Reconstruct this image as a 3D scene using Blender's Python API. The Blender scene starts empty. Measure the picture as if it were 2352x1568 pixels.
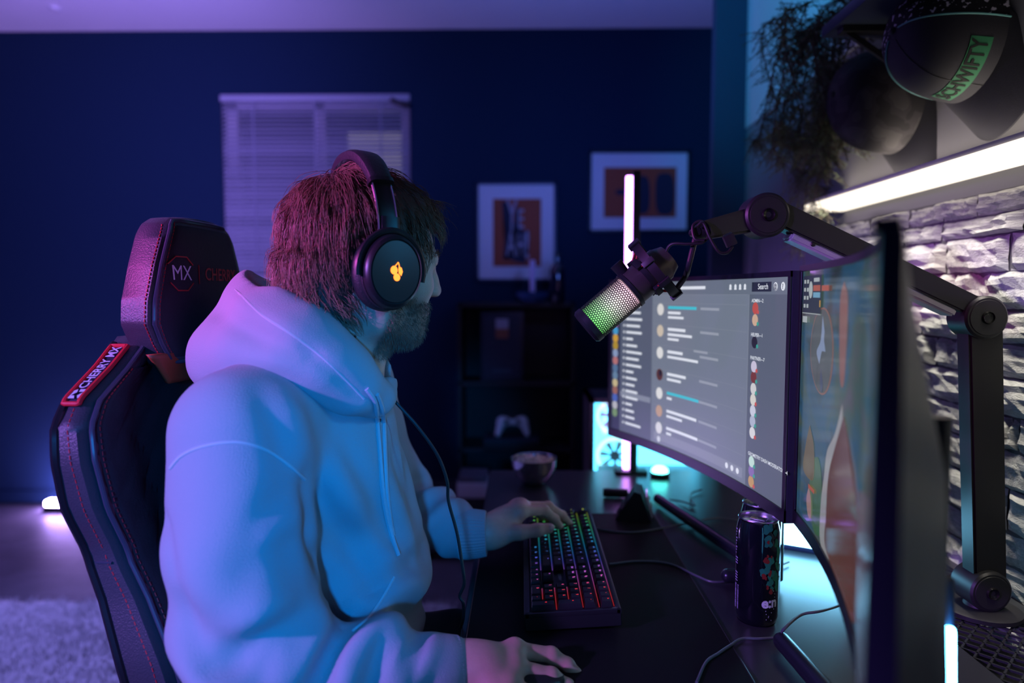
import bpy, bmesh, math, random
import numpy as np
from mathutils import Vector, Matrix
from mathutils.bvhtree import BVHTree

SC = bpy.context.scene
COL = SC.collection
PI = math.pi
R = math.radians
random.seed(7)
rng = np.random.default_rng(11)

# ------------------------------------------------------------------ camera
F_PX = 1568.0                       # 24 mm lens on a 36 mm sensor, in pixels of the 2352 x 1568 frame
HC = 1.20                           # camera height
PITCH = math.atan2(109.0, F_PX)     # looking slightly down
YAW = math.atan2(24.0, F_PX)        # and slightly left
cam_d = bpy.data.cameras.new('camera')
cam = bpy.data.objects.new('camera', cam_d)
COL.objects.link(cam)
cam.location = (0, 0, HC)
cam.rotation_euler = (PI / 2 - PITCH, 0, YAW)
cam_d.sensor_width = 36.0
cam_d.lens = 24.0
cam_d.clip_start = 0.02
cam_d.dof.use_dof = True
cam_d.dof.focus_distance = 0.96
cam_d.dof.aperture_fstop = 2.0
SC.camera = cam
CAM_R = cam.rotation_euler.to_matrix()
CAM_O = Vector((0, 0, HC))


def ray(px, py):
    return CAM_R @ Vector(((px - 1176.0) / F_PX, (784.0 - py) / F_PX, -1.0))


def W(px, py, d):
    """point seen at pixel (px, py) whose distance into the room (world Y) is d"""
    r = ray(px, py)
    return CAM_O + r * (d / r.y)


def WZ(px, py, z):
    """point seen at pixel (px, py) on the level z"""
    r = ray(px, py)
    return CAM_O + r * ((z - HC) / r.z)


# ------------------------------------------------------------------ world, view, room lamps, added fill spots
SC.view_settings.view_transform = 'Standard'
SC.view_settings.look = 'None'
SC.view_settings.gamma = 1.0
SC.view_settings.exposure = 0.0
SC.view_settings.use_curve_mapping = False
wd = bpy.data.worlds.new('world')
SC.world = wd
wd.use_nodes = True
bg = wd.node_tree.nodes['Background']
bg.inputs[0].default_value = (0.02, 0.08, 0.42, 1)
bg.inputs[1].default_value = 0.06


def lamp_light(name, kind, loc, energy, color, size=0.1, target=None, spread=None, spot=None, blend=0.3):
    ld = bpy.data.lights.new(name, kind)
    ld.energy = energy
    ld.color = color
    if kind == 'AREA':
        ld.shape = 'RECTANGLE'
        ld.size, ld.size_y = size if isinstance(size, tuple) else (size, size)
        if spread:
            ld.spread = spread
    else:
        ld.shadow_soft_size = size
    if kind == 'SPOT':
        ld.spot_size = spot
        ld.spot_blend = blend
    o = bpy.data.objects.new(name, ld)
    COL.objects.link(o)
    o.location = loc
    if target is not None:
        o.rotation_euler = (Vector(target) - Vector(loc)).to_track_quat('-Z', 'Y').to_euler()
    return o


# purple stage lamp to the left of the chair, one lighting the ceiling, blue lamp low beside the camera, cyan lamp for the wall
lamp_light('purple_side_lamp', 'SPOT', (-1.70, -0.35, 1.60), 205, (0.41, 0.19, 1.0), 0.06, (-0.20, 0.88, 0.83), None, R(41), 0.45)
lamp_light('magenta_hair_fill', 'SPOT', (-1.95, 0.40, 1.75), 130, (1.0, 0.10, 0.75), 0.07, (-0.29, 0.95, 1.27), None, R(17), 0.9)  # unseen spot added to tint and brighten the hair
lamp_light('purple_ceiling_lamp', 'SPOT', (-1.35, 2.15, 1.72), 125, (0.34, 0.22, 1.0), 0.10, (-2.2, 3.0, 1.80), None, R(165), 1.0)
lamp_light('violet_rug_fill', 'SPOT', (-1.75, 2.35, 1.75), 75, (0.30, 0.26, 1.0), 0.10, (-1.6, 2.05, 0.0), None, R(70), 0.8)  # unseen spot added above the rug to brighten it
lamp_light('blue_ceiling_lamp', 'SPOT', (0.3, 2.5, 1.55), 24, (0.10, 0.20, 1.0), 0.10, (0.15, 3.6, 2.64), None, R(150), 0.9)
lamp_light('blue_camera_lamp', 'SPOT', (-0.05, -0.65, 1.30), 112, (0.0, 0.27, 1.0), 0.05, (-0.32, 0.9, 0.92), None, R(25), 0.85)
lamp_light('cyan_monitor_lamp', 'SPOT', (0.45, 0.62, 1.42), 8, (0.0, 0.42, 1.0), 0.05, (-0.2, 0.98, 1.08), None, R(38), 0.9)
lamp_light('cyan_wall_lamp', 'SPOT', (-0.15, 1.3, 2.45), 45, (0.0, 0.48, 1.0), 0.06, (0.8, 2.2, 2.30), None, R(62), 0.6)

# ------------------------------------------------------------------ materials
MATS = {}


def lin(c):
    if isinstance(c, str):
        c = tuple(int(c[i:i + 2], 16) / 255.0 for i in (0, 2, 4))
        return tuple(x / 12.92 if x <= 0.04045 else ((x + 0.055) / 1.055) ** 2.4 for x in c)
    return c


def mat(name, col=(0.5, 0.5, 0.5), rough=0.5, metal=0.0, emit=None, es=0.0, bump=0.0, bscale=200.0, var=0.0, vscale=12.0,
        sheen=0.0, trans=0.0, spec=0.5, alpha=1.0, coat=0.0, sss=0.0):
    if name in MATS:
        return MATS[name]
    m = bpy.data.materials.new(name)
    m.use_nodes = True
    nt = m.node_tree
    b = nt.nodes['Principled BSDF']
    c = lin(col)
    b.inputs['Base Color'].default_value = (*c, 1)
    b.inputs['Roughness'].default_value = rough
    b.inputs['Metallic'].default_value = metal
    b.inputs['Specular IOR Level'].default_value = spec
    b.inputs['Sheen Weight'].default_value = sheen
    b.inputs['Transmission Weight'].default_value = trans
    b.inputs['Alpha'].default_value = alpha
    b.inputs['Coat Weight'].default_value = coat
    if sss:
        b.inputs['Subsurface Weight'].default_value = sss
        b.inputs['Subsurface Radius'].default_value = (0.01, 0.004, 0.002)
        b.inputs['Subsurface Scale'].default_value = 0.6
    if emit is not None:
        e = lin(emit)
        b.inputs['Emission Color'].default_value = (*e, 1)
        b.inputs['Emission Strength'].default_value = es
    tc = nt.nodes.new('ShaderNodeTexCoord')
    if bump:
        n = nt.nodes.new('ShaderNodeTexNoise')
        n.inputs['Scale'].default_value = bscale
        n.inputs['Detail'].default_value = 6
        nt.links.new(tc.outputs['Object'], n.inputs['Vector'])
        bp = nt.nodes.new('ShaderNodeBump')
        bp.inputs['Strength'].default_value = bump
        bp.inputs['Distance'].default_value = 0.004
        nt.links.new(n.outputs['Fac'], bp.inputs['Height'])
        nt.links.new(bp.outputs['Normal'], b.inputs['Normal'])
    if var:
        n2 = nt.nodes.new('ShaderNodeTexNoise')
        n2.inputs['Scale'].default_value = vscale
        n2.inputs['Detail'].default_value = 5
        nt.links.new(tc.outputs['Object'], n2.inputs['Vector'])
        mr = nt.nodes.new('ShaderNodeMapRange')
        mr.inputs[1].default_value = 0.3
        mr.inputs[2].default_value = 0.7
        mr.inputs[3].default_value = 1 - var
        mr.inputs[4].default_value = 1 + var
        nt.links.new(n2.outputs['Fac'], mr.inputs[0])
        mx = nt.nodes.new('ShaderNodeVectorMath')
        mx.operation = 'SCALE'
        mx.inputs[0].default_value = c
        nt.links.new(mr.outputs[0], mx.inputs['Scale'])
        nt.links.new(mx.outputs[0], b.inputs['Base Color'])
    MATS[name] = m
    return m


def emis(name, col, s):
    return mat(name, (0, 0, 0), 0.6, emit=col, es=s, spec=0.2)


def ramp_emis(name, axis, lo, hi, stops, strength, base=(0, 0, 0)):
    """light whose colour runs along a world axis (rgb lighting that shifts hue along its length)"""
    m = bpy.data.materials.new(name)
    m.use_nodes = True
    nt = m.node_tree
    b = nt.nodes['Principled BSDF']
    b.inputs['Base Color'].default_value = (*base, 1)
    g = nt.nodes.new('ShaderNodeNewGeometry')
    dp = nt.nodes.new('ShaderNodeVectorMath')
    dp.operation = 'DOT_PRODUCT'
    dp.inputs[1].default_value = axis
    nt.links.new(g.outputs['Position'], dp.inputs[0])
    mr = nt.nodes.new('ShaderNodeMapRange')
    mr.inputs[1].default_value = lo
    mr.inputs[2].default_value = hi
    nt.links.new(dp.outputs['Value'], mr.inputs[0])
    cr = nt.nodes.new('ShaderNodeValToRGB')
    el = cr.color_ramp.elements
    while len(el) < len(stops):
        el.new(0.5)
    for e, (p, c) in zip(el, stops):
        e.position = p
        e.color = (*lin(c), 1)
    nt.links.new(mr.outputs[0], cr.inputs[0])
    nt.links.new(cr.outputs[0], b.inputs['Emission Color'])
    b.inputs['Emission Strength'].default_value = strength
    return m


# ------------------------------------------------------------------ objects
def tag(o, label=None, cat=None, group=None, kind=None):
    if label:
        o['label'] = label
    if cat:
        o['category'] = cat
    if group:
        o['group'] = group
    if kind:
        o['kind'] = kind
    return o


def empty(name, loc=(0, 0, 0), rot=(0, 0, 0)):
    o = bpy.data.objects.new(name, None)
    o.empty_display_size = 0.05
    COL.objects.link(o)
    o.location = loc
    o.rotation_euler = rot
    return o


def thing(name, label, cat, loc=(0, 0, 0), rot=(0, 0, 0), group=None):
    return tag(empty(name, loc, rot), label, cat, group)


def link_mesh(name, me, material, parent=None, smooth=True):
    if material is not None and not me.materials:
        me.materials.append(material)
    o = bpy.data.objects.new(name, me)
    COL.objects.link(o)
    if parent is not None:
        o.parent = parent
    return o


def mesh_from(name, verts, faces, material, parent=None, smooth=True, auto=None):
    me = bpy.data.meshes.new(name)
    verts = np.asarray(verts, dtype=np.float64).reshape(-1, 3)
    me.from_pydata(verts.tolist(), [], [list(map(int, f)) for f in faces] if not isinstance(faces, np.ndarray) else faces.tolist())
    me.update()
    if smooth:
        me.shade_smooth()
        if auto:
            me.set_sharp_from_angle(angle=R(auto))
    return link_mesh(name, me, material, parent)


def frame_from(z, x=None):
    z = Vector(z).normalized()
    if x is None:
        x = Vector((0, 0, 1)) if abs(z.z) < 0.9 else Vector((1, 0, 0))
    x = Vector(x)
    y = z.cross(x).normalized()
    x = y.cross(z).normalized()
    return x, y, z


class MB:
    """collects shapes that belong to ONE part"""

    def __init__(s):
        s.v = []
        s.f = []

    def add(s, v, f):
        n = len(s.v)
        s.v += [tuple(p) for p in v]
        s.f += [tuple(i + n for i in q) for q in f]
        return s

    def box(s, lo, hi, M=None, bev=0.0, seg=2):
        bm = bmesh.new()
        lo = Vector(lo)
        hi = Vector(hi)
        bmesh.ops.create_cube(bm, size=1.0)
        for v in bm.verts:
            v.co = Vector(((lo[i] + hi[i]) / 2 + v.co[i] * (hi[i] - lo[i]) for i in range(3)))
        if bev:
            bmesh.ops.bevel(bm, geom=bm.edges[:], offset=bev, segments=seg, profile=0.7, affect='EDGES')
        bm.verts.index_update()
        vs = [(M @ v.co if M else v.co.copy()) for v in bm.verts]
        fs = [[v.index for v in f.verts] for f in bm.faces]
        bm.free()
        return s.add(vs, fs)

    def cone(s, a, b, ra, rb=None, n=24, cap=True):
        rb = ra if rb is None else rb
        a = Vector(a)
        b = Vector(b)
        x, y, z = frame_from(b - a)
        v = []
        for p, r in ((a, ra), (b, rb)):
            for i in range(n):
                t = 2 * PI * i / n
                v.append(p + x * (r * math.cos(t)) + y * (r * math.sin(t)))
        f = [(i, (i + 1) % n, n + (i + 1) % n, n + i) for i in range(n)]
        if cap:
            f += [tuple(range(n - 1, -1, -1)), tuple(range(n, 2 * n))]
        return s.add(v, f)

    def lathe(s, prof, o=(0, 0, 0), axis=(0, 0, 1), n=32, x=None, closed=False):
        o = Vector(o)
        ax, ay, az = frame_from(axis, x)
        v = []
        for r, h in prof:
            for i in range(n):
                t = 2 * PI * i / n
                v.append(o + az * h + ax * (r * math.cos(t)) + ay * (r * math.sin(t)))
        f = []
        m = len(prof)
        for j in range(m if closed else m - 1):
            k = (j + 1) % m
            for i in range(n):
                i2 = (i + 1) % n
                f.append((j * n + i, j * n + i2, k * n + i2, k * n + i))
        return s.add(v, f)

    def tube(s, pts, r, n=8, cap=True, closed=False, flat=1.0, up=None):
        pts = [Vector(p) for p in pts]
        m = len(pts)
        rr = r if isinstance(r, (list, tuple, np.ndarray)) else [r] * m
        v = []
        f = []
        px = None
        for i in range(m):
            if closed:
                t = pts[(i + 1) % m] - pts[i - 1]
            else:
                t = pts[min(i + 1, m - 1)] - pts[max(i - 1, 0)]
            if t.length < 1e-9:
                t = Vector((0, 0, 1))
            t.normalize()
            if px is None:
                x, y, _ = frame_from(t, up)
            else:
                x = px - t * px.dot(t)
                if x.length < 1e-6:
                    x, y, _ = frame_from(t)
                x.normalize()
                y = t.cross(x)
            px = x
            for j in range(n):
                a = 2 * PI * j / n
                v.append(pts[i] + x * (rr[i] * math.cos(a) * flat) + y * (rr[i] * math.sin(a)))
        for i in range(m if closed else m - 1):
            k = (i + 1) % m
            for j in range(n):
                j2 = (j + 1) % n
                f.append((i * n + j, i * n + j2, k * n + j2, k * n + j))
        if cap and not closed:
            f += [tuple(range(n - 1, -1, -1)), tuple(range((m - 1) * n, m * n))]
        return s.add(v, f)

    def prism(s, poly, d0, d1, M=None):
        """polygon in local xy, extruded along local z from d0 to d1"""
        n = len(poly)
        v = [Vector((p[0], p[1], d0)) for p in poly] + [Vector((p[0], p[1], d1)) for p in poly]
        if M is not None:
            v = [M @ p for p in v]
        f = [tuple(range(n - 1, -1, -1)), tuple(range(n, 2 * n))]
        f += [(i, (i + 1) % n, n + (i + 1) % n, n + i) for i in range(n)]
        return s.add(v, f)

    def sphere(s, c, r, n=16, m=10, M=None):
        r = r if isinstance(r, (tuple, list)) else (r, r, r)
        v = []
        for i in range(m + 1):
            ph = PI * i / m
            for j in range(n):
                th = 2 * PI * j / n
                p = Vector((r[0] * math.sin(ph) * math.cos(th), r[1] * math.sin(ph) * math.sin(th), r[2] * math.cos(ph)))
                if M is not None:
                    p = M @ p
                v.append(Vector(c) + p)
        f = []
        for i in range(m):
            for j in range(n):
                j2 = (j + 1) % n
                f.append((i * n + j, (i + 1) * n + j, (i + 1) * n + j2, i * n + j2))
        return s.add(v, f)

    def build(s, name, material, parent=None, smooth=True, auto=35):
        me = bpy.data.meshes.new(name)
        me.from_pydata([tuple(p) for p in s.v], [], s.f)
        bm = bmesh.new()
        bm.from_mesh(me)
        bmesh.ops.remove_doubles(bm, verts=bm.verts, dist=1e-6)
        bmesh.ops.recalc_face_normals(bm, faces=bm.faces)
        bm.to_mesh(me)
        bm.free()
        if smooth:
            me.shade_smooth()
            me.set_sharp_from_angle(angle=R(auto))
        return link_mesh(name, me, material, parent)


def spline(pts, n=10):
    """Catmull-Rom through the points"""
    P = [Vector(p) for p in pts]
    P = [P[0] * 2 - P[1]] + P + [P[-1] * 2 - P[-2]]
    out = []
    for i in range(1, len(P) - 2):
        for k in range(n):
            t = k / n
            a, b, c, d = P[i - 1], P[i], P[i + 1], P[i + 2]
            out.append(0.5 * ((2 * b) + (c - a) * t + (2 * a - 5 * b + 4 * c - d) * t * t + (3 * b - a - 3 * c + d) * t ** 3))
    out.append(P[-2])
    return out


def text_geo(txt, size, bold=0.0, align='CENTER', sx=1.0):
    """flat outline of a text: list of (x, y) and faces"""
    cu = bpy.data.curves.new('lettering', 'FONT')
    cu.body = txt
    cu.size = size
    cu.align_x = align
    cu.align_y = 'CENTER'
    cu.offset = bold
    cu.resolution_u = 3
    o = bpy.data.objects.new('lettering', cu)
    COL.objects.link(o)
    dg = bpy.context.evaluated_depsgraph_get()
    me = bpy.data.meshes.new_from_object(o.evaluated_get(dg))
    v = [(p.co.x * sx, p.co.y) for p in me.vertices]
    f = [tuple(p.vertices) for p in me.polygons]
    bpy.data.objects.remove(o)
    bpy.data.curves.remove(cu)
    bpy.data.meshes.remove(me)
    return v, f


def put_text(mb, txt, size, fn, bold=0.0, align='CENTER', sx=1.0, rot=0.0, at=(0, 0)):
    v, f = text_geo(txt, size, bold, align, sx)
    c, s_ = math.cos(rot), math.sin(rot)
    mb.add([fn(at[0] + x * c - y * s_, at[1] + x * s_ + y * c) for x, y in v], f)
    return mb


# ------------------------------------------------------------------ implicit surfaces (for body, clothes, cushions)
class Vol:
    def __init__(s, lo, hi, h):
        s.lo = np.array(lo, float)
        s.h = h
        s.n = np.ceil((np.array(hi, float) - s.lo) / h).astype(int) + 1
        s.ax = [s.lo[i] + h * np.arange(s.n[i]) for i in range(3)]
        s.F = np.full(tuple(s.n), 1.0, dtype=np.float32)

    def block(s, lo, hi):
        sl = []
        for i in range(3):
            a = int(max(0, math.floor((lo[i] - s.lo[i]) / s.h)))
            b = int(min(s.n[i], math.ceil((hi[i] - s.lo[i]) / s.h) + 1))
            sl.append(slice(a, max(a, b)))
        x = s.ax[0][sl[0]][:, None, None].astype(np.float32)
        y = s.ax[1][sl[1]][None, :, None].astype(np.float32)
        z = s.ax[2][sl[2]][None, None, :].astype(np.float32)
        return tuple(sl), x, y, z

    def put(s, d, sl, k, mode):
        A = s.F[sl]
        if A.size == 0:
            return
        if mode == 'add':
            hh = np.maximum(k - np.abs(A - d), 0) / k
            s.F[sl] = np.minimum(A, d) - hh * hh * k * 0.25
        else:
            d = -d
            hh = np.maximum(k - np.abs(A - d), 0) / k
            s.F[sl] = np.maximum(A, d) + hh * hh * k * 0.25

    def rc(s, a, b, ra, rb, k=0.01, mode='add', sc=None):
        """round cone a-b"""
        a = np.array(a, float)
        b = np.array(b, float)
        rm = max(ra, rb) + k + 3 * s.h
        sl, x, y, z = s.block(np.minimum(a, b) - rm, np.maximum(a, b) + rm)
        ab = b - a
        L = float(ab @ ab) + 1e-12
        t = np.clip(((x - a[0]) * ab[0] + (y - a[1]) * ab[1] + (z - a[2]) * ab[2]) / L, 0, 1)
        d = np.sqrt((x - a[0] - t * ab[0]) ** 2 + (y - a[1] - t * ab[1]) ** 2 + (z - a[2] - t * ab[2]) ** 2) - (ra + (rb - ra) * t)
        s.put(d.astype(np.float32), sl, k, mode)
        return s

    def chain(s, pts, rad, k=0.01, mode='add'):
        for i in range(len(pts) - 1):
            s.rc(pts[i], pts[i + 1], rad[i], rad[i + 1], k, mode)
        return s

    def ell(s, c, r, k=0.01, M=None, mode='add'):
        """ellipsoid, M = 3x3 rotation whose columns are its axes"""
        c = np.array(c, float)
        r = np.array(r, float)
        rm = max(r) + k + 3 * s.h
        sl, x, y, z = s.block(c - rm, c + rm)
        X, Y, Z = x - c[0], y - c[1], z - c[2]
        if M is not None:
            M = np.array(M, float)
            X, Y, Z = (X * M[0, i] + Y * M[1, i] + Z * M[2, i] for i in range(3))
        k0 = np.sqrt((X / r[0]) ** 2 + (Y / r[1]) ** 2 + (Z / r[2]) ** 2)
        k1 = np.sqrt((X / r[0] ** 2) ** 2 + (Y / r[1] ** 2) ** 2 + (Z / r[2] ** 2) ** 2) + 1e-9
        s.put((k0 * (k0 - 1) / k1).astype(np.float32), sl, k, mode)
        return s

    def plane_cut(s, p, n, k=0.005):
        """remove the half space on the side n points to"""
        n = np.array(n, float)
        n /= np.linalg.norm(n)
        sl, x, y, z = s.block(s.lo, s.lo + s.n * s.h)
        d = -((x - p[0]) * n[0] + (y - p[1]) * n[1] + (z - p[2]) * n[2])
        s.put(d.astype(np.float32), sl, k, 'cut')
        return s

    def mesh(s):
        F = s.F
        S = F < 0
        n = F.shape
        c = np.zeros((n[0] - 1, n[1] - 1, n[2] - 1), np.int8)
        for i in (0, 1):
            for j in (0, 1):
                for k in (0, 1):
                    c += S[i:n[0] - 1 + i, j:n[1] - 1 + j, k:n[2] - 1 + k]
        act = (c > 0) & (c < 8)
        I, J, K = np.nonzero(act)
        idx = np.full(act.shape, -1, np.int64)
        idx[I, J, K] = np.arange(len(I))
        acc = np.zeros((len(I), 3))
        cnt = np.zeros(len(I))
        cor = [(i, j, k) for i in (0, 1) for j in (0, 1) for k in (0, 1)]
        for p in cor:
            for a in range(3):
                if p[a] == 0:
                    q = list(p)
                    q[a] = 1
                    f0 = F[I + p[0], J + p[1], K + p[2]]
                    f1 = F[I + q[0], J + q[1], K + q[2]]
                    m = (f0 < 0) != (f1 < 0)
                    t = np.where(m, f0 / np.where(m, f0 - f1, 1), 0)
                    pos = np.array(p, float)[None, :].repeat(len(I), 0)
                    pos[:, a] += t
                    acc[m] += pos[m]
                    cnt[m] += 1
        V = s.lo + s.h * (np.stack([I, J, K], 1) + acc / cnt[:, None])
        quads = []
        for a in range(3):
            b, d = (a + 1) % 3, (a + 2) % 3
            sl0 = [slice(None)] * 3
            sl1 = [slice(None)] * 3
            sl0[a] = slice(0, n[a] - 1)
            sl1[a] = slice(1, n[a])
            for ax_ in (b, d):
                sl0[ax_] = slice(1, n[ax_] - 1)
                sl1[ax_] = slice(1, n[ax_] - 1)
            s0, s1 = S[tuple(sl0)], S[tuple(sl1)]
            P = np.stack(np.nonzero(s0 != s1), 1)
            fl = s0[tuple(P.T)]
            P[:, b] += 1
            P[:, d] += 1
            def cell(db, dd):
                Q = P.copy()
                Q[:, b] += db
                Q[:, d] += dd
                return idx[tuple(Q.T)]
            q = np.stack([cell(-1, -1), cell(0, -1), cell(0, 0), cell(-1, 0)], 1)
            q[~fl] = q[~fl][:, ::-1]
            quads.append(q)
        Q = np.concatenate(quads)
        Q = Q[(Q >= 0).all(1)]
        return V, Q


def np_mesh(name, V, Q):
    me = bpy.data.meshes.new(name)
    me.from_pydata(np.asarray(V).tolist(), [], np.asarray(Q).tolist())
    me.update()
    me.shade_smooth()
    return me


def relax(V, Q, it=2, lam=0.5):
    V = V.copy()
    E = np.concatenate([Q[:, [0, 1]], Q[:, [1, 2]], Q[:, [2, 3]], Q[:, [3, 0]]])
    E = np.concatenate([E, E[:, ::-1]])
    deg = np.bincount(E[:, 0], minlength=len(V)).astype(float)
    for _ in range(it):
        A = np.stack([np.bincount(E[:, 0], weights=V[E[:, 1], i], minlength=len(V)) for i in range(3)], 1) / np.maximum(deg, 1)[:, None]
        V += lam * (A - V)
    return V


def normals(V, Q):
    N = np.cross(V[Q[:, 2]] - V[Q[:, 0]], V[Q[:, 3]] - V[Q[:, 1]])
    out = np.zeros_like(V)
    for i in range(4):
        for c in range(3):
            out[:, c] += np.bincount(Q[:, i], weights=N[:, c], minlength=len(V))
    return out / (np.linalg.norm(out, axis=1, keepdims=True) + 1e-12)


_LAT = rng.random((32, 32, 32)).astype(np.float32) * 2 - 1


def vnoise(P, scale):
    """smooth lattice noise in [-1, 1] at the points P"""
    q = np.asarray(P) * scale
    i = np.floor(q).astype(int)
    f = q - i
    f = f * f * (3 - 2 * f)
    r = 0
    for a in (0, 1):
        for b in (0, 1):
            for c in (0, 1):
                w = (f[:, 0] if a else 1 - f[:, 0]) * (f[:, 1] if b else 1 - f[:, 1]) * (f[:, 2] if c else 1 - f[:, 2])
                r = r + w * _LAT[(i[:, 0] + a) & 31, (i[:, 1] + b) & 31, (i[:, 2] + c) & 31]
    return r
# ================================================================== the setting
D_WALL = 3.84
Z_CEIL = 2.645
XW = 0.80            # plaster plane of the wall on the right
Y_END = 2.50         # where that wall ends

M_navy = mat('navy_wall_paint', (0.006, 0.027, 0.060), 0.85, bump=0.08, bscale=120, spec=0.2)
M_ceil = mat('white_ceiling_paint', (0.8, 0.8, 0.82), 0.9, bump=0.05, bscale=150, spec=0.2)
M_floor = mat('grey_wood_floor', (0.15, 0.145, 0.16), 0.5, var=0.18, vscale=6)
M_plaster = mat('grey_lower_wall', (0.20, 0.20, 0.22), 0.85, bump=0.06, bscale=150, spec=0.2)
M_upper = mat('white_upper_wall', (0.55, 0.56, 0.58), 0.85, bump=0.06, bscale=150, spec=0.2)
M_black = mat('black_paint', (0.012, 0.012, 0.014), 0.45)
M_blackm = mat('black_matt_plastic', (0.016, 0.016, 0.019), 0.42)
M_darkw = mat('black_wood', (0.02, 0.02, 0.024), 0.5, bump=0.05, bscale=60)
M_white = mat('white_plastic', (0.75, 0.75, 0.75), 0.45)
M_chrome = mat('steel', (0.6, 0.6, 0.62), 0.22, 1.0)


def struct(name, lo, hi, m, label=None):
    o = MB().box(lo, hi).build(name, m, smooth=False)
    o['kind'] = 'structure'
    if label:
        o['label'] = label
    return o


# floor boards lie as pieces of the floor
fl = struct('floor', (-4.2, -1.0, -0.06), (3.2, D_WALL, -0.012), mat('floor_base', (0.05, 0.05, 0.05), 0.8))
bd = MB().box((-0.60, -0.095, -0.012), (0.60, 0.095, 0.0), bev=0.0015, seg=1).build('plank', M_floor, fl)
first = True
for r_ in range(26):
    y = -0.9 + r_ * 0.19
    if y > D_WALL - 0.09:
        break
    off = (r_ * 0.47) % 1.2
    for c_ in range(-4, 3):
        o = bd if first else bd.copy()
        if not first:
            COL.objects.link(o)
        first = False
        o.location = (c_ * 1.2 + off, y, 0)
struct('ceiling', (-4.2, -1.0, Z_CEIL), (3.2, D_WALL + 0.15, Z_CEIL + 0.1), M_ceil)
# back wall with the window opening
x0, x1 = W(512, 400, D_WALL).x, W(943, 400, D_WALL).x
zt, zb = W(700, 218, D_WALL).z, W(700, 640, D_WALL).z
wb = MB()
wb.box((-4.2, D_WALL, 0), (x0, D_WALL + 0.15, Z_CEIL))
wb.box((x1, D_WALL, 0), (3.2, D_WALL + 0.15, Z_CEIL))
wb.box((x0, D_WALL, zt), (x1, D_WALL + 0.15, Z_CEIL))
wb.box((x0, D_WALL, 0), (x1, D_WALL + 0.15, zb))
tag(wb.build('wall_back', M_navy, smooth=False), kind='structure')
struct('wall_left', (-4.3, -1.0, 0), (-4.2, D_WALL + 0.15, Z_CEIL), M_navy)
struct('wall_far_right', (3.2, -1.0, 0), (3.3, D_WALL + 0.15, Z_CEIL), M_navy)
struct('baseboard_back', (-4.2, D_WALL - 0.015, 0), (3.2, D_WALL, 0.07), M_navy)

# window behind the blind
wn = empty('window_1')
wn['kind'] = 'structure'
wf = MB()
fy0, fy1 = D_WALL + 0.07, D_WALL + 0.13
wf.box((x0, fy0, zb), (x0 + 0.06, fy1, zt)).box((x1 - 0.06, fy0, zb), (x1, fy1, zt))
wf.box((x0, fy0, zt - 0.06), (x1, fy1, zt)).box((x0, fy0, zb), (x1, fy1, zb + 0.06))
wf.box(((x0 + x1) / 2 - 0.03, fy0, zb), ((x0 + x1) / 2 + 0.03, fy1, zt))
wf.build('window_frame', M_white, wn, smooth=False)
xm = (x0 + x1) / 2
for a, b in ((x0 + 0.06, xm - 0.03), (xm + 0.03, x1 - 0.06)):
    MB().box((a, fy0 + 0.02, zb + 0.06), (b, fy0 + 0.028, zt - 0.06)).build('pane', mat('window_glass', (1, 1, 1), 0.03, trans=1.0), wn, smooth=False)
MB().box((x0 - 0.03, D_WALL - 0.05, zb - 0.03), (x1 + 0.03, D_WALL + 0.07, zb), bev=0.004).build('window_sill', M_white, wn)
# dim area light beyond the glass, aimed in through the window
lamp_light('evening_window_glow', 'AREA', ((x0 + x1) / 2 + 0.18, D_WALL + 0.7, 2.0), 0.16, (0.85, 0.75, 1.0), (0.35, 0.5), ((x0 + x1) / 2 + 0.18, D_WALL, 1.98))

bl = thing('venetian_blind', 'closed venetian blind of narrow pale slats covering the window behind the man', 'blind', ((x0 + x1) / 2, D_WALL, zb))
bw = (x1 - x0)
M_slat = mat('pale_blind_slat', (0.40, 0.42, 0.50), 0.45)
MB().box((-bw / 2, -0.012, zt - zb - 0.035), (bw / 2, 0.028, zt - zb), bev=0.003).build('headrail', M_slat, bl)
nsl = int((zt - zb - 0.06) / 0.0235)
sl_pts = [(-0.010, -0.0115), (-0.0045, -0.0045), (0.0030, 0.0035), (0.011, 0.0100)]
sm = MB()
vv, ff = [], []
for i, (dy, dz) in enumerate(sl_pts):
    for xx in (-bw / 2 + 0.004, bw / 2 - 0.004):
        vv.append((xx, dy, dz))
        vv.append((xx, dy + 0.0008, dz + 0.0006))
for i in range(3):
    a = i * 4
    ff += [(a, a + 2, a + 6, a + 4), (a + 1, a + 5, a + 7, a + 3), (a, a + 4, a + 5, a + 1), (a + 2, a + 3, a + 7, a + 6)]
sm.add(vv, ff)
sl0 = sm.build('slat', M_slat, bl)
for i in range(nsl):
    o = sl0 if i == 0 else sl0.copy()
    if i:
        COL.objects.link(o)
        o.parent = bl
    o.location = (0, 0.006, zt - zb - 0.052 - i * 0.0235)
    o.rotation_euler = (R(random.uniform(-5, 5)), R(random.uniform(-.05, .05)), 0)
for xx in (-bw * 0.33, bw * 0.0, bw * 0.345):
    MB().box((xx - 0.004, -0.0035, 0.03), (xx + 0.004, -0.0028, zt - zb - 0.03)).build('ladder_tape', mat('blind_tape', (0.28, 0.30, 0.38), 0.7), bl)
MB().tube(spline([(bw / 2 - 0.10, -0.016, zt - zb - 0.03), (bw / 2 - 0.05, -0.02, zt - zb - 0.055), (bw / 2 + 0.0, -0.02, zt - zb - 0.07)]), 0.012, 8).build(
    'pull_cord_lock', M_black, bl)
MB().box((-bw / 2 + 0.004, -0.012, 0.004), (bw / 2 - 0.004, 0.012, 0.02), bev=0.003).build('bottom_rail', M_slat, bl)

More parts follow.
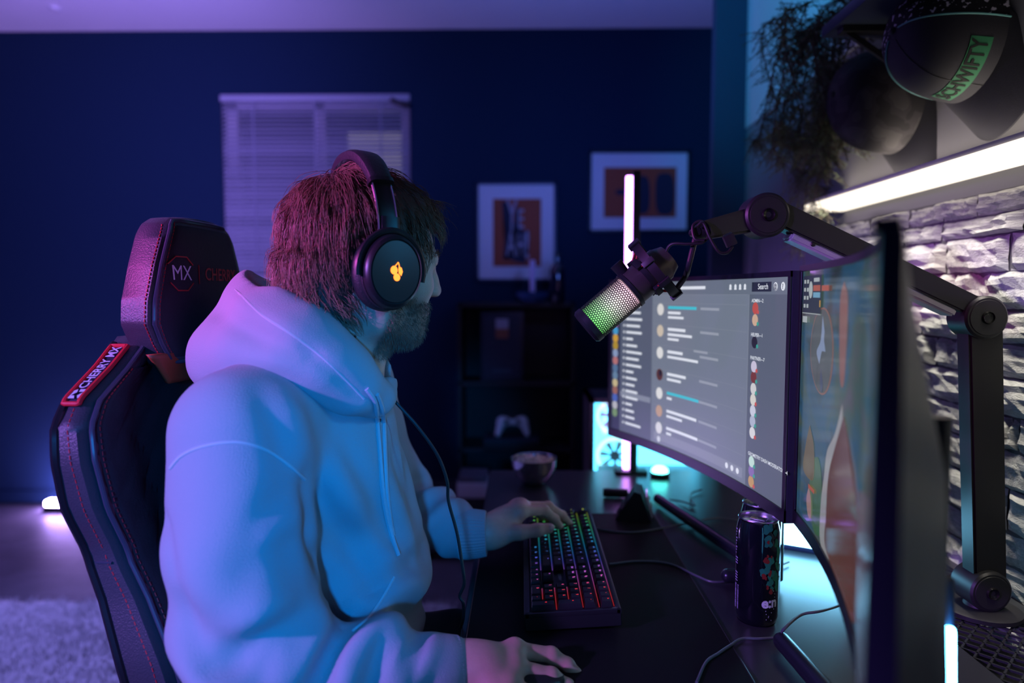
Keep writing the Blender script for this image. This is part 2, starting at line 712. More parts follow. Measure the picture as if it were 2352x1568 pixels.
# small round detector on the ceiling
tag(MB().lathe([(0, -0.02), (0.022, -0.018), (0.028, 0.0)], W(125, 5, 3.52), n=20).build('ceiling_sensor', M_white), 'tiny white round sensor on the ceiling at the upper left', 'sensor')
bpy.data.objects['ceiling_sensor'].location = (0, 0, Z_CEIL - W(125, 5, 3.52).z)

# wall on the right: grey below, white above, a slim post at its far end
ZP = 1.79
struct('wall_right', (XW, 0.0, 0), (XW + 0.12, Y_END, ZP), M_plaster)
struct('wall_right_upper', (XW - 0.004, 0.0, ZP), (XW + 0.12, Y_END, Z_CEIL), M_upper)
xp = W(1640, 300, Y_END).x
struct('trim_1', (xp, Y_END, 0), (XW + 0.12, Y_END + 0.05, Z_CEIL), mat('post_paint', (0.03, 0.05, 0.10), 0.7))

# ------------------------------------------------------------------ split-face stone cladding, stone by stone
XS = 0.795
st = empty('wall_right_stone', (0, 0, 0))
st['kind'] = 'structure'
st['label'] = 'grey split-face stone cladding beside the desk'
Y0S, Y1S = 0.25, 1.79
Z0S, Z1S = 0.30, 1.372
MB().box((XS - 0.004, Y0S, Z0S), (XW, Y1S, Z1S)).build('mortar_bed', mat('dark_mortar', (0.10, 0.10, 0.105), 0.95), st, smooth=False)
M_stone = mat('split_stone', (0.42, 0.43, 0.41), 0.9, bump=0.7, bscale=42, var=0.22, vscale=15, spec=0.2)
stone_meshes = []
NX, NZ = 12, 6
for k in range(14):
    ph = rng.random(8) * 10
    v = []
    tl, tl2 = rng.uniform(-0.005, 0.004), rng.uniform(-0.004, 0.004)
    steps = sorted(rng.uniform(0.1, 0.9, 2))
    sh = rng.uniform(-0.004, 0.004, 3)
    for j in range(NZ + 1):
        for i in range(NX + 1):
            u, w_ = i / NX, j / NZ
            edge = min(u, 1 - u, w_ * 0.7, (1 - w_) * 0.7)
            dd = 0.015 + tl * (w_ - .5) * 2 + tl2 * (u - .5) * 2
            dd += sh[int(u > steps[0]) + int(u > steps[1])] * (0.6 + 0.8 * (w_ > 0.45 + 0.25 * math.sin(u * 7 + ph[2])))
            dd += 0.004 * math.sin(9 * u + 5 * w_ + ph[0]) * math.sin(7 * w_ - 4 * u + ph[1]) + rng.uniform(-0.0020, 0.0020)
            dd *= (0.35 + 0.65 * min(1, edge * 14)) if edge < 0.07 else 1
            ju = (rng.uniform(-0.012, 0.012) if 0 < i < NX else 0)
            jw = (0.035 * math.sin(u * 6 + ph[3]) * (1 if 0 < j < NZ else 0.6) + rng.uniform(-0.02, 0.02))
            v.append((-max(dd, 0.001), u + ju, w_ + jw))
    f = []
    for j in range(NZ):
        for i in range(NX):
            a = j * (NX + 1) + i
            f.append((a, a + NX + 1, a + NX + 2, a + 1))
    me = bpy.data.meshes.new('stone')
    me.from_pydata(v, [], f)
    me.update()
    me.materials.append(M_stone)
    stone_meshes.append(me)
z = Z0S
row = 0
while z < Z1S - 0.012:
    h = min(random.choice((0.035, 0.045, 0.055, 0.062, 0.07)), Z1S - z)
    y = Y0S - random.uniform(0, 0.1)
    while y < Y1S - 0.01:
        L = min(random.uniform(0.09, 0.27), Y1S - y)
        if Y1S - y - L < 0.04:
            L = Y1S - y
        ys = max(y, Y0S)
        if y + L - ys > 0.02:
            o = bpy.data.objects.new('stone', random.choice(stone_meshes))
            COL.objects.link(o)
            o.parent = st
            fl_ = random.random() < .5
            o.location = (XS, ys + 0.0012, z + 0.0015)
            o.scale = (random.uniform(0.6, 1.25), (y + L - ys) - 0.003, h - 0.003)
        y += L
    z += h

# ------------------------------------------------------------------ strip lamp above the stone
lm = thing('wall_strip_lamp', 'long bright white strip lamp mounted above the stone cladding', 'lamp', (XW, 1.1, 1.404))
LY0, LY1 = -0.95, 0.63
MB().box((-0.098, LY0, 0.014), (0.0, LY1, 0.024), bev=0.002).build('housing', mat('lamp_housing', (0.5, 0.5, 0.5), 0.5), lm)
MB().box((-0.102, LY0 + 0.004, 0.0), (-0.004, LY1 - 0.004, 0.0145), bev=0.004, seg=3).build('diffuser', emis('warm_white_diffuser', (1.0, 0.88, 0.72), 1.7), lm)
MB().box((-0.100, LY1 - 0.004, -0.001), (0, LY1, 0.024), bev=0.001).build('end_cap', mat('lamp_housing', (0.5, 0.5, 0.5), 0.5), lm)
# the lamp's leds throw most of their light down along the stones, a little up the wall
lamp_light('strip_lamp_down_light', 'AREA', (XW - 0.085, 0.94, 1.402), 2.5, (1.0, 0.92, 0.80), (1.56, 0.03), (XW + 0.01, 0.94, 0.82), R(74))
lamp_light('strip_lamp_up_light', 'AREA', (XW - 0.030, 0.94, 1.431), 1.1, (1.0, 0.86, 0.72), (1.56, 0.02), (XW, 0.94, 1.9), R(110))
# ------------------------------------------------------------------ wall shelf, bracket
sh = thing('wall_shelf', 'dark narrow wall shelf above the hanging caps', 'shelf', (XW, 1.0, 1.70))
zs = 0.0
M_shelf = mat('dark_shelf', (0.03, 0.04, 0.07), 0.35)
MB().box((-0.20, -0.9, 0.012), (0.0, 0.42, 0.034), bev=0.002).build('shelf_board', M_shelf, sh)
for yy in (0.36, -0.35):
    b_ = MB()
    b_.box((-0.19, yy - 0.012, 0.0), (0, yy + 0.012, 0.012)).box((-0.012, yy - 0.012, -0.12), (0, yy + 0.012, 0.012))
    b_.prism([(-0.165, 0.0), (-0.012, -0.10), (-0.012, -0.115), (-0.18, -0.002)], -0.004, 0.004,
             Matrix.Translation((0, yy, 0)) @ Matrix(((1, 0, 0, 0), (0, 0, 1, 0), (0, 1, 0, 0), (0, 0, 0, 1))))
    b_.build('bracket', M_black, sh, smooth=False)
for yy in (0.22, 0.42, 0.0):
    pass

# ------------------------------------------------------------------ framed prints on the back wall
M_mat = mat('picture_mat_white', (0.82, 0.82, 0.84), 0.8)
M_orange = mat('print_orange', (0.42, 0.085, 0.03), 0.7)
M_ink = mat('print_dark_ink', (0.012, 0.02, 0.05), 0.7)


def picture(name, label, px0, py0, px1, py1, ix0, iy0, ix1, iy1, frame_col, bw_):
    d = D_WALL
    a, b = W(px0, py1, d), W(px1, py0, d)
    t = thing(name, label, 'picture', ((a.x + b.x) / 2, d, a.z), group='framed prints on the back wall')
    w_, h_ = b.x - a.x, b.z - a.z
    fr = MB()
    fr.box((-w_ / 2, -0.022, 0), (-w_ / 2 + bw_, 0, h_)).box((w_ / 2 - bw_, -0.022, 0), (w_ / 2, 0, h_))
    fr.box((-w_ / 2, -0.022, 0), (w_ / 2, 0, bw_)).box((-w_ / 2, -0.022, h_ - bw_), (w_ / 2, 0, h_))
    fr.build('frame', frame_col, t, smooth=False)
    MB().box((-w_ / 2 + bw_, -0.012, bw_), (w_ / 2 - bw_, -0.002, h_ - bw_)).build('mat_board', M_mat, t, smooth=False)
    c, e = W(ix0, iy1, d), W(ix1, iy0, d)
    ox, oz = (a.x + b.x) / 2, a.z
    pr = MB().box((c.x - ox, -0.0135, c.z - oz), (e.x - ox, -0.011, e.z - oz)).build('print', M_orange, t, smooth=False)
    return t, pr, ox, oz, d


t, pr, ox, oz, d = picture('framed_print', 'portrait framed print with the word YEAH on orange paper', 1095, 419, 1277, 645, 1133, 457, 1243, 612,
                           mat('navy_frame', (0.03, 0.04, 0.09), 0.4), 0.012)


def onp(px, py, off):
    p = W(px, py, d)
    return (p.x - ox, off, p.z - oz)


sh_ = MB()
for poly in ([(1153, 463), (1166, 470), (1178, 520), (1180, 600), (1208, 606), (1206, 590), (1214, 600), (1216, 530), (1196, 528), (1192, 470), (1182, 490), (1180, 560), (1160, 590), (1164, 520)],):
    n = len(poly)
    sh_.add([onp(x, y, -0.0138) for x, y in poly], [tuple(range(n))])
for poly in ([(1152, 464), (1166, 464), (1172, 540), (1170, 596), (1155, 596), (1162, 530)], [(1158, 585), (1205, 590), (1207, 603), (1180, 598), (1160, 594)]):
    sh_.add([onp(x, y, -0.0139) for x, y in poly], [tuple(range(len(poly)))])
sh_.build('letter_shadow', M_ink, pr, smooth=False)
lt = MB()
M_cream = mat('print_cream', (0.42, 0.40, 0.46), 0.7)
for ch, cx, cy, wd_, hg in (('Y', 1176, 495, 26, 72), ('E', 1197, 503, 13, 44), ('A', 1174, 560, 22, 56), ('H', 1196, 562, 16, 50), ('!', 1211, 562, 8, 66)):
    v, f = text_geo(ch, 1.0, 0.012)
    xs = [p[0] for p in v]
    ys = [p[1] for p in v]
    mw, mh = max(xs) - min(xs), max(ys) - min(ys)
    cxx, cyy = (max(xs) + min(xs)) / 2, (max(ys) + min(ys)) / 2
    lt.add([onp(cx + (x - cxx) / mw * wd_, cy - (y - cyy) / mh * hg, -0.0144) for x, y in v], f)
lt.build('lettering', M_cream, pr, smooth=False)

t, pr, ox, oz, d = picture('framed_print', 'landscape framed print with dark shapes on orange, beside the wall end', 1352, 347, 1583, 533, 1386, 385, 1553, 500,
                           mat('black_frame', (0.008, 0.01, 0.02), 0.4), 0.012)
ab = MB()
for cx, cy, wx, wy in ((1472, 448, 20, 44), (1526, 446, 22, 48)):
    ab.add([onp(cx + wx * math.copysign(abs(math.cos(a)) ** 0.6, math.cos(a)), cy + wy * math.copysign(abs(math.sin(a)) ** 0.6, math.sin(a)), -0.0139) for a in np.linspace(0, 2 * PI, 32)[:-1]], [tuple(range(31))])
ab.add([onp(1426 + 14 * math.cos(a), 442 + 7 * math.sin(a), -0.0139) for a in np.linspace(0, 2 * PI, 20)[:-1]], [tuple(range(19))])
ab.build('dark_shapes', M_ink, pr, smooth=False)

# ------------------------------------------------------------------ black shelf unit by the back wall
DS = 3.50
a, b = W(1050, 695, DS), W(1322, 695, DS)
zt_s = a.z
su = thing('shelf_unit', 'black open shelf unit standing against the navy wall', 'shelf', ((a.x + b.x) / 2, DS + 0.15, 0))
hw = (b.x - a.x) / 2
for xx in (-hw, hw - 0.02):
    MB().box((xx, -0.15, 0), (xx + 0.02, 0.15, zt_s)).build('side_panel', M_darkw, su, smooth=False)
z_lv = [zt_s, W(1180, 877, DS).z, W(1180, 1030, DS).z, W(1180, 1160, DS).z]
for zz in z_lv:
    MB().box((-hw, -0.15, zz - 0.022), (hw, 0.15, zz), bev=0.002).build('shelf_board', M_darkw, su)
MB().box((-hw + 0.02, 0.135, 0), (hw - 0.02, 0.148, zt_s - 0.02)).build('back_panel', M_darkw, su, smooth=False)
pf_w = (W(1203, 800, DS).x - W(1105, 800, DS).x)
pf = thing('photo_frame', 'dark picture frame with a small pale print on the upper shelf', 'picture frame', (W(1153, 800, DS).x, DS + 0.02, z_lv[1]))
ph_ = W(1150, 716, DS).z - z_lv[1]
ph_ = min(ph_, z_lv[0] - 0.03 - z_lv[1])
MB().box((-pf_w / 2, 0, 0), (pf_w / 2, 0.02, ph_), bev=0.003).build('frame', mat('blue_black_frame', (0.025, 0.035, 0.06), 0.4), pf)
MB().box((-pf_w / 2 + 0.02, -0.002, 0.02), (pf_w / 2 - 0.02, 0.002, ph_ - 0.02)).build('backing', mat('frame_backing', (0.03, 0.045, 0.08), 0.6), pf, smooth=False)
q = MB().box((-0.032, -0.004, ph_ * 0.62), (0.032, -0.001, ph_ * 0.9)).build('print', mat('print_pale', (0.5, 0.5, 0.6), 0.7), pf, smooth=False)
MB().box((-0.032, -0.005, ph_ * 0.62), (0.032, -0.003, ph_ * 0.76)).build('print_lower', mat('print_brown', (0.35, 0.13, 0.08), 0.7), q, smooth=False)
MB().box((-0.05, -0.004, ph_ * 0.13), (0.05, -0.001, ph_ * 0.18)).build('caption_strip', mat('caption_blue', (0.05, 0.1, 0.16), 0.7), pf, smooth=False)

# white game controller on a dark box, middle shelf
bxw = thing('storage_box', 'flat dark box under the white game controller', 'box', (W(1175, 1010, DS).x, DS + 0.02, z_lv[2]))
MB().box((-0.14, -0.09, 0), (0.14, 0.09, 0.05), bev=0.004).build('box_body', M_black, bxw)
MB().box((-0.142, -0.092, 0.046), (0.142, 0.092, 0.062), bev=0.004).build('lid', mat('box_lid', (0.02, 0.03, 0.05), 0.5), bxw)
gc = thing('game_controller', 'white game controller lying on the dark box', 'controller', (W(1177, 980, DS).x, DS - 0.0, z_lv[2] + 0.062), (R(62), 0, R(4)))
v_ = Vol((-0.1, -0.075, -0.04), (0.1, 0.07, 0.04), 0.004)
v_.rc((-0.05, 0.015, 0), (0.05, 0.015, 0), 0.022, 0.022, 0.02)
for s_ in (-1, 1):
    v_.rc((s_ * 0.055, 0.015, 0), (s_ * 0.075, -0.05, -0.004), 0.027, 0.015, 0.02)
gv, gq = v_.mesh()
gv[:, 2] += 0.025
gv[:, 1] += 0.06
link_mesh('shell', np_mesh('shell', gv, gq), M_white, gc)
for s_ in (-1, 1):
    MB().cone((s_ * 0.03, 0.065, 0.04), (s_ * 0.03, 0.065, 0.056), 0.010, 0.012, 14).build('thumb_stick', M_black, gc)
MB().box((-0.02, 0.082, 0.044), (0.02, 0.1, 0.050), bev=0.002).build('touch_pad', M_black, gc)

# things on top of the unit: candle in a holder and a dark bottle
M_candle = mat('lilac_wax', (0.75, 0.55, 0.85), 0.35, emit=(0.35, 0.12, 0.8), es=0.0)
cd = thing('candle', 'pale slim candle in a blue dish on the shelf unit', 'candle', (W(1223, 690, DS).x, DS + 0.02, zt_s))
hgt = W(1223, 597, DS).z - zt_s
MB().lathe([(0, 0), (0.055, 0), (0.085, 0.03), (0.088, 0.055), (0.082, 0.055), (0.06, 0.02), (0, 0.02)], n=28).build('dish', mat('blue_ceramic', (0.03, 0.08, 0.2), 0.25), cd)
MB().lathe([(0, 0.02), (0.0145, 0.02), (0.0145, hgt - 0.006), (0.012, hgt), (0, hgt + 0.001)], n=18).build('candle_stick', mat('pale_wax', (0.8, 0.62, 0.85), 0.3), cd)
MB().cone((0, 0, hgt), (0.001, 0, hgt + 0.012), 0.001, 0.0008, 6).build('wick', M_black, cd)
bt = thing('bottle', 'dark glossy bottle at the right end of the shelf unit top', 'bottle', (W(1280, 690, DS).x, DS + 0.0, zt_s))
hb = W(1280, 580, DS).z - zt_s
MB().lathe([(0, 0), (0.036, 0), (0.04, 0.006), (0.04, hb * 0.66), (0.03, hb * 0.74), (0.014, hb * 0.8), (0.013, hb * 0.96)], n=28).build('glass_body', mat('dark_bottle_glass', (0.01, 0.012, 0.03), 0.06, coat=1.0), bt)
MB().lathe([(0.0155, hb * 0.92), (0.0155, hb), (0, hb)], n=18).build('cap', M_black, bt)
# white printer-like box on the floor side
dpx = 3.0
wbp = W(1082, 1125, dpx)
wt_ = thing('side_cabinet', 'small low dark cabinet behind the desk under the white device', 'cabinet', (wbp.x - 0.02, dpx + 0.16, 0))
zc = W(1082, 1146, dpx).z
MB().box((-0.2, -0.16, 0.05), (0.2, 0.16, zc), bev=0.004).build('cabinet_body', M_darkw, wt_)
MB().box((-0.195, -0.172, 0.06), (-0.004, -0.16, zc - 0.02), bev=0.002).build('door', M_darkw, wt_)
MB().box((0.004, -0.172, 0.06), (0.195, -0.16, zc - 0.02), bev=0.002).build('door', M_darkw, wt_)
for sx in (-1, 1):
    for sy in (-1, 1):
        MB().cone((sx * 0.17, sy * 0.13, 0), (sx * 0.17, sy * 0.13, 0.05), 0.015, 0.018, 12).build('leg', M_black, wt_)
pt = thing('white_device', 'small white box-shaped device on the low cabinet beyond the desk', 'device', (wbp.x, dpx + 0.10, zc))
hd = W(1082, 1098, dpx).z - zc
MB().box((-0.065, -0.09, 0), (0.075, 0.09, hd * 0.72), bev=0.006).build('body', M_white, pt)
MB().box((-0.06, -0.08, hd * 0.70), (0.07, 0.085, hd), bev=0.006).build('lid', mat('grey_lid', (0.12, 0.13, 0.16), 0.4), pt)

# ------------------------------------------------------------------ floor: rug and light bar
rg = thing('rug', 'fluffy light grey rug on the floor behind the gaming chair', 'rug', (-1.6, 1.55, 0))
gx, gy = 150, 110
RXh, RYh = 1.35, 0.985
V = []
for j in range(gy + 1):
    for i in range(gx + 1):
        V.append(((i / gx - .5) * 2 * RXh, (j / gy - .5) * 2 * RYh, 0))
V = np.array(V)
hz = 0.022 + 0.008 * vnoise(V + 3.3, 16) + 0.006 * vnoise(V + 1.3, 45)
ed = np.minimum(np.minimum(V[:, 0] + RXh, RXh - V[:, 0]), np.minimum(V[:, 1] + RYh, RYh - V[:, 1]))
V[:, 2] = np.where(ed < 0.001, 0.002, hz)
Fq = [(j * (gx + 1) + i, j * (gx + 1) + i + 1, (j + 1) * (gx + 1) + i + 1, (j + 1) * (gx + 1) + i) for j in range(gy) for i in range(gx)]
M_rug = mat('rug_wool', (0.62, 0.63, 0.66), 0.95, var=0.25, vscale=30, sheen=0.4)
mesh_from('rug_base', V, Fq, M_rug, rg)
nb = 26000
bx_ = rng.uniform(-RXh + 0.4, RXh - 0.0, nb)
by_ = rng.uniform(0.0, RYh - 0.005, nb)
P0 = np.stack([bx_, by_, np.full(nb, 0.012)], 1)
ang = rng.uniform(0, 2 * PI, nb)
ln = rng.uniform(0.018, 0.034, nb)
tip = P0 + np.stack([np.cos(ang) * 0.014 + 0.012 * vnoise(P0, 9), np.sin(ang) * 0.014, ln], 1)
sd = np.stack([-np.sin(ang) * 0.003, np.cos(ang) * 0.003, np.zeros(nb)], 1)
pv = np.stack([P0 - sd, P0 + sd, tip], 1).reshape(-1, 3)
o = mesh_from('pile', pv, np.arange(nb * 3).reshape(-1, 3), M_rug, rg)
o['kind'] = 'stuff'

pl_ = W(122, 1185, 3.68)
fb = thing('floor_light_bar', 'short glowing purple light bar lying on the floor behind the chair', 'lamp', (pl_.x, 3.68, 0))
MB().box((-0.035, -0.03, 0), (0.40, 0.035, 0.022), bev=0.004).box((-0.035, -0.034, 0.0), (0.40, -0.026, 0.034)).build('base', M_black, fb)  # front lip added to keep the glow off the floor ahead
MB().box((-0.030, -0.022, 0.022), (0.395, 0.030, 0.058), bev=0.012, seg=3).build('tube', emis('floor_purple_glow', (0.50, 0.30, 1.0), 190), fb)
# ================================================================== desk and what stands on it
ZD = 0.72
DX0, DX1, DY0, DY1 = -0.088, 0.775, 0.12, 1.84
dk = thing('desk', 'large dark desk with rounded front edge along the stone wall', 'desk', (0, 0, 0))
M_desk = mat('desk_dark_laminate', (0.034, 0.035, 0.040), 0.28, bump=0.02, bscale=400)
MB().box((DX0, DY0, ZD - 0.028), (0.60, DY1, ZD), bev=0.006, seg=3).build('desk_top', M_desk, dk)
MB().box((0.60, DY0, ZD - 0.028), (DX1, 0.42, ZD), bev=0.002).build('rear_board', M_desk, dk)
MB().box((0.60, 1.36, ZD - 0.028), (DX1, DY1, ZD), bev=0.002).build('rear_board', M_desk, dk)
MB().box((0.755, 0.42, ZD - 0.028), (DX1, 1.36, ZD), bev=0.001).build('rear_rail', M_desk, dk)
for xx, yy in ((0.02, 0.25), (0.70, 0.25), (0.02, 1.72), (0.70, 1.72)):
    MB().box((xx - 0.03, yy - 0.03, 0), (xx + 0.03, yy + 0.03, ZD - 0.028), bev=0.004).build('leg', M_blackm, dk)
# diamond mesh insert at the rear of the desk
mb = MB()
n_d = 0
px_, py_ = 0.013, 0.026
for i in range(int(0.155 / px_) + 1):
    for j in range(int(0.94 / py_) + 1):
        cx, cy = 0.602 + i * px_, 0.42 + (j + 0.5 * (i % 2)) * py_
        if cx > 0.752 or cy > 1.352:
            continue
        for sy in (-1, 1):
            a0 = Vector((cx, cy, ZD - 0.006))
            b0 = Vector((min(cx + px_, 0.756), cy + sy * py_ / 2, ZD - 0.006))
            dv = (b0 - a0).normalized()
            nn = Vector((-dv.y, dv.x, 0)) * 0.0013
            mb.add([a0 - nn, b0 - nn, b0 + nn, a0 + nn, a0 - nn + Vector((0, 0, .003)), b0 - nn + Vector((0, 0, .003)), b0 + nn + Vector((0, 0, .003)), a0 + nn + Vector((0, 0, .003))],
                   [(4, 5, 6, 7), (0, 1, 5, 4), (3, 7, 6, 2)])
o = mb.build('mesh_insert', mat('mesh_metal', (0.09, 0.09, 0.10), 0.3, 0.7), dk, smooth=False)
o['kind'] = 'stuff'
MB().box((0.60, 0.42, ZD - 0.075), (0.757, 1.36, ZD - 0.070)).build('cable_tray', M_black, dk, smooth=False)

mt = thing('desk_mat', 'black desk mat under the keyboard', 'mat', (0, 0, ZD))
MB().box((-0.078, 0.30, 0), (0.286, 1.46, 0.003), bev=0.0012).build('mat_sheet', mat('mat_fabric', (0.008, 0.008, 0.010), 0.7, bump=0.15, bscale=900, spec=0.12), mt)
MB().tube([(-0.078, 0.30, 0.0022), (0.286, 0.30, 0.0022), (0.286, 1.46, 0.0022), (-0.078, 1.46, 0.0022)], 0.0014, 6, closed=True).build('stitched_edge', M_black, mt)
ZM = ZD + 0.003

# ------------------------------------------------------------------ keyboard
KX0, KX1, KY0, KY1 = 0.004, 0.142, 0.935, 1.377
kb = thing('keyboard', 'black full-size keyboard with rainbow backlit keys', 'keyboard', (KX0, KY1, ZM))
KL = KY1 - KY0
KW = KX1 - KX0


def K(u, v, z=0.0):     # u along the keyboard from its left (far) end, v from the user's side, both in metres
    return Vector((v, -u, z))


M_kcase = mat('keyboard_case', (0.018, 0.018, 0.022), 0.35)
TL = R(4.0)             # tilt on its feet


def KT(u, v, z):
    return Vector((v * math.cos(TL) - z * math.sin(TL), -u, v * math.sin(TL) + z * math.cos(TL)))


cs = MB()
cs.box((0, -KL, 0.0), (KW, 0, 0.020), Matrix.Rotation(-TL, 4, 'Y'), bev=0.004, seg=3)
cs.build('case', M_kcase, kb)
rim = MB()
M_ = Matrix.Rotation(-TL, 4, 'Y')
for lo, hi in (((0, -KL, 0.018), (0.009, 0, 0.026)), ((KW - 0.008, -KL, 0.018), (KW, 0, 0.026)), ((0, -KL, 0.018), (KW, -KL + 0.007, 0.026)), ((0, -0.007, 0.018), (KW, 0, 0.026))):
    rim.box(lo, hi, M_, bev=0.002)
rim.build('rim', M_kcase, kb)
MB().box((0.02, -0.05, 0), (0.12, -0.03, 0.004), bev=0.001).build('foot', M_black, kb)
U = (KL - 0.016) / 22.5
VR = (KW - 0.019) / 6.25
key_mesh = {}
M_key = mat('black_keycap', (0.014, 0.014, 0.018), 0.38)
legends = []


def key(u, r, w=1.0, h=1.0, txt=None):
    vy = {0: 0, 1: 1, 2: 2, 3: 3, 4: 4, 5: 5.25}[r]
    k_ = (w, h)
    if k_ not in key_mesh:
        a, b = w * U - 0.0014, h * VR - 0.0016
        ta, tb = a - 0.0045, b - 0.005
        v = [(0, 0, 0), (b, 0, 0), (b, -a, 0), (0, -a, 0)]
        v = [Vector((0, 0, 0)), Vector((b, 0, 0)), Vector((b, -a, 0)), Vector((0, -a, 0))]
        t_ = [Vector((0.0025, -0.00225, 0.0095)), Vector((0.0025 + tb, -0.00225, 0.0095)), Vector((0.0025 + tb, -0.00225 - ta, 0.0095)), Vector((0.0025, -0.00225 - ta, 0.0095))]
        m2 = [(p + q) * 0.5 + (q - p) * 0.32 for p, q in zip(v, t_)]
        m2 = [q * 0.86 + p * 0.14 for p, q in zip(v, t_)]
        mb_ = MB().add(v + m2 + [Vector((q.x * 0.94 + (0.0025 + tb / 2) * 0.06, q.y * 0.94 + (-0.00225 - ta / 2) * 0.06, 0.0095)) for q in t_],
                       [(0, 1, 5, 4), (1, 2, 6, 5), (2, 3, 7, 6), (3, 0, 4, 7), (4, 5, 9, 8), (5, 6, 10, 9), (6, 7, 11, 10), (7, 4, 8, 11), (8, 9, 10, 11)])
        o_ = mb_.build('key', M_key, kb, auto=25)
        key_mesh[k_] = o_.data
    else:
        o_ = bpy.data.objects.new('key', key_mesh[k_])
        COL.objects.link(o_)
        o_.parent = kb
    uu = 0.008 + u * U + 0.0007
    vv_ = 0.0095 + vy * VR + 0.0008
    o_.location = KT(uu, vv_, 0.0235)
    o_.rotation_euler = (0, -TL, 0)
    if txt:
        legends.append((uu + (w * U - 0.0014) * 0.42, vv_ + (h * VR) * 0.60, txt))


for i, tx in zip((0, 2, 3, 4, 5, 6.5, 7.5, 8.5, 9.5, 11, 12, 13, 14, 15.25, 16.25, 17.25, 18.5, 19.5, 20.5, 21.5),
                 ('Esc', 'F1', 'F2', 'F3', 'F4', 'F5', 'F6', 'F7', 'F8', 'F9', 'F10', 'F11', 'F12', 'Prt', 'Scr', 'Pse', '+', 'o', '-', '=')):
    key(i, 5, txt=tx)
for i, c_ in enumerate("~1234567890-="):
    key(i, 4, txt=c_)
key(13, 4, 2, txt='<')
key(0, 3, 1.5)
for i, c_ in enumerate("QWERTYUIOP[]"):
    key(1.5 + i, 3, txt=c_)
key(13.5, 3, 1.5, txt='\\')
key(0, 2, 1.75)
for i, c_ in enumerate("ASDFGHJKL;'"):
    key(1.75 + i, 2, txt=c_)
key(12.75, 2, 2.25, txt='<')
key(0, 1, 2.25)
for i, c_ in enumerate("ZXCVBNM,./"):
    key(2.25 + i, 1, txt=c_)
key(12.25, 1, 2.75, txt='^')
for u_, w_, c_ in ((0, 1.25, 'Ct'), (1.25, 1.25, 'W'), (2.5, 1.25, 'Alt'), (3.75, 6.25, None), (10, 1.25, 'Alt'), (11.25, 1.25, 'Fn'), (12.5, 1.25, 'M'), (13.75, 1.25, 'Ct')):
    key(u_, 0, w_, txt=c_)
for i, (a_, b_) in enumerate((('Ins', 'Del'), ('Hm', 'End'), ('Pg', 'Pg'))):
    key(15.25 + i, 4, txt=a_)
    key(15.25 + i, 3, txt=b_)
key(16.25, 1, txt='^')
for i, c_ in enumerate('<v>'):
    key(15.25 + i, 0, txt=c_)
for r_, s_ in ((4, 'N/*-'), (3, '789'), (2, '456'), (1, '123')):
    for i, c_ in enumerate(s_):
        key(18.5 + i, r_, txt=c_)
key(21.5, 2, 1, 2, txt='+')
key(21.5, 0, 1, 2, txt='e')
key(18.5, 0, 2, txt='0')
key(20.5, 0, txt='.')
STOPS = [(0.0, (1.0, 0.02, 0.02)), (0.14, (1.0, 0.06, 0.09)), (0.26, (0.75, 0.16, 0.9)), (0.42, (0.12, 0.14, 1.0)), (0.56, (0.02, 0.45, 1.0)), (0.70, (0.05, 0.8, 0.7)), (0.84, (0.10, 0.85, 0.12)), (1.0, (0.75, 0.75, 0.05))]
M_leg = ramp_emis('key_legend_light', (0, 1, 0), KY0, KY1, STOPS, 0.9)
M_led = ramp_emis('key_row_light', (0, 1, 0), KY0, KY1, STOPS, 0.22)
lg = MB()
for u, v, tx in legends:
    put_text(lg, tx, 0.0056 if len(tx) == 1 else 0.0045, lambda x, y, u=u, v=v: KT(u + x, v + y, 0.0332), 0.00012)
o = lg.build('key_legends', M_leg, kb, smooth=False)
o['label'] = 'glowing rainbow key legends'
o['kind'] = 'stuff'
for r_, vy in enumerate((1, 2, 3, 4, 5.2, 6.3)):
    s_ = MB()
    vv_ = 0.0095 + vy * VR - 0.0006
    segs = {0: [(0.3, 14.8), (18.4, 20.4)], 1: [(0.3, 15), (18.4, 22.3)], 2: [(0.3, 14.9), (18.4, 21.4)], 3: [(0.3, 14.9), (15.2, 22.2)], 4: [(0.2, 22.3)], 5: [(0.2, 22.3)]}[r_]
    for a, b in segs:
        ua, ub = 0.008 + a * U, 0.008 + b * U
        s_.add([KT(ua, vv_ - 0.0004, 0.0242), KT(ub, vv_ - 0.0004, 0.0242), KT(ub, vv_ + 0.0010, 0.0242), KT(ua, vv_ + 0.0010, 0.0242)], [(0, 1, 2, 3)])
    s_.build('backlight_strip', M_led, kb, smooth=False)
br = MB()
put_text(br, 'CHERRY', 0.0068, lambda x, y: KT(0.008 + 16.75 * U + x, 0.0095 + 2.5 * VR + y, 0.0262), 0.0001)
br.build('brand_lettering', mat('dim_print', (0.18, 0.2, 0.25), 0.5), kb, smooth=False)

# ------------------------------------------------------------------ mouse under the right hand
ms = thing('mouse', 'black computer mouse under the right hand', 'mouse', (0.005, 0.812, ZM))
v_ = Vol((-0.09, -0.06, -0.01), (0.09, 0.06, 0.06), 0.0035)
v_.ell((0, 0, 0.002), (0.050, 0.024, 0.016), 0.01).ell((-0.015, 0, 0.002), (0.036, 0.026, 0.018), 0.01)
v_.plane_cut((0, 0, 0.0), (0, 0, -1), 0.003)
gv, gq = v_.mesh()
link_mesh('shell', np_mesh('shell', gv, gq), M_blackm, ms)
MB().cone((0.030, -0.003, 0.009), (0.030, 0.003, 0.009), 0.007, 0.007, 18).build('scroll_wheel', mat('wheel_rubber', (0.03, 0.03, 0.03), 0.7), ms)

# ------------------------------------------------------------------ monitors
MW, MH, MR = 0.614, 0.354, 1.5
ZTOP = 1.232


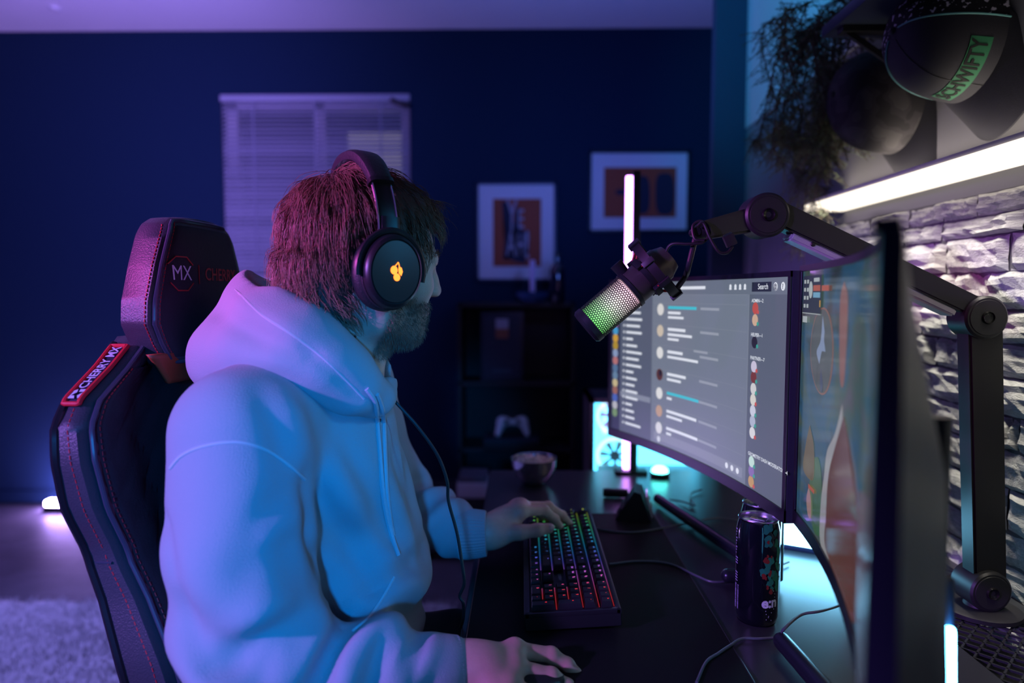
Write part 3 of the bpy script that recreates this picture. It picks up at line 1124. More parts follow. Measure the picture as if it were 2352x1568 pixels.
def monitor(name, label, far, near, ztop, tips, cs_=0.0):
    """curved monitor whose viewing side looks towards the user; far / near = floor plan of its two ends"""
    far, near = Vector((*far, 0)), Vector((*near, 0))
    mid = (far + near) / 2
    s = (near - far).normalized()
    nrm = Vector((-abs(s.y), 0, 0))
    nrm = Vector((s.y, -s.x, 0))
    if nrm.x > 0:
        nrm = -nrm
    t = thing(name, label, 'monitor', (mid.x, mid.y, ZD), group='curved monitors on the desk')
    w = (near - far).length
    zc = ztop - ZD - MH / 2

    def P(a, b, off=0.0):       # a along the width (m), b along the height from the centre (m), off = towards the viewer
        sag = MR - math.sqrt(MR * MR - a * a)
        sg0 = MR - math.sqrt(MR * MR - (w / 2) ** 2)
        th = math.asin(a / MR)
        nn = nrm * math.cos(th) - s * math.sin(th)
        return s * a + nrm * (sag - sg0) + nn * off + Vector((0, 0, zc + b))

    def sheet(a0, a1, b0, b1, off, n=24):
        v, f = [], []
        for i in range(n + 1):
            a = a0 + (a1 - a0) * i / n
            v += [P(a, b0, off), P(a, b1, off)]
        for i in range(n):
            f.append((2 * i, 2 * i + 2, 2 * i + 3, 2 * i + 1))
        return v, f

    # shell: panel that is thin at its top edge and thicker below
    sec = []
    n = 28
    v, f = [], []
    prof = [(-MH / 2, 0.0), (MH / 2, 0.0), (MH / 2, -0.009), (MH / 2 - 0.012, -0.011), (0.02, -0.014), (-MH / 2 + 0.03, -0.017), (-MH / 2, -0.015)]
    m = len(prof)
    for i in range(n + 1):
        a = -w / 2 + w * i / n
        e = min(1.0, (w / 2 - abs(a)) / 0.12)
        bul = 1 + 1.9 * e
        for b, o_ in prof:
            v.append(P(a, b, o_ * (bul if abs(b) < MH / 2 - 0.02 else 1)))
    for i in range(n):
        for j in range(m):
            j2 = (j + 1) % m
            f.append((i * m + j, i * m + j2, (i + 1) * m + j2, (i + 1) * m + j))
    f += [tuple(range(m)), tuple(range(n * m + m - 1, n * m - 1, -1))]
    MB().add(v, f).build('shell', mat('monitor_shell', (0.03, 0.035, 0.06), 0.38), t)
    # bezel bars
    bz = MB()
    bw_ = 0.008
    for a0, a1, b0, b1 in ((-w / 2, w / 2, MH / 2 - bw_, MH / 2), (-w / 2, w / 2, -MH / 2, -MH / 2 + 0.018), (-w / 2, -w / 2 + bw_, -MH / 2, MH / 2), (w / 2 - bw_, w / 2, -MH / 2, MH / 2)):
        va, fa = sheet(a0, a1, b0, b1, 0.0035, 24)
        vb, fb_ = sheet(a0, a1, b0, b1, 0.0, 24)
        k0 = len(va)
        bz.add(va + vb, fa + [tuple(i + k0 for i in q) for q in fb_] + [(2 * i, 2 * i + 2, k0 + 2 * i + 2, k0 + 2 * i) for i in range(24)] + [(2 * i + 1, 2 * i + 3, k0 + 2 * i + 3, k0 + 2 * i + 1) for i in range(24)])
    bz.build('bezel', mat('monitor_bezel', (0.010, 0.010, 0.014), 0.35), t)
    # stand: column, plate behind, two round bar feet
    back = P(cs_, -0.02, -0.040)
    cb = Vector((back.x - nrm.x * 0.022, back.y - nrm.y * 0.022, 0))
    MB().cone((cb.x, cb.y, 0.012), (cb.x, cb.y, zc + 0.03), 0.015, 0.013, 20).build('stand_column', M_blackm, t)
    MB().cone((cb.x, cb.y, zc), (back.x, back.y, zc), 0.020, 0.024, 20).build('tilt_joint', M_blackm, t)
    for tp in tips:
        e = WZ(tp[0], tp[1], ZD + 0.0155) - Vector((mid.x, mid.y, ZD))
        MB().tube([(cb.x, cb.y, 0.0165), (e.x, e.y, 0.0155)], [0.0125, 0.0115], 14).sphere((e.x, e.y, 0.0155), 0.0115, 14, 8).build('stand_foot', mat('stand_metal', (0.03, 0.035, 0.045), 0.28, 0.5), t)
    return t, P, sheet, w


M1, P1, S1, w1 = monitor('monitor', 'curved monitor showing a chat window, behind the microphone', W(1398, 1020, 1.55).xy, W(1814, 900, 0.946).xy, ZTOP, ((1512, 1145), (1672, 1322)), 0.17)
M2, P2, S2, w2 = monitor('monitor', 'curved monitor with a colourful game scene, seen almost edge-on', (0.379, 0.935), (0.176, 0.342), ZTOP + 0.006, ((1796, 1472), (1990, 1900)))

# --- chat screen
SB, SL = -MH / 2 + 0.018, MH / 2 - 0.008
sw = w1 / 2 - 0.008


def lay(Pf, sheet, parent):
    def rect(mb_, u0, v0, u1, v1, off, n=1):
        """rectangle in screen fractions, u from the left, v from the top"""
        a0, a1 = -sw + 2 * sw * u0, -sw + 2 * sw * u1
        b1, b0 = SL - (SL - SB) * v0, SL - (SL - SB) * v1
        v, f = sheet(a0, a1, b0, b1, off, max(1, int((u1 - u0) * 24)))
        mb_.add(v, f)

    def disc(mb_, u, v, r, off, n=20, sx=1.0):
        a, b = -sw + 2 * sw * u, SL - (SL - SB) * v
        mb_.add([Pf(a + r * sx * math.cos(2 * PI * i / n), b + r * math.sin(2 * PI * i / n), off) for i in range(n)], [tuple(range(n))])

    def txt(mb_, u, v, s_, body, off, bold=0.0, align='LEFT'):
        a, b = -sw + 2 * sw * u, SL - (SL - SB) * v
        put_text(mb_, body, s_, lambda x, y: Pf(a + x, b + y, off), bold, align)
    return rect, disc, txt


rect, disc, txt = lay(P1, S1, M1)


def scr(name, col, s):
    return mat(name, (0.02, 0.02, 0.02), 0.35, emit=col, es=s)


mb = MB()
rect(mb, 0, 0, 1, 1, 0.0008)
screen1 = mb.build('screen', scr('chat_grey', '727c8c', 0.92), M1)
screen1['label'] = 'chat window on the screen'
mb = MB(); rect(mb, 0, 0, 0.055, 1, 0.0011); mb.build('server_strip', scr('chat_strip', '333a55', 0.8), screen1)
mb = MB(); rect(mb, 0.055, 0, 0.25, 1, 0.0011); mb.build('channel_column', scr('chat_col', '565f72', 0.9), screen1)
mb = MB(); rect(mb, 0.80, 0.075, 1, 1, 0.0011); mb.build('member_column', scr('chat_member', '5c6676', 0.85), screen1)
mb = MB(); rect(mb, 0.25, 0, 1, 0.075, 0.0012); mb.build('title_bar', scr('chat_title', '66707f', 0.95), screen1)
mb = MB(); rect(mb, 0.06, 0.725, 0.245, 0.76, 0.0014); rect(mb, 0.27, 0.925, 0.785, 0.975, 0.0014); mb.build('highlight_row', scr('chat_hi', '848c9c', 0.9), screen1)
ln_ = MB()
for vv in (0.075, 0.125, 0.255, 0.385, 0.53, 0.645, 0.755, 0.86):
    rect(ln_, 0.26, vv, 0.79, vv + 0.002, 0.0015)
rect(ln_, 0.8, 0.075, 0.8025, 1, 0.0015)
ln_.build('divider_lines', scr('chat_line', '8d95a5', 0.75), screen1)
wt = MB()
rs = random.Random(5)
for i in range(20):                       # channel names, too small to read
    v0 = 0.10 + i * 0.0435
    rect(wt, 0.075, v0, 0.083, v0 + 0.014, 0.0016)
    rect(wt, 0.092, v0, 0.092 + rs.uniform(0.04, 0.10), v0 + 0.015, 0.0016)
msg = [0.145, 0.275, 0.41, 0.545, 0.66, 0.77, 0.875]
cyan = MB()
gry = MB()
for i, v0 in enumerate(msg):
    tgt = cyan if i in (0, 4) else wt
    rect(tgt, 0.345, v0, 0.345 + rs.uniform(0.09, 0.19), v0 + 0.017, 0.0016)
    rect(gry, 0.535, v0 + 0.002, 0.64, v0 + 0.016, 0.0016)
    rect(wt, 0.345, v0 + 0.032, 0.345 + (0.03 if i in (4, 6) else rs.uniform(0.05, 0.2)), v0 + 0.047, 0.0016)
    if i < 2:
        rect(wt, 0.345, v0 + 0.06, 0.345 + rs.uniform(0.06, 0.1), v0 + 0.074, 0.0016)
rect(wt, 0.34, 0.03, 0.56, 0.047, 0.0016)
rect(gry, 0.50, 0.385, 0.58, 0.398, 0.0017)
txt(wt, 0.90, 0.04, 0.012, 'Search', 0.0021, 0.0001, 'RIGHT')
for vv, s_ in ((0.105, 'ADMIN—2'), (0.265, 'HELPER—1'), (0.375, 'PARTNER—7'), (0.835, 'GEOMETRY DASH MODERATOR—4')):
    txt(wt, 0.815, vv, 0.0078, s_, 0.0016, 0.0001)
for uu in (0.70, 0.727, 0.752, 0.778):      # bar icons
    disc(wt, uu, 0.035, 0.0036, 0.0017, 12)
    rect(wt, uu - 0.006, 0.042, uu + 0.006, 0.052, 0.0017)
for uu in (0.935, 0.972):
    disc(wt, uu, 0.04, 0.0062, 0.0017, 18)
for uu in (0.90, 0.925, 0.95):
    pass
for uu in (0.70, 0.73, 0.76):
    disc(wt, uu, 0.95, 0.005, 0.0017, 14)
wt.build('white_text', scr('chat_white', 'd9dee8', 1.0), screen1)['kind'] = 'stuff'
cyan.build('coloured_names', scr('chat_cyan', '41c3d6', 0.9), screen1)['kind'] = 'stuff'
gry.build('grey_text', scr('chat_dim', '99a0ae', 0.9), screen1)['kind'] = 'stuff'
mb = MB(); rect(mb, 0.815, 0.018, 0.915, 0.062, 0.0018); mb.build('search_field', scr('chat_search', '222a35', 0.8), screen1)
dk_ = MB()
txt(dk_, 0.935, 0.041, 0.010, '@', 0.0022, 0.0003, 'CENTER')
txt(dk_, 0.972, 0.041, 0.010, '?', 0.0022, 0.0003, 'CENTER')
dk_.build('icon_signs', scr('chat_icon', '4a5160', 0.8), screen1)
av = {}
AVC = ['e8e6e4', 'd9cbb8', 'ececec', '5a3325', 'eeeeee', 'c9a58c', 'e9e9ee', 'dfe5ee']
for i, v0 in enumerate(msg + [0.945]):
    c_ = AVC[i]
    disc(av.setdefault(c_, MB()), 0.30, v0 + 0.022, 0.0118 if i < 7 else 0.006, 0.0017, 24)
    if c_ == '5a3325':
        disc(av.setdefault('1d1a1c', MB()), 0.305, v0 + 0.012, 0.006, 0.0019)
mem = [(0.14, 'c8564a'), (0.195, 'd8b59a'), (0.30, '23242b'), (0.415, 'd6cfe6'), (0.465, '7a3a30'), (0.52, 'dcdcdc'), (0.572, 'e2ded6'), (0.625, 'd5d9ea'), (0.675, 'b9c2d8'), (0.73, 'e6e6ea'), (0.87, 'cfeee4'), (0.915, '8f77b8'), (0.965, 'caa066')]
for i, (v0, c_) in enumerate(mem):
    disc(av.setdefault(c_, MB()), 0.835, v0, 0.0092, 0.0017, 20)
    disc(av.setdefault('3aa99a' if i % 3 else 'd3584f', MB()), 0.850, v0 + 0.017, 0.0033, 0.0020, 10)
strip = ['8f5a4a', 'b04aa0', '4aa3d8', 'd8a53c', 'b8962e', '8fa3c8', 'c07a7a', '5a7aa0', '6a8aa8', 'd0c090', 'a06a5a', '4a6ac0', 'c0c0c8', '7a9a6a']
for i, c_ in enumerate(strip):
    disc(av.setdefault(c_, MB()), 0.027, 0.22 + i * 0.051, 0.0098, 0.0017, 18)
for c_, m_ in av.items():
    m_.build('avatar_dots', scr('avatar_' + c_, c_, 0.8), screen1)['kind'] = 'stuff'

# --- game screen
sw = w2 / 2 - 0.008
rect, disc, txt = lay(P2, S2, M2)


def game_material():
    m = bpy.data.materials.new('game_scene_picture')
    m.use_nodes = True
    nt = m.node_tree
    b = nt.nodes['Principled BSDF']
    b.inputs['Base Color'].default_value = (0.01, 0.01, 0.012, 1)
    b.inputs['Roughness'].default_value = 0.12
    tc = nt.nodes.new('ShaderNodeTexCoord')
    mp = nt.nodes.new('ShaderNodeMapping')
    mp.inputs['Scale'].default_value = (1, 2.6, 4.2)
    nt.links.new(tc.outputs['Object'], mp.inputs['Vector'])
    n = nt.nodes.new('ShaderNodeTexNoise')
    n.inputs['Scale'].default_value = 2.2
    n.inputs['Detail'].default_value = 4
    n.inputs['Distortion'].default_value = 0.6
    nt.links.new(mp.outputs[0], n.inputs['Vector'])
    cr = nt.nodes.new('ShaderNodeValToRGB')
    el = cr.color_ramp.elements
    st_ = [(0.3, '161f2a'), (0.42, '2a3a38'), (0.5, '27506a'), (0.58, '3b5148'), (0.66, '4d4a52'), (0.75, '56708a')]
    while len(el) < len(st_):
        el.new(0.5)
    for e, (p, c) in zip(el, st_):
        e.position = p
        e.color = (*lin(c), 1)
    nt.links.new(n.outputs['Fac'], cr.inputs[0])
    nt.links.new(cr.outputs[0], b.inputs['Emission Color'])
    b.inputs['Emission Strength'].default_value = 0.75
    return m


mb = MB()
rect(mb, 0, 0, 1, 1, 0.0008)
screen2 = mb.build('screen', game_material(), M2)
screen2['label'] = 'game scene on the screen'


def blob(name, poly, col, s, off):
    a = [(-sw + 2 * sw * u, SL - (SL - SB) * v) for u, v in poly]
    MB().add([P2(x, y, off) for x, y in a], [tuple(range(len(a)))]).build(name, mat('game_' + name + col, (0.02, 0.02, 0.02), 0.14, emit=col, es=s * 0.85), screen2, smooth=False)


def smooth_poly(poly, n=6):
    return [(p.x, p.y) for p in spline([(*p, 0) for p in poly] + [(*poly[0], 0)], n)][:-1]


ring = [(0.17 + 0.095 * math.cos(a), 0.30 + 0.16 * math.sin(a)) for a in np.linspace(0, 2 * PI, 40)[:-1]]
blob('map_ring', ring, '8a5e50', 0.8, 0.0012)
blob('map_disc', [(0.17 + 0.09 * math.cos(a), 0.30 + 0.154 * math.sin(a)) for a in np.linspace(0, 2 * PI, 40)[:-1]], '474e4a', 0.85, 0.0015)
blob('figure', smooth_poly([(0.17, 0.17), (0.20, 0.25), (0.23, 0.30), (0.19, 0.33), (0.18, 0.42), (0.16, 0.36), (0.13, 0.31), (0.16, 0.26)]), '8394b4', 0.8, 0.0018)
blob('body_dark', smooth_poly([(0.17, 0.36), (0.19, 0.42), (0.18, 0.45), (0.165, 0.42)]), '3b4660', 0.8, 0.0020)
blob('creature_edge', smooth_poly([(0.36, 0.44), (0.30, 0.56), (0.24, 0.64), (0.22, 0.74), (0.20, 0.85), (0.205, 0.99), (0.29, 0.99), (0.30, 0.7), (0.37, 0.55)]), '9a9a9c', 0.75, 0.0013)
blob('creature', smooth_poly([(0.38, 0.47), (0.30, 0.62), (0.26, 0.72), (0.25, 0.86), (0.27, 0.99), (0.55, 0.99), (0.62, 0.8), (0.5, 0.6)]), '5c3a2e', 0.85, 0.0016)
blob('creature_red', smooth_poly([(0.33, 0.62), (0.28, 0.74), (0.27, 0.88), (0.36, 0.92), (0.40, 0.75)]), '84332a', 0.85, 0.0019)
blob('creature_orange', smooth_poly([(0.35, 0.60), (0.32, 0.68), (0.33, 0.75), (0.37, 0.68)]), 'c27a35', 0.85, 0.0021)
blob('grass', smooth_poly([(0.09, 0.60), (0.06, 0.70), (0.05, 0.80), (0.13, 0.80), (0.13, 0.68)]), '6d5f3a', 0.7, 0.0014)
blob('meadow', smooth_poly([(0.12, 0.72), (0.10, 0.86), (0.14, 0.98), (0.20, 0.96), (0.20, 0.78), (0.17, 0.70)]), '3d6340', 0.8, 0.0012)
blob('banner', smooth_poly([(0.34, 0.05), (0.31, 0.12), (0.33, 0.36), (0.37, 0.36), (0.38, 0.12)]), '8a5b4d', 0.75, 0.0013)
blob('small_figure', smooth_poly([(0.10, 0.84), (0.085, 0.90), (0.10, 0.955), (0.125, 0.95), (0.12, 0.88)]), '9b7c74', 0.8, 0.0020)
blob('flank', smooth_poly([(0.55, 0.62), (0.58, 0.95), (0.95, 0.97), (0.97, 0.5), (0.75, 0.55)]), '4a4455', 0.8, 0.0013)
hud = MB()
rect(hud, 0.012, 0.02, 0.155, 0.165, 0.0022)
hud.build('status_panel', scr('hud_dark', '1c2a33', 0.8), screen2)
h1 = MB()
for r_ in range(4):
    for c_ in range(2):
        rect(h1, 0.02 + c_ * 0.022, 0.035 + r_ * 0.032, 0.034 + c_ * 0.022, 0.05 + r_ * 0.032, 0.0025)
rect(h1, 0.012, 0.166, 0.155, 0.169, 0.0025)
rect(h1, 0.016, 0.18, 0.05, 0.205, 0.0025)
rect(h1, 0.095, 0.03, 0.14, 0.045, 0.0025)
disc(h1, 0.072, 0.075, 0.011, 0.0025, 18, 0.8)
h1.build('status_figures', scr('hud_light', 'a9b3b4', 0.8), screen2)
h2 = MB(); rect(h2, 0.092, 0.058, 0.148, 0.08, 0.0025); rect(h2, 0.16, 0.06, 0.22, 0.08, 0.0025); rect(h2, 0.10, 0.83, 0.15, 0.845, 0.0025)
h2.build('health_bar', scr('hud_red', 'a8563c', 0.8), screen2)
h3 = MB(); rect(h3, 0.092, 0.085, 0.148, 0.105, 0.0025); h3.build('mana_bar', scr('hud_blue', '6fa3c0', 0.8), screen2)
h4 = MB(); rect(h4, 0.145, 0.115, 0.152, 0.14, 0.0025); h4.build('coin_mark', scr('hud_gold', 'd0a040', 0.8), screen2)
# ================================================================== microphone and boom arm
DM = 1.0
arm = thing('microphone_stand', 'black jointed boom arm clamped at the stone wall side of the desk', 'arm', (0, 0, 0))
M_arm = mat('arm_metal', (0.022, 0.022, 0.024), 0.40, 0.2)
M_armd = mat('arm_disc', (0.018, 0.018, 0.020), 0.5)
J0 = W(2252, 1345, 1.02)
J1 = W(2243, 728, 1.02)
J2 = W(1752, 497, 1.0)
J3 = W(1612, 530, 0.985)


def beam(mb_, a, b, w0, w1, th, side=Vector((0, 1, 0))):
    """flat bar from a to b, w = height across, th = thickness along side"""
    a, b = Vector(a), Vector(b)
    x = (b - a)
    L = x.length
    x.normalize()
    y = side - x * side.dot(x)
    y.normalize()
    z = x.cross(y)
    M = Matrix((x, y, z)).transposed().to_4x4()
    M.translation = a
    bm = bmesh.new()
    bmesh.ops.create_cube(bm, size=1.0)
    for v in bm.verts:
        w_ = w0 if v.co.x < 0 else w1
        v.co = Vector(((v.co.x + .5) * L, v.co.y * th, v.co.z * w_))
    bmesh.ops.bevel(bm, geom=bm.edges[:], offset=0.003, segments=2, affect='EDGES')
    bm.verts.index_update()
    mb_.add([M @ v.co for v in bm.verts], [[v.index for v in f.verts] for f in bm.faces])
    bm.free()


def joint(c, r, w_, name='joint'):
    c = Vector(c)
    ax = Vector((0, 1, 0))
    o = MB().lathe([(0, -w_), (r * 0.9, -w_), (r, -w_ + 0.003), (r, w_ - 0.003), (r * 0.9, w_), (0, w_)], c, ax, 40).build(name, M_arm, arm)
    MB().lathe([(0, -0.0012), (r * 0.80, -0.0012), (r * 0.83, 0.001), (r * 0.83, 0.002)], c - ax * w_, ax, 40).build('cover_disc', M_armd, o)
    MB().lathe([(0, 0.0008), (r * 0.22, -0.001), (r * 0.26, -0.0035), (r * 0.30, -0.001), (r * 0.30, 0.001)], c - ax * (w_ + 0.001), ax, 24).build('pivot_screw', mat('screw_black', (0.03, 0.03, 0.03), 0.15, 0.6), o)
    return o


mb = MB()
beam(mb, J0 + Vector((0.006, 0, 0.0)), J1 + Vector((0.004, 0, 0.0)), 0.048, 0.050, 0.032)
mb.build('lower_arm', M_arm, arm)
mb = MB()
u_ = (J2 - J1).normalized()
beam(mb, J1 + Vector((0, 0, 0.010)), J2 + Vector((0, 0, 0.012)), 0.030, 0.034, 0.034)
ua = mb.build('upper_arm', M_arm, arm)
ch = MB()                         # open channel for the cable along the underside
beam(ch, J1 + u_ * 0.045 + Vector((0, 0, -0.012)), J2 - u_ * 0.04 + Vector((0, 0, -0.012)), 0.012, 0.012, 0.030)
ch.build('cable_channel', mat('channel_grey', (0.45, 0.47, 0.48), 0.4), ua)
q_ = J2 - u_ * 0.075 + Vector((0, -0.0155, -0.010))
MB().lathe([(0, -0.0015), (0.0022, -0.0015), (0.0035, 0)], q_, (0, 1, 0), 12).build('screw', M_black, ua)
joint(J0, 0.031, 0.026)
joint(J1, 0.0315, 0.024)
joint(J2, 0.0315, 0.022)
mb = MB()
beam(mb, J2 + Vector((-0.012, 0, -0.004)), J3, 0.036, 0.026, 0.026)
mb.build('end_piece', M_arm, arm)
mb = MB()
mb.cone(J3 + Vector((0.004, 0, 0)), J3 + Vector((-0.012, 0, -0.004)), 0.012, 0.010, 18)
mb.cone(J3 + Vector((-0.010, -0.012, -0.002)), J3 + Vector((-0.010, 0.012, -0.002)), 0.006, 0.006, 14)
mb.build('swivel', M_black, arm)
MB().lathe([(0, ZD - J0.z + 0.0), (0.055, ZD - J0.z), (0.055, ZD - J0.z + 0.006), (0.05, ZD - J0.z + 0.008), (0.022, ZD - J0.z + 0.009), (0.02, -0.02), (0, -0.02)], J0, n=36).build('base_plate', M_armd, arm)

# microphone: axis from its lower end to its upper end
A0 = W(1349, 750, 1.0)
A1 = W(1522, 603, 1.0)
ax_ = (A1 - A0).normalized()
ml = (A1 - A0).length
mic = thing('microphone', 'studio microphone with glowing pink to green mesh grille on the boom arm', 'microphone', (0, 0, 0))
RM = 0.0275
MBODY = mat('mic_bronze_body', (0.10, 0.075, 0.07), 0.38, 0.35)
L0 = 0.52 * ml       # grille length
xm_, ym_, zm_ = frame_from(ax_, (0, 1, 0))
MB().lathe([(0, -0.004), (RM * 0.9, -0.004), (RM + 0.0006, 0.0), (RM + 0.0006, 0.0085), (RM - 0.002, 0.0095)], A0, ax_, 48).build('bottom_cap', M_blackm, mic)
MB().lathe([(RM - 0.0045, 0.006), (RM - 0.0045, L0 + 0.008)], A0, ax_, 48).build(
    'light_core', ramp_emis('mic_light_core', tuple(ax_), ax_.dot(A0) + 0.006, ax_.dot(A0) + L0 + 0.01,
                            [(0.0, (0.12, 0.75, 0.12)), (0.30, (0.45, 0.95, 0.42)), (0.55, (0.95, 0.95, 0.85)), (0.78, (1.0, 0.66, 0.78)), (1.0, (0.95, 0.5, 0.68))], 1.5), mic)
# perforated grille: honeycomb strands wrapped round the core
gr = MB()
na = 46
pitch = 2 * PI / na
rowh = RM * pitch * 0.866
nr = int((L0 - 0.006) / rowh)


def on_grille(th, h, rad):
    return A0 + ax_ * (0.009 + h) + xm_ * (rad * math.cos(th)) + ym_ * (rad * math.sin(th))


for j in range(nr):
    for i in range(na):
        th = (i + 0.5 * (j % 2)) * pitch
        h = (j + 0.5) * rowh
        hexo = [(th + pitch * 0.575 * math.sin(a), h + rowh * 0.665 * math.cos(a)) for a in (k * PI / 3 for k in range(6))]
        hexi = [(th + pitch * 0.40 * math.sin(a), h + rowh * 0.46 * math.cos(a)) for a in (k * PI / 3 for k in range(6))]
        gr.add([on_grille(t_, hh, RM) for t_, hh in hexo] + [on_grille(t_, hh, RM) for t_, hh in hexi] + [on_grille(t_, hh, RM - 0.0012) for t_, hh in hexi],
               [(k, (k + 1) % 6, 6 + (k + 1) % 6, 6 + k) for k in range(6)] + [(6 + k, 6 + (k + 1) % 6, 12 + (k + 1) % 6, 12 + k) for k in range(6)])
me = bpy.data.meshes.new('grille_mesh')
me.from_pydata([tuple(p) for p in gr.v], [], gr.f)
me.update()
o = link_mesh('grille_mesh', me, mat('grille_black', (0.02, 0.018, 0.018), 0.4), mic)
o['kind'] = 'stuff'
MB().lathe([(RM - 0.003, L0 + 0.004), (RM + 0.0012, L0 + 0.005), (RM + 0.0012, L0 + 0.011), (RM - 0.001, L0 + 0.012)], A0, ax_, 48).build('collar', M_blackm, mic)
MB().lathe([(RM - 0.001, L0 + 0.010), (RM - 0.0012, ml * 0.98), (RM - 0.003, ml), (RM - 0.008, ml + 0.012), (0, ml + 0.014)], A0, ax_, 48).build('upper_body', MBODY, mic)
# shock mount ring with four clips and red elastic bands
HC_ = ml * 0.90
RR = 0.047
tilt_ax = (ax_ + Vector((0, -0.20, 0))).normalized()
rc_ = A0 + ax_ * HC_
ringo = MB().lathe([(RR, -0.0065), (RR + 0.0035, -0.0065), (RR + 0.0035, 0.0065), (RR, 0.0065)], rc_, tilt_ax, 56, closed=True).build('shock_mount_ring', M_blackm, mic)
rx, ry, rz = frame_from(tilt_ax, (0, 1, 0))
hold = MB().lathe([(RM - 0.0005, HC_ - 0.022), (RM + 0.003, HC_ - 0.022), (RM + 0.003, HC_ - 0.014), (RM - 0.0005, HC_ - 0.014)], A0, ax_, 40, closed=True)
hold.build('clip_ring', M_blackm, mic)
bands = []
for k in range(4):
    th = PI / 4 + k * PI / 2
    dr = xm_ * math.cos(th) + ym_ * math.sin(th)
    lo_ = A0 + ax_ * (HC_ - 0.018) + dr * (RM + 0.0045)
    tg = -xm_ * math.sin(th) + ym_ * math.cos(th)
    M = Matrix((dr, tg, ax_)).transposed().to_4x4()
    M.translation = lo_
    MB().box((-0.003, -0.008, -0.006), (0.004, 0.008, 0.004), M, bev=0.001).build('clip', M_blackm, mic)
    for sg in (-1, 1):
        t2 = th + sg * 0.42
        d2 = rx * math.cos(t2) + ry * math.sin(t2)
        e = rc_ + d2 * (RR + 0.001) + tilt_ax * 0.006
        MB().tube([lo_ + tg * (sg * 0.006) + ax_ * 0.0, e], 0.0013, 8).build('elastic_band', mat('red_elastic', (0.55, 0.015, 0.02), 0.5, emit=(0.5, 0.0, 0.01), es=0.0), mic)
        M2_ = Matrix((d2, tilt_ax.cross(d2), tilt_ax)).transposed().to_4x4()
        M2_.translation = rc_ + d2 * (RR + 0.0025)
        MB().box((-0.003, -0.004, -0.009), (0.004, 0.004, 0.009), M2_, bev=0.001).build('band_hook', M_blackm, mic)
MB().cone(A0 + ax_ * (L0 + 0.016) + zm_.cross(Vector((0, 1, 0))).normalized() * 0.024, A0 + ax_ * (L0 + 0.016) + zm_.cross(Vector((0, 1, 0))).normalized() * 0.043, 0.0085, 0.0100, 18).build('gain_knob', M_blackm, mic)
# fork from the ring to the arm
fk = MB()
side_pt = rc_ + (J3 - rc_).normalized() * 0.0
e1 = rc_ + Vector((0.033, 0.004, -0.028))
fk.tube(spline([e1, e1 + Vector((0.012, 0, 0.018)), J3 + Vector((-0.018, 0, -0.05)), J3 + Vector((-0.008, 0, -0.006))]), 0.0042, 10)
fk.build('mount_fork', M_blackm, mic)
# cable: loops round the swivel, plug hanging down
cb_ = [rc_ + ax_ * 0.012 + Vector((0.0, -0.01, 0.004)), W(1540, 562, 0.98), W(1580, 560, 0.972), W(1615, 556, 0.968), W(1632, 530, 0.966), W(1612, 508, 0.97), W(1592, 518, 0.972), W(1596, 548, 0.968), W(1618, 552, 0.964)]
cb2 = [W(1600, 520, 0.966), W(1615, 512, 0.964), W(1630, 545, 0.962), W(1650, 577, 0.96), W(1670, 580, 0.96), W(1683, 566, 0.962)]
MB().tube(spline(cb_, 8), 0.0022, 8).build('cable', M_black, mic)
MB().tube(spline(cb2, 8), 0.0022, 8).build('cable', M_black, mic)
pc = W(1675, 549, 0.962)
ud = (W(1668, 532, 0.962) - W(1683, 566, 0.962)).normalized()
plug = MB()
bx_x, bx_y, _ = frame_from(ud, (0, 1, 0))
M = Matrix((bx_x, bx_y, ud)).transposed().to_4x4()
M.translation = pc
plug.box((-0.0035, -0.0075, -0.010), (0.0035, 0.0075, 0.006), M, bev=0.001)
pg = plug.build('usb_plug', M_blackm, mic)
MB().box((-0.0022, -0.006, 0.006), (0.0022, 0.006, 0.0085), M).build('plug_tip', M_chrome, pg, smooth=False)

# ================================================================== caps on the wall
M_cap = mat('black_twill', (0.018, 0.018, 0.026), 0.75, bump=0.2, bscale=900)


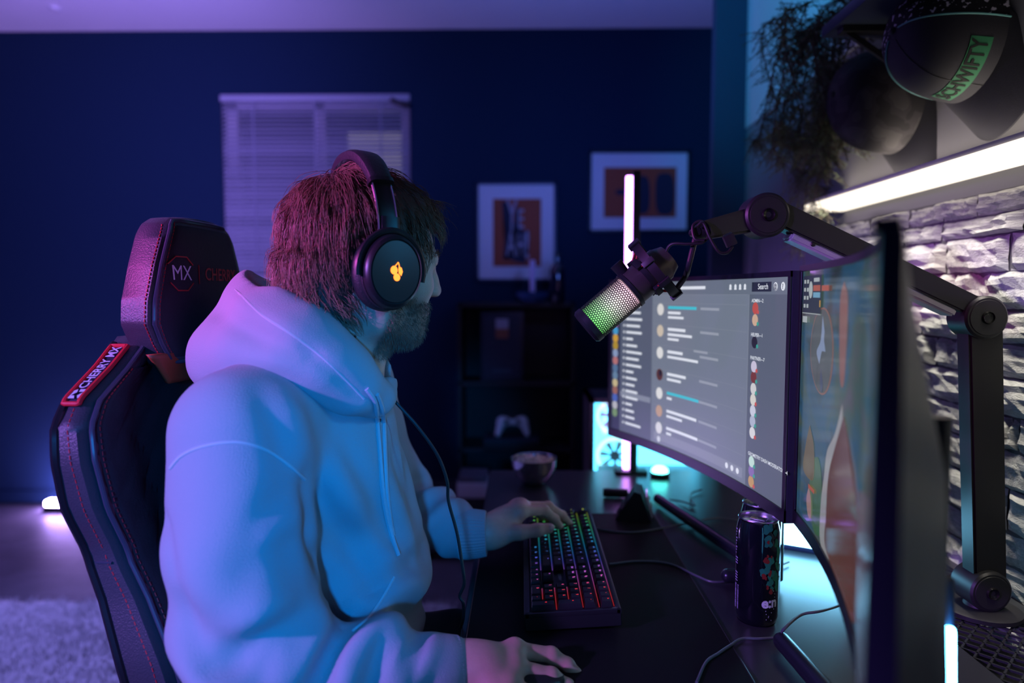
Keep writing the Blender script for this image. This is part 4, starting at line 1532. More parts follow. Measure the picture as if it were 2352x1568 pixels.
def cap(name, label, base, up, front, scale, m_crown, m_back, m_brim, piping=None):
    up = Vector(up).normalized()
    front = Vector(front)
    front = (front - up * front.dot(up)).normalized()
    side = up.cross(front)
    base = Vector(base)

    def P(x, y, z):      # x towards the brim, y across, z to the button
        return base + (front * x + side * y + up * z) * scale
    t = thing(name, label, 'cap', base, group='caps hanging on the wall')
    inv = base

    def L(p):
        return p - base
    n, m = 48, 14

    def dome(i_th, ph, off=0.0):
        r = math.cos(ph) ** 0.72
        z = math.sin(ph) ** 0.95 * 0.125
        fr_ = 1.0 + (0.14 * max(0, math.cos(i_th)) * math.sin(2 * ph) ** 2)
        x = 0.100 * r * math.cos(i_th) * fr_
        y = 0.085 * r * math.sin(i_th)
        nrm_ = Vector((x / 0.1, y / 0.085, z / 0.125 + 0.1)).normalized() * off
        return L(P(x + nrm_.x, y + nrm_.y, z + nrm_.z))
    for nm, a0, a1, mm in (('front_panel', -PI * 0.36, PI * 0.36, m_crown), ('back_panel', PI * 0.36, 2 * PI - PI * 0.36, m_back)):
        v, f = [], []
        k_ = 26
        for j in range(m + 1):
            for i in range(k_ + 1):
                v.append(dome(a0 + (a1 - a0) * i / k_, PI / 2 * j / m))
        for j in range(m + 1):
            for i in range(k_ + 1):
                v.append(dome(a0 + (a1 - a0) * i / k_, PI / 2 * j / m, -0.002))
        N_ = (m + 1) * (k_ + 1)
        for j in range(m):
            for i in range(k_):
                q = j * (k_ + 1) + i
                f.append((q, q + 1, q + k_ + 2, q + k_ + 1))
                f.append((N_ + q, N_ + q + k_ + 1, N_ + q + k_ + 2, N_ + q + 1))
        MB().add(v, f).build(nm, mm, t)
    # brim
    v, f = [], []
    k_, mm_ = 28, 8
    for side_ in (0, 1):
        for j in range(mm_ + 1):
            for i in range(k_ + 1):
                a = -PI * 0.40 + PI * 0.80 * i / k_
                ex = j / mm_
                x = 0.100 * math.cos(a) + ex * 0.085 * math.cos(a) ** 0.5 if math.cos(a) > 0 else 0.1 * math.cos(a)
                y = 0.085 * math.sin(a) * (1 + 0.06 * ex)
                z = -0.004 - 0.022 * (y / 0.085) ** 2 * ex - 0.02 * ex + (0 if side_ == 0 else -0.0025)
                v.append(L(P(x, y, z + 0.006)))
    N_ = (mm_ + 1) * (k_ + 1)
    for j in range(mm_):
        for i in range(k_):
            q = j * (k_ + 1) + i
            f += [(q, q + 1, q + k_ + 2, q + k_ + 1), (N_ + q, N_ + q + k_ + 1, N_ + q + k_ + 2, N_ + q + 1)]
    q0 = mm_ * (k_ + 1)
    f += [(q0 + i, q0 + i + 1, N_ + q0 + i + 1, N_ + q0 + i) for i in range(k_)]
    bo = MB().add(v, f).build('brim', m_brim, t)
    top = dome(0, PI / 2)
    MB().sphere(top, 0.006 * scale, 12, 8).build('top_button', m_crown, t)
    if piping:
        pa = [dome(-PI * 0.36, PI / 2 * j / 20, 0.001) for j in range(20)]
        pb = [dome(PI * 0.36, PI / 2 * j / 20, 0.001) for j in range(20)]
        MB().tube(pa, 0.0016, 6).build('piping', piping, t)
        MB().tube(pb, 0.0016, 6).build('piping', piping, t)
        MB().tube([dome(0, PI / 2 * j / 16, 0.0004) for j in range(16)], 0.0006, 6).build('centre_seam', M_black, t)
    return t, dome, P, L, bo


def speckle_material():
    m = bpy.data.materials.new('black_fabric_paint_splash')
    m.use_nodes = True
    nt = m.node_tree
    b = nt.nodes['Principled BSDF']
    b.inputs['Roughness'].default_value = 0.8
    tc = nt.nodes.new('ShaderNodeTexCoord')
    n = nt.nodes.new('ShaderNodeTexNoise')
    n.inputs['Scale'].default_value = 110
    n.inputs['Detail'].default_value = 2
    nt.links.new(tc.outputs['Object'], n.inputs['Vector'])
    cr = nt.nodes.new('ShaderNodeValToRGB')
    cr.color_ramp.elements[0].position = 0.60
    cr.color_ramp.elements[0].color = (0.008, 0.008, 0.012, 1)
    cr.color_ramp.elements[1].position = 0.64
    cr.color_ramp.elements[1].color = (0.7, 0.66, 0.75, 1)
    nt.links.new(n.outputs['Fac'], cr.inputs[0])
    nt.links.new(cr.outputs[0], b.inputs['Base Color'])
    return m


def camo_material():
    m = bpy.data.materials.new('dark_camouflage_cloth')
    m.use_nodes = True
    nt = m.node_tree
    b = nt.nodes['Principled BSDF']
    b.inputs['Roughness'].default_value = 0.8
    tc = nt.nodes.new('ShaderNodeTexCoord')
    n = nt.nodes.new('ShaderNodeTexNoise')
    n.inputs['Scale'].default_value = 22
    n.inputs['Detail'].default_value = 1
    nt.links.new(tc.outputs['Object'], n.inputs['Vector'])
    cr = nt.nodes.new('ShaderNodeValToRGB')
    cr.color_ramp.interpolation = 'CONSTANT'
    el = cr.color_ramp.elements
    el.new(0.5)
    for e, (p, c) in zip(el, ((0, (0.018, 0.016, 0.02, 1)), (0.46, (0.034, 0.030, 0.036, 1)), (0.55, (0.05, 0.046, 0.05, 1)))):
        e.position = p
        e.color = c
    nt.links.new(n.outputs['Fac'], cr.inputs[0])
    nt.links.new(cr.outputs[0], b.inputs['Base Color'])
    return m


t, dome, P_, L_, bo = cap('cap', 'black cap with teal piping, paint splashes and green SCHWIFTY lettering', (0.785, 1.250, 1.640), (-1, -0.06, 0.14), (0.0, -0.56, -0.83), 1.10,
                          M_cap, speckle_material(), M_cap, mat('teal_piping', (0.10, 0.30, 0.30), 0.6))


def on_front(a_ang, h, off):
    """front panel: a_ang across, h = 0 rim .. 1 button"""
    return dome(a_ang, PI / 2 * h, off)


M_green = mat('green_embroidery', (0.02, 0.16, 0.07), 0.7)
gb = MB()
bnd = [(u, v) for u, v in ((-0.78, 0.10), (0.78, 0.10), (0.78, 0.27), (-0.78, 0.27))]
v, f = [], []
nn_ = 30
for i in range(nn_ + 1):
    aa = -0.54 + 1.32 * i / nn_
    v += [on_front(aa, 0.10, 0.0012), on_front(aa, 0.265, 0.0012)]
    if i:
        f.append((2 * i - 2, 2 * i, 2 * i + 1, 2 * i - 1))
MB().add(v, f).build('text_band', M_green, t)
tx = MB()
put_text(tx, 'SCHWIFTY', 1.0, lambda x, y: on_front(0.12 + x * 0.252, 0.1825 + y * 0.175, 0.0022), 0.02)
tx.build('lettering', mat('black_thread', (0.006, 0.008, 0.008), 0.8), t, smooth=False)
cm = camo_material()
cap('cap', 'dark camouflage cap hanging next to the garland', (0.785, 1.47, 1.60), (-1, -0.05, 0.10), (0.0, -0.42, -0.9), 1.12, cm, cm, M_cap)

# ================================================================== hanging garland
ga = thing('hanging_garland', 'artificial green conifer garland trailing down from the shelf end', 'plant', (0.70, 1.60, 1.77))
M_nee = mat('garland_needles', (0.13, 0.18, 0.10), 0.7, var=0.4, vscale=30)
M_stem = mat('garland_stem', (0.12, 0.09, 0.06), 0.8)
fo = MB()
stm = MB()
rg_ = random.Random(3)
mains = []
for k in range(18):
    top = Vector((rg_.uniform(-0.10, 0.05), rg_.uniform(-0.16, 0.10), rg_.uniform(0.01, 0.10)))
    mains.append([top, top + Vector((rg_.uniform(-0.09, 0.01), rg_.uniform(-0.03, 0.06), -0.06)), top + Vector((rg_.uniform(-0.09, 0.02), rg_.uniform(-0.04, 0.06), -0.19 - rg_.random() * 0.10)),
                  top + Vector((rg_.uniform(-0.06, 0.04), rg_.uniform(0.0, 0.08), -0.24 - rg_.random() * 0.08))])
for k in range(5):
    top = Vector((rg_.uniform(-0.03, 0.04), rg_.uniform(-0.03, 0.08), 0.0))
    mains.append([top, top + Vector((0.0, 0.02, -0.15)), top + Vector((rg_.uniform(-0.02, .02), 0.05, -0.30)), top + Vector((rg_.uniform(-0.03, 0.02), 0.07, -0.36 - rg_.random() * 0.10))])
nv, nf = [], []
for pts in mains:
    sp = spline(pts, 12)
    stm.tube(sp, 0.0014, 5)
    for i, p in enumerate(sp):
        for q in range(3):
            dr = Vector((rg_.gauss(0, 1), rg_.gauss(0, 1), -0.5 + rg_.gauss(0, 0.6))).normalized()
            ln = rg_.uniform(0.02, 0.055)
            tw = [p + dr * ln * s_ + Vector((0, 0, -0.012 * s_ * s_)) for s_ in (0, .33, .66, 1)]
            stm.tube(tw, 0.0007, 4, cap=False)
            for s_ in range(10):
                b_ = p + dr * ln * (s_ + 1) / 10 + Vector((0, 0, -0.012 * ((s_ + 1) / 10) ** 2))
                nd = (dr * 0.7 + Vector((rg_.gauss(0, .8), rg_.gauss(0, .8), rg_.gauss(0, .8)))).normalized() * rg_.uniform(0.006, 0.013)
                wd = nd.cross(Vector((rg_.random(), rg_.random(), rg_.random()))).normalized() * 0.0009
                k0 = len(nv)
                nv += [b_ - wd, b_ + wd, b_ + nd]
                nf.append((k0, k0 + 1, k0 + 2))
stm.build('stems', M_stem, ga)
me = bpy.data.meshes.new('needles')
me.from_pydata([tuple(p) for p in nv], [], nf)
o = link_mesh('needles', me, M_nee, ga)
o['kind'] = 'stuff'

# ================================================================== cans
def can(name, label, px, py, d, rot, tab_up):
    b0 = W(px, py, d)
    t = thing(name, label, 'can', (b0.x, b0.y, ZD), (0, 0, rot), 'drink cans on the desk')
    r, h = 0.0305, 0.155
    body = MB().lathe([(0, 0.004), (0.022, 0.003), (0.025, 0.0), (0.027, 0.0015), (r, 0.012), (r, h - 0.018), (0.0275, h - 0.005), (0.0272, h - 0.003)], n=48).build('can_body', mat('can_black_print', (0.008, 0.010, 0.016), 0.16, 0.35, coat=0.6), t)
    M_al = mat('can_aluminium', (0.72, 0.72, 0.75), 0.25, 1.0)
    MB().lathe([(0.0272, h - 0.004), (0.0285, h - 0.001), (0.0278, h + 0.0005), (0.0262, h - 0.001), (0.0255, h - 0.006), (0.023, h - 0.0045), (0, h - 0.0045)], n=48).build('lid', M_al, t)
    MB().lathe([(0.0272, 0.0012), (0.0255, -0.0001 + 0.0002), (0.0275, 0.004), (0.0290, 0.0075)], n=48).build('bottom_rim', M_al, t)
    tb = MB()
    if tab_up:
        Mt = Matrix.Translation((0.004, 0, h - 0.004)) @ Matrix.Rotation(R(-62), 4, 'Y')
    else:
        Mt = Matrix.Translation((0.0, 0, h - 0.0035))
    tb.box((-0.011, -0.0075, 0), (0.011, 0.0075, 0.0013), Mt, bev=0.0005)
    tb.lathe([(0.0035, 0.0014), (0.0055, 0.0018), (0.0065, 0.0014)], Mt @ Vector((0.004, 0, 0)), Mt.to_3x3() @ Vector((0, 0, 1)), 16)
    tb.build('pull_tab', mat('tab_metal', (0.5, 0.5, 0.56), 0.3, 1.0), t)

    def C(th, z, off=0.0004):
        return Vector(((r + off) * math.cos(th), (r + off) * math.sin(th), z))

    def patch(mb_, pts):
        mb_.add([C(a, z) for a, z in pts], [tuple(range(len(pts)))])
    # printed band of fruit and leaves, wordmark and bar code
    for nm, col, rr_, seed, sc_, of in (('green_print', (0.03, 0.30, 0.16), 34, 2, 1.0, 0.0004), ('red_print', (0.30, 0.04, 0.03), 12, 4, 0.6, 0.0007)):
        mb_ = MB()
        rs_ = random.Random(seed)
        for i in range(rr_):
            a, z = -0.55 + rs_.gauss(0, 0.22), 0.088 + rs_.gauss(0, 0.026)
            if nm == 'red_print':
                a, z = -0.86 + rs_.gauss(0, 0.08) + 0.25 * (i % 4 == 0), 0.098 + rs_.gauss(0, 0.022)
            k_ = rs_.uniform(0.5, 1.1) * sc_
            mb_.add([C(a + 0.16 * k_ * math.cos(q) * (1 + .3 * math.sin(3 * q + i)), z + 0.007 * k_ * math.sin(q), of + i * 0.000008) for q in np.linspace(0, 2 * PI, 14)[:-1]], [tuple(range(13))])
        mb_.build(nm, mat(nm, col, 0.25, 0.2), body)
    mb_ = MB()
    put_text(mb_, 'e:n', 0.021, lambda x, y: C(-0.66 + x / r, 0.038 + y), 0.0008)
    for i in range(12):
        a, z = -0.62 + 0.25 * math.sin(i * 2.3), 0.030 - 0.0016 * i + 0.03 * (i % 3 == 0)
        mb_.add([C(a + 0.02 * math.cos(q), z + 0.0007 * math.sin(q)) for q in np.linspace(0, 2 * PI, 8)[:-1]], [tuple(range(7))])
    mb_.build('wordmark', mat('print_white', (0.8, 0.82, 0.85), 0.3), body)
    mb_ = MB()
    rs_ = random.Random(9)
    z = 0.020
    while z < 0.056:
        w_ = rs_.choice((0.0005, 0.0008, 0.0013))
        patch(mb_, [(-2.60, z), (-2.25, z), (-2.25, z + w_), (-2.60, z + w_)])
        z += w_ + rs_.choice((0.0005, 0.0009))
    for z in (0.060, 0.064, 0.068, 0.072, 0.086, 0.09, 0.094):
        patch(mb_, [(-2.62, z), (-2.36, z), (-2.36, z + 0.0016), (-2.62, z + 0.0016)])
    for i in range(9):
        patch(mb_, [(-2.62, 0.10 + i * 0.0045), (-2.56 + 0.1 * (i % 3) * .5, 0.10 + i * 0.0045), (-2.56 + 0.05 * (i % 3), 0.1022 + i * 0.0045), (-2.62, 0.1022 + i * 0.0045)])
    mb_.build('bar_code', mat('print_lilac', (0.55, 0.5, 0.7), 0.4), body)
    return t


can('drink_can', 'tall black drink can with leafy print standing before the monitors', 1736, 1432, 0.985, R(-35), False)
can('drink_can', 'drink can with raised pull tab half hidden behind another can', 1743, 1390, 1.055, R(150), True)

# ================================================================== bowl of popcorn
bwp = WZ(1226, 1112, ZD)
bo_ = thing('snack_bowl', 'shiny metal bowl of popcorn at the far end of the desk', 'bowl', (bwp.x, bwp.y, ZD))
Rb = 0.058
prof = [(0, 0.001), (0.022, 0.0), (0.03, 0.004), (0.047, 0.024), (0.056, 0.05), (Rb, 0.068), (Rb + 0.0012, 0.0685), (Rb - 0.001, 0.067), (0.054, 0.05), (0.045, 0.026), (0.028, 0.007), (0, 0.004)]
MB().lathe(prof, n=48).build('bowl_body', mat('polished_bowl', (0.6, 0.61, 0.65), 0.08, 1.0), bo_)
pcn = MB()
rs_ = random.Random(4)
for i in range(90):
    a, q = rs_.random() * 2 * PI, math.sqrt(rs_.random()) * 0.048
    c = Vector((q * math.cos(a), q * math.sin(a), 0.052 + 0.012 * (1 - (q / 0.05) ** 2) + rs_.uniform(-0.003, 0.004)))
    for k in range(3):
        pcn.sphere(c + Vector((rs_.gauss(0, .003), rs_.gauss(0, .003), rs_.gauss(0, .002))), rs_.uniform(0.003, 0.0055), 7, 5)
o = pcn.build('popcorn', mat('popcorn', (0.75, 0.62, 0.5), 0.8), bo_)
o['kind'] = 'stuff'

# ================================================================== purple light bar standing at the far end of the desk
LBx = W(1440, 900, 1.815).x
lbp = thing('light_bar', 'tall slim light bar glowing purple at the far desk edge', 'lamp', (LBx, 1.815, ZD))
ht = W(1440, 404, 1.815).z - ZD
MB().box((-0.03, -0.022, 0), (0.055, 0.022, 0.008), bev=0.003).build('base', M_black, lbp)
MB().box((0.008, -0.012, 0.006), (0.028, 0.014, ht + 0.012), bev=0.003).build('housing', M_blackm, lbp)
MB().box((-0.009, -0.010, 0.010), (0.008, 0.008, ht), bev=0.004, seg=3).build('tube', emis('violet_tube', (0.62, 0.25, 1.0), 7.5), lbp)

# ================================================================== pc tower with lit interior beyond the desk
pz = W(1370, 915, 2.05).z
pxl = W(1354, 1000, 2.05).x
tw = thing('computer_tower', 'computer tower glowing cyan and white behind the desk end', 'computer', (pxl, 2.05, 0))
zb0 = 0.42
wdt = 0.40
PD = 0.22
MB().box((0, 0.0, 0.0), (wdt, PD, zb0), bev=0.004).build('plinth', M_darkw, tw)
fr = MB()
t_ = 0.014
for lo, hi in (((0, 0, zb0), (t_, PD, pz)), ((wdt - t_, 0, zb0), (wdt, PD, pz)), ((0, 0, zb0), (wdt, PD, zb0 + t_)), ((0, 0, pz - t_), (wdt, PD, pz)), ((0, PD - 0.01, zb0), (wdt, PD, pz))):
    fr.box(lo, hi)
fr.build('case_frame', M_blackm, tw, smooth=False)
MB().box((t_, PD - 0.02, zb0 + t_), (wdt - t_, PD - 0.012, pz - t_)).build('lit_panel', emis('cyan_panel', (0.10, 0.62, 0.95), 4.5), tw, smooth=False)
for xx, zz in ((0.10, zb0 + 0.12), (0.10, zb0 + 0.25), (0.10, zb0 + 0.38), (0.29, zb0 + 0.34)):
    fn = MB().lathe([(0.052, -0.008), (0.060, -0.008), (0.060, 0.008), (0.052, 0.008)], (xx, PD - 0.05, zz), (0, 1, 0), 36, closed=True).build('fan_ring', emis('fan_white', (0.5, 0.95, 1.0), 2.2), tw)
    bl_ = MB()
    for k in range(7):
        a = 2 * PI * k / 7
        u1 = Vector((math.cos(a), 0, math.sin(a)))
        v1 = Vector((-math.sin(a), 0, math.cos(a)))
        c0 = Vector((xx, PD - 0.05, zz))
        bl_.add([c0 + u1 * 0.016, c0 + u1 * 0.05 + v1 * 0.004 + Vector((0, -0.003, 0)), c0 + u1 * 0.046 + v1 * 0.026 + Vector((0, 0.004, 0)), c0 + u1 * 0.016 + v1 * 0.010 + Vector((0, 0.004, 0))], [(0, 1, 2, 3)])
    bl_.lathe([(0, -0.006), (0.017, -0.006), (0.017, 0.006)], (xx, PD - 0.05, zz), (0, 1, 0), 20)
    bl_.build('blades', mat('fan_blade', (0.5, 0.6, 0.65), 0.5), fn)
MB().box((0.04, 0.04, zb0 + 0.19), (0.36, 0.15, zb0 + 0.225), bev=0.004).build('graphics_card', mat('card_grey', (0.2, 0.22, 0.25), 0.4), tw)
MB().box((t_, 0.001, zb0 + t_), (wdt - t_, 0.005, pz - t_)).build('glass_panel', mat('case_glass', (0.9, 0.97, 1.0), 0.02, trans=1.0), tw, smooth=False)

# ================================================================== small control deck on a stand
dp = WZ(1462, 1188, ZD)
dv = thing('control_deck', 'small black key deck on a tilted stand at the mat corner', 'device', (dp.x, dp.y, ZD), (0, 0, R(-12)))
Md = Matrix.Translation((0.0, 0, 0.004)) @ Matrix.Rotation(R(-52), 4, 'Y')
bd_ = MB()
bd_.prism([(-0.045, 0.0), (0.035, 0.0), (0.028, 0.010), (0.010, 0.062), (-0.004, 0.066)], -0.036, 0.036, Matrix(((1, 0, 0, 0), (0, 0, 1, 0), (0, 1, 0, 0), (0, 0, 0, 1))))
bd_.build('stand_body', M_blackm, dv)
# pale glossy plates, the deck's cyan highlights put into their colour
Mf = Matrix.Translation((0.0335, 0, 0.008)) @ Matrix.Rotation(R(-16), 4, 'Y')
for y0_, y1_, z0_, z1_ in ((-0.032, 0.030, 0.004, 0.026), (-0.032, 0.030, 0.030, 0.050)):
    MB().box((-0.0005, y0_, z0_), (0.003, y1_, z1_), Mf, bev=0.0012).build('highlight_plate', mat('highlight_pale', (0.6, 0.66, 0.7), 0.12, coat=1.0), dv)
for i in range(3):
    for j in range(4):
        nx = Vector((-0.020 + i * 0.0125 + 0.0, -0.024 + j * 0.016, 0))
        fx = -0.040 + 0.038 * (i + 0.6) / 3
        fz = 0.010 + 0.055 * (i + 0.6) / 3
        Mk = Matrix.Translation((fx, -0.024 + j * 0.016, fz)) @ Matrix.Rotation(R(-58), 4, 'Y')
        MB().box((-0.006, -0.006, -0.002), (0.006, 0.006, 0.002), Mk, bev=0.001).build('deck_key', M_black, dv)
sb = WZ(1412, 1142, ZD)
rl = thing('pen_torch', 'short black cylinder lying beside the control deck', 'torch', (sb.x, sb.y, ZD + 0.011), (0, 0, R(-8)))
MB().lathe([(0, -0.028), (0.009, -0.028), (0.0105, -0.022), (0.0105, 0.03), (0, 0.032)], axis=(1, 0, 0), n=24).build('barrel', M_black, rl)
MB().lathe([(0.0107, -0.018), (0.0112, -0.016), (0.0107, -0.014)], axis=(1, 0, 0), n=24).build('grip_ring', M_blackm, rl)

# ================================================================== rgb lamp behind the near monitor, at the lower right
rb_ = W(2150, 1535, 0.62)
lt_ = thing('desk_rgb_lamp', 'blue-white glowing lamp bar behind the near monitor', 'lamp', (rb_.x, rb_.y, ZD), (0, 0, R(75)))
LMz = rb_.z - ZD
pb = MB().box((-0.045, -0.03, 0), (0.055, 0.04, 0.010), bev=0.004).build('base', M_blackm, lt_)
Mh = Matrix.Translation((0.0, 0, 0.005)) @ Matrix.Rotation(R(8), 4, 'Y')
MB().box((0.0, -0.022, 0), (0.050, 0.022, LMz + 0.075), Mh, bev=0.008, seg=3).build('housing', mat('lamp_blue_shell', (0.02, 0.03, 0.07), 0.35), lt_)
MB().box((-0.012, -0.019, 0.02), (0.001, 0.019, LMz + 0.030), Mh, bev=0.004, seg=2).build('diffuser', emis('ice_blue_light', (0.10, 0.55, 1.0), 45), lt_)
# second bar lamp on the desk behind the gap between the monitors
l2 = thing('desk_rgb_lamp', 'icy blue glowing box lamp on the desk behind the monitor corner', 'lamp', (0.545, 1.25, ZD), (0, 0, R(62)))
MB().box((-0.012, -0.075, 0), (0.040, 0.075, 0.088), bev=0.005).build('housing', mat('lamp_blue_shell', (0.02, 0.03, 0.07), 0.35), l2)
MB().box((-0.017, -0.068, 0.012), (-0.011, 0.068, 0.078), bev=0.002).build('diffuser', emis('ice_blue_light2', (0.22, 0.66, 1.0), 15), l2)
# small teal lamp by the tower
l3p = W(1512, 1076, 1.80)
l3 = thing('teal_puck_lamp', 'small round teal lamp glowing at the far desk edge', 'lamp', (l3p.x, 1.78, ZD))
MB().lathe([(0, 0), (0.024, 0), (0.026, 0.003), (0.026, 0.010), (0.022, 0.012)], n=28).build('base', M_blackm, l3)
MB().lathe([(0.022, 0.010), (0.021, 0.019), (0.014, 0.026), (0, 0.028)], n=28).build('dome', emis('teal_dome', (0.10, 0.95, 0.85), 14), l3)

# ================================================================== cables on the desk
M_cabl = mat('grey_cable', (0.10, 0.11, 0.13), 0.4)


def desk_cable(label, pix, r=0.0019, lift=0.0, name='desk_cable', m=None):
    pts = [WZ(x, y, ZD + r + 0.0032 + (l if isinstance(l, (int, float)) else 0)) for x, y, l in pix]
    o_ = MB().tube(spline(pts, 8), r, 8).build(name, m or M_cabl, None)
    tag(o_, label, 'cable', 'loose cables on the desk')
    return o_


desk_cable('thin cable running from the keyboard towards the drink cans', [(1355, 1212, 0), (1450, 1222, 0), (1560, 1205, 0), (1640, 1190, 0), (1700, 1196, 0)])
desk_cable('cable lying on the desk between keyboard and monitor foot', [(1400, 1295, 0), (1470, 1288, 0), (1540, 1295, 0), (1600, 1322, 0), (1640, 1336, 0), (1692, 1330, 0), (1740, 1318, 0), (1812, 1290, 0)])
desk_cable('mouse cable snaking around the drink can', [(1600, 1567, 0), (1622, 1520, 0), (1650, 1500, 0), (1680, 1480, 0), (1705, 1466, 0), (1745, 1466, 0), (1790, 1462, 0.0), (1800, 1445, 0.03), (1840, 1412, 0.03), (1890, 1402, 0.03), (1960, 1380, 0.01)])
desk_cable('small cable loop beneath the chat monitor', [(1612, 1124, 0), (1588, 1132, 0), (1586, 1146, 0), (1596, 1160, 0), (1560, 1150, 0), (1500, 1145, 0)])
# ================================================================== gaming chair
PSI = R(-3.0)
CO = Vector((-0.4945, 1.05, 0))
cr_ = thing('gaming_chair', 'black leather gaming chair with red stitching and embroidered headrest', 'chair', (CO.x, CO.y, 0), (0, 0, PSI))
M_lea = mat('black_leather', (0.05, 0.047, 0.06), 0.38, bump=0.25, bscale=450)
M_leaf = mat('black_suede_panel', (0.012, 0.012, 0.017), 0.75, bump=0.2, bscale=300)
M_red = mat('red_thread', (0.55, 0.02, 0.03), 0.6)
M_pipe = mat('piping_vinyl', (0.05, 0.05, 0.075), 0.25)


def interp(tab, z):
    zs_ = [t[0] for t in tab]
    return float(np.interp(z, zs_, [t[1] for t in tab]))


# front plane of the backrest (x) and half width by height
XF = [(0.46, 0.165), (0.55, 0.135), (0.65, 0.105), (0.744, 0.077), (0.805, 0.045), (0.869, 0.013), (0.934, -0.001), (0.983, -0.008), (1.07, -0.021), (1.14, -0.028)]
HWD = [(0.46, 0.25), (0.60, 0.255), (0.744, 0.25), (0.82, 0.235), (0.88, 0.232), (0.94, 0.250), (1.00, 0.257), (1.04, 0.252), (1.068, 0.228), (1.10, 0.165), (1.126, 0.122), (1.14, 0.10)]
TH = [(0.46, 0.075), (0.744, 0.072), (0.87, 0.055), (0.95, 0.055), (1.07, 0.045), (1.14, 0.05)]
zr = list(np.linspace(0.46, 1.03, 34)) + list(np.linspace(1.04, 1.14, 14))
NC = 34


def back_pt(z, c, side):
    """c in -1..1 across; side 0 front, 1 rear"""
    w_ = interp(HWD, z)
    x = interp(XF, z)
    t_ = interp(TH, z)
    rnd = max(0.0, (abs(c) - 0.90) / 0.10)
    if side == 0:
        bol = 0.018 * (1 / (1 + math.exp(-(abs(c) - 0.62) * 18)) - 1)
        return Vector((x + bol - 0.010 * rnd ** 2.5, c * w_, z))
    return Vector((x - t_ + 0.012 * rnd ** 2.5, c * w_, z))


def cs_lin(i):
    return -1 + 2 * i / NC


v, f = [], []
for z in zr:
    v += [back_pt(z, cs_lin(i), 0) for i in range(NC + 1)] + [back_pt(z, cs_lin(NC - i), 1) for i in range(NC + 1)]
m = 2 * (NC + 1)
for j in range(len(zr) - 1):
    for i in range(m):
        i2 = (i + 1) % m
        f.append((j * m + i, j * m + i2, (j + 1) * m + i2, (j + 1) * m + i))
f += [tuple(range(m - 1, -1, -1)), tuple(range((len(zr) - 1) * m, len(zr) * m))]
bk = MB().add(v, f).build('backrest', M_lea, cr_, auto=50)
# centre panel of suede, quilted in diamonds
cp = MB()
NZ_ = 70
NY_ = 44


def quilt(z, c):
    p = back_pt(z, c * 0.93, 0)
    a = (z * 18 + c * 3.2) % 1.0
    b = (z * 18 - c * 3.2) % 1.0
    gr_ = min(min(a, 1 - a), min(b, 1 - b))
    return p + Vector((0.0045 - 0.0035 * math.exp(-(gr_ / 0.06) ** 2), 0, 0))


zz_ = np.linspace(0.48, 1.10, NZ_ + 1)
v = [quilt(z, -1 + 2 * i / NY_) for z in zz_ for i in range(NY_ + 1)]
v = [Vector((p.x - (0.006 if i % (NY_ + 1) in (0, NY_) else 0), p.y, p.z)) for i, p in enumerate(v)]
f = [(j * (NY_ + 1) + i, j * (NY_ + 1) + i + 1, (j + 1) * (NY_ + 1) + i + 1, (j + 1) * (NY_ + 1) + i) for j in range(NZ_) for i in range(NY_)]
cpo = MB().add(v, f).build('centre_panel', M_leaf, bk, auto=60)
for sg in (-1, 1):
    path = [back_pt(z, sg * 0.955, 0) + Vector((0.0035, 0, 0)) for z in np.linspace(0.47, 1.135, 60)]
    MB().tube(path, 0.0032, 8).build('piping', M_pipe, bk)


def stitch(mb_, path, step=0.0075, ln=0.0048, r=0.0009):
    acc = 0.0
    for a, b in zip(path[:-1], path[1:]):
        d = (b - a)
        L = d.length
        if L < 1e-7:
            continue
        d.normalize()
        while acc < L:
            p = a + d * acc
            mb_.tube([p - d * ln / 2, p + d * ln / 2], r, 5)
            acc += step
        acc -= L


for sg in (-1, 1):
    st_ = MB()
    for c_, off in ((0.995, 0.0), (0.92, 0.0015 + 0.004)):
        path = [back_pt(z, sg * c_, 0) + Vector((off, (sg * 0.0004 if c_ > .98 else 0), 0)) for z in np.linspace(0.47, 1.10, 90)]
        if c_ > 0.98:
            path = [p + Vector((-0.012, sg * 0.0008, 0)) for p in path]
        stitch(st_, path)
    st_.build('red_stitching', M_red, bk)['kind'] = 'stuff'
# cross seam on the side bolster, edge of the rear shell
for sg in (-1, 1):
    zq = 0.868
    MB().tube([back_pt(zq, sg, 0) + Vector((-0.005, sg * 0.0008, 0)), back_pt(zq, sg, 1) + Vector((0.008, sg * 0.0008, 0))], 0.0018, 6).build('cross_seam', M_pipe, bk)
    MB().tube([back_pt(z, sg * 0.985, 1) + Vector((0.002, sg * 0.002, 0)) for z in np.linspace(0.47, 1.13, 50)], 0.006, 8).build('rear_shell_edge', mat('shell_plastic', (0.016, 0.016, 0.02), 0.22), bk)
# headrest
HP = [(1.098, 0.085), (1.106, 0.100), (1.13, 0.122), (1.159, 0.140), (1.19, 0.137), (1.24, 0.118), (1.28, 0.098), (1.30, 0.085), (1.309, 0.07), (1.312, 0.05)]
hz = np.concatenate([np.linspace(1.098, 1.29, 30), np.linspace(1.295, 1.312, 7)])
NH = 26


def head_pt(z, c, side):
    w_ = interp(HP, z)
    rnd = max(0, abs(c) - 0.72) / 0.28
    ez = max(0, (z - 1.28) / 0.032)
    ez2 = max(0, (1.115 - z) / 0.017)
    e = 0.010 * rnd ** 2.2 + 0.008 * ez ** 2 + 0.006 * ez2 ** 2
    arch = 0.012 * (abs(c) ** 2)
    if side == 0:
        return Vector((0.008 + 0.006 - arch * 0.6 - e, c * w_, z))
    return Vector((-0.062 + 0.006 + e * 1.2, c * w_ * 0.96, z))


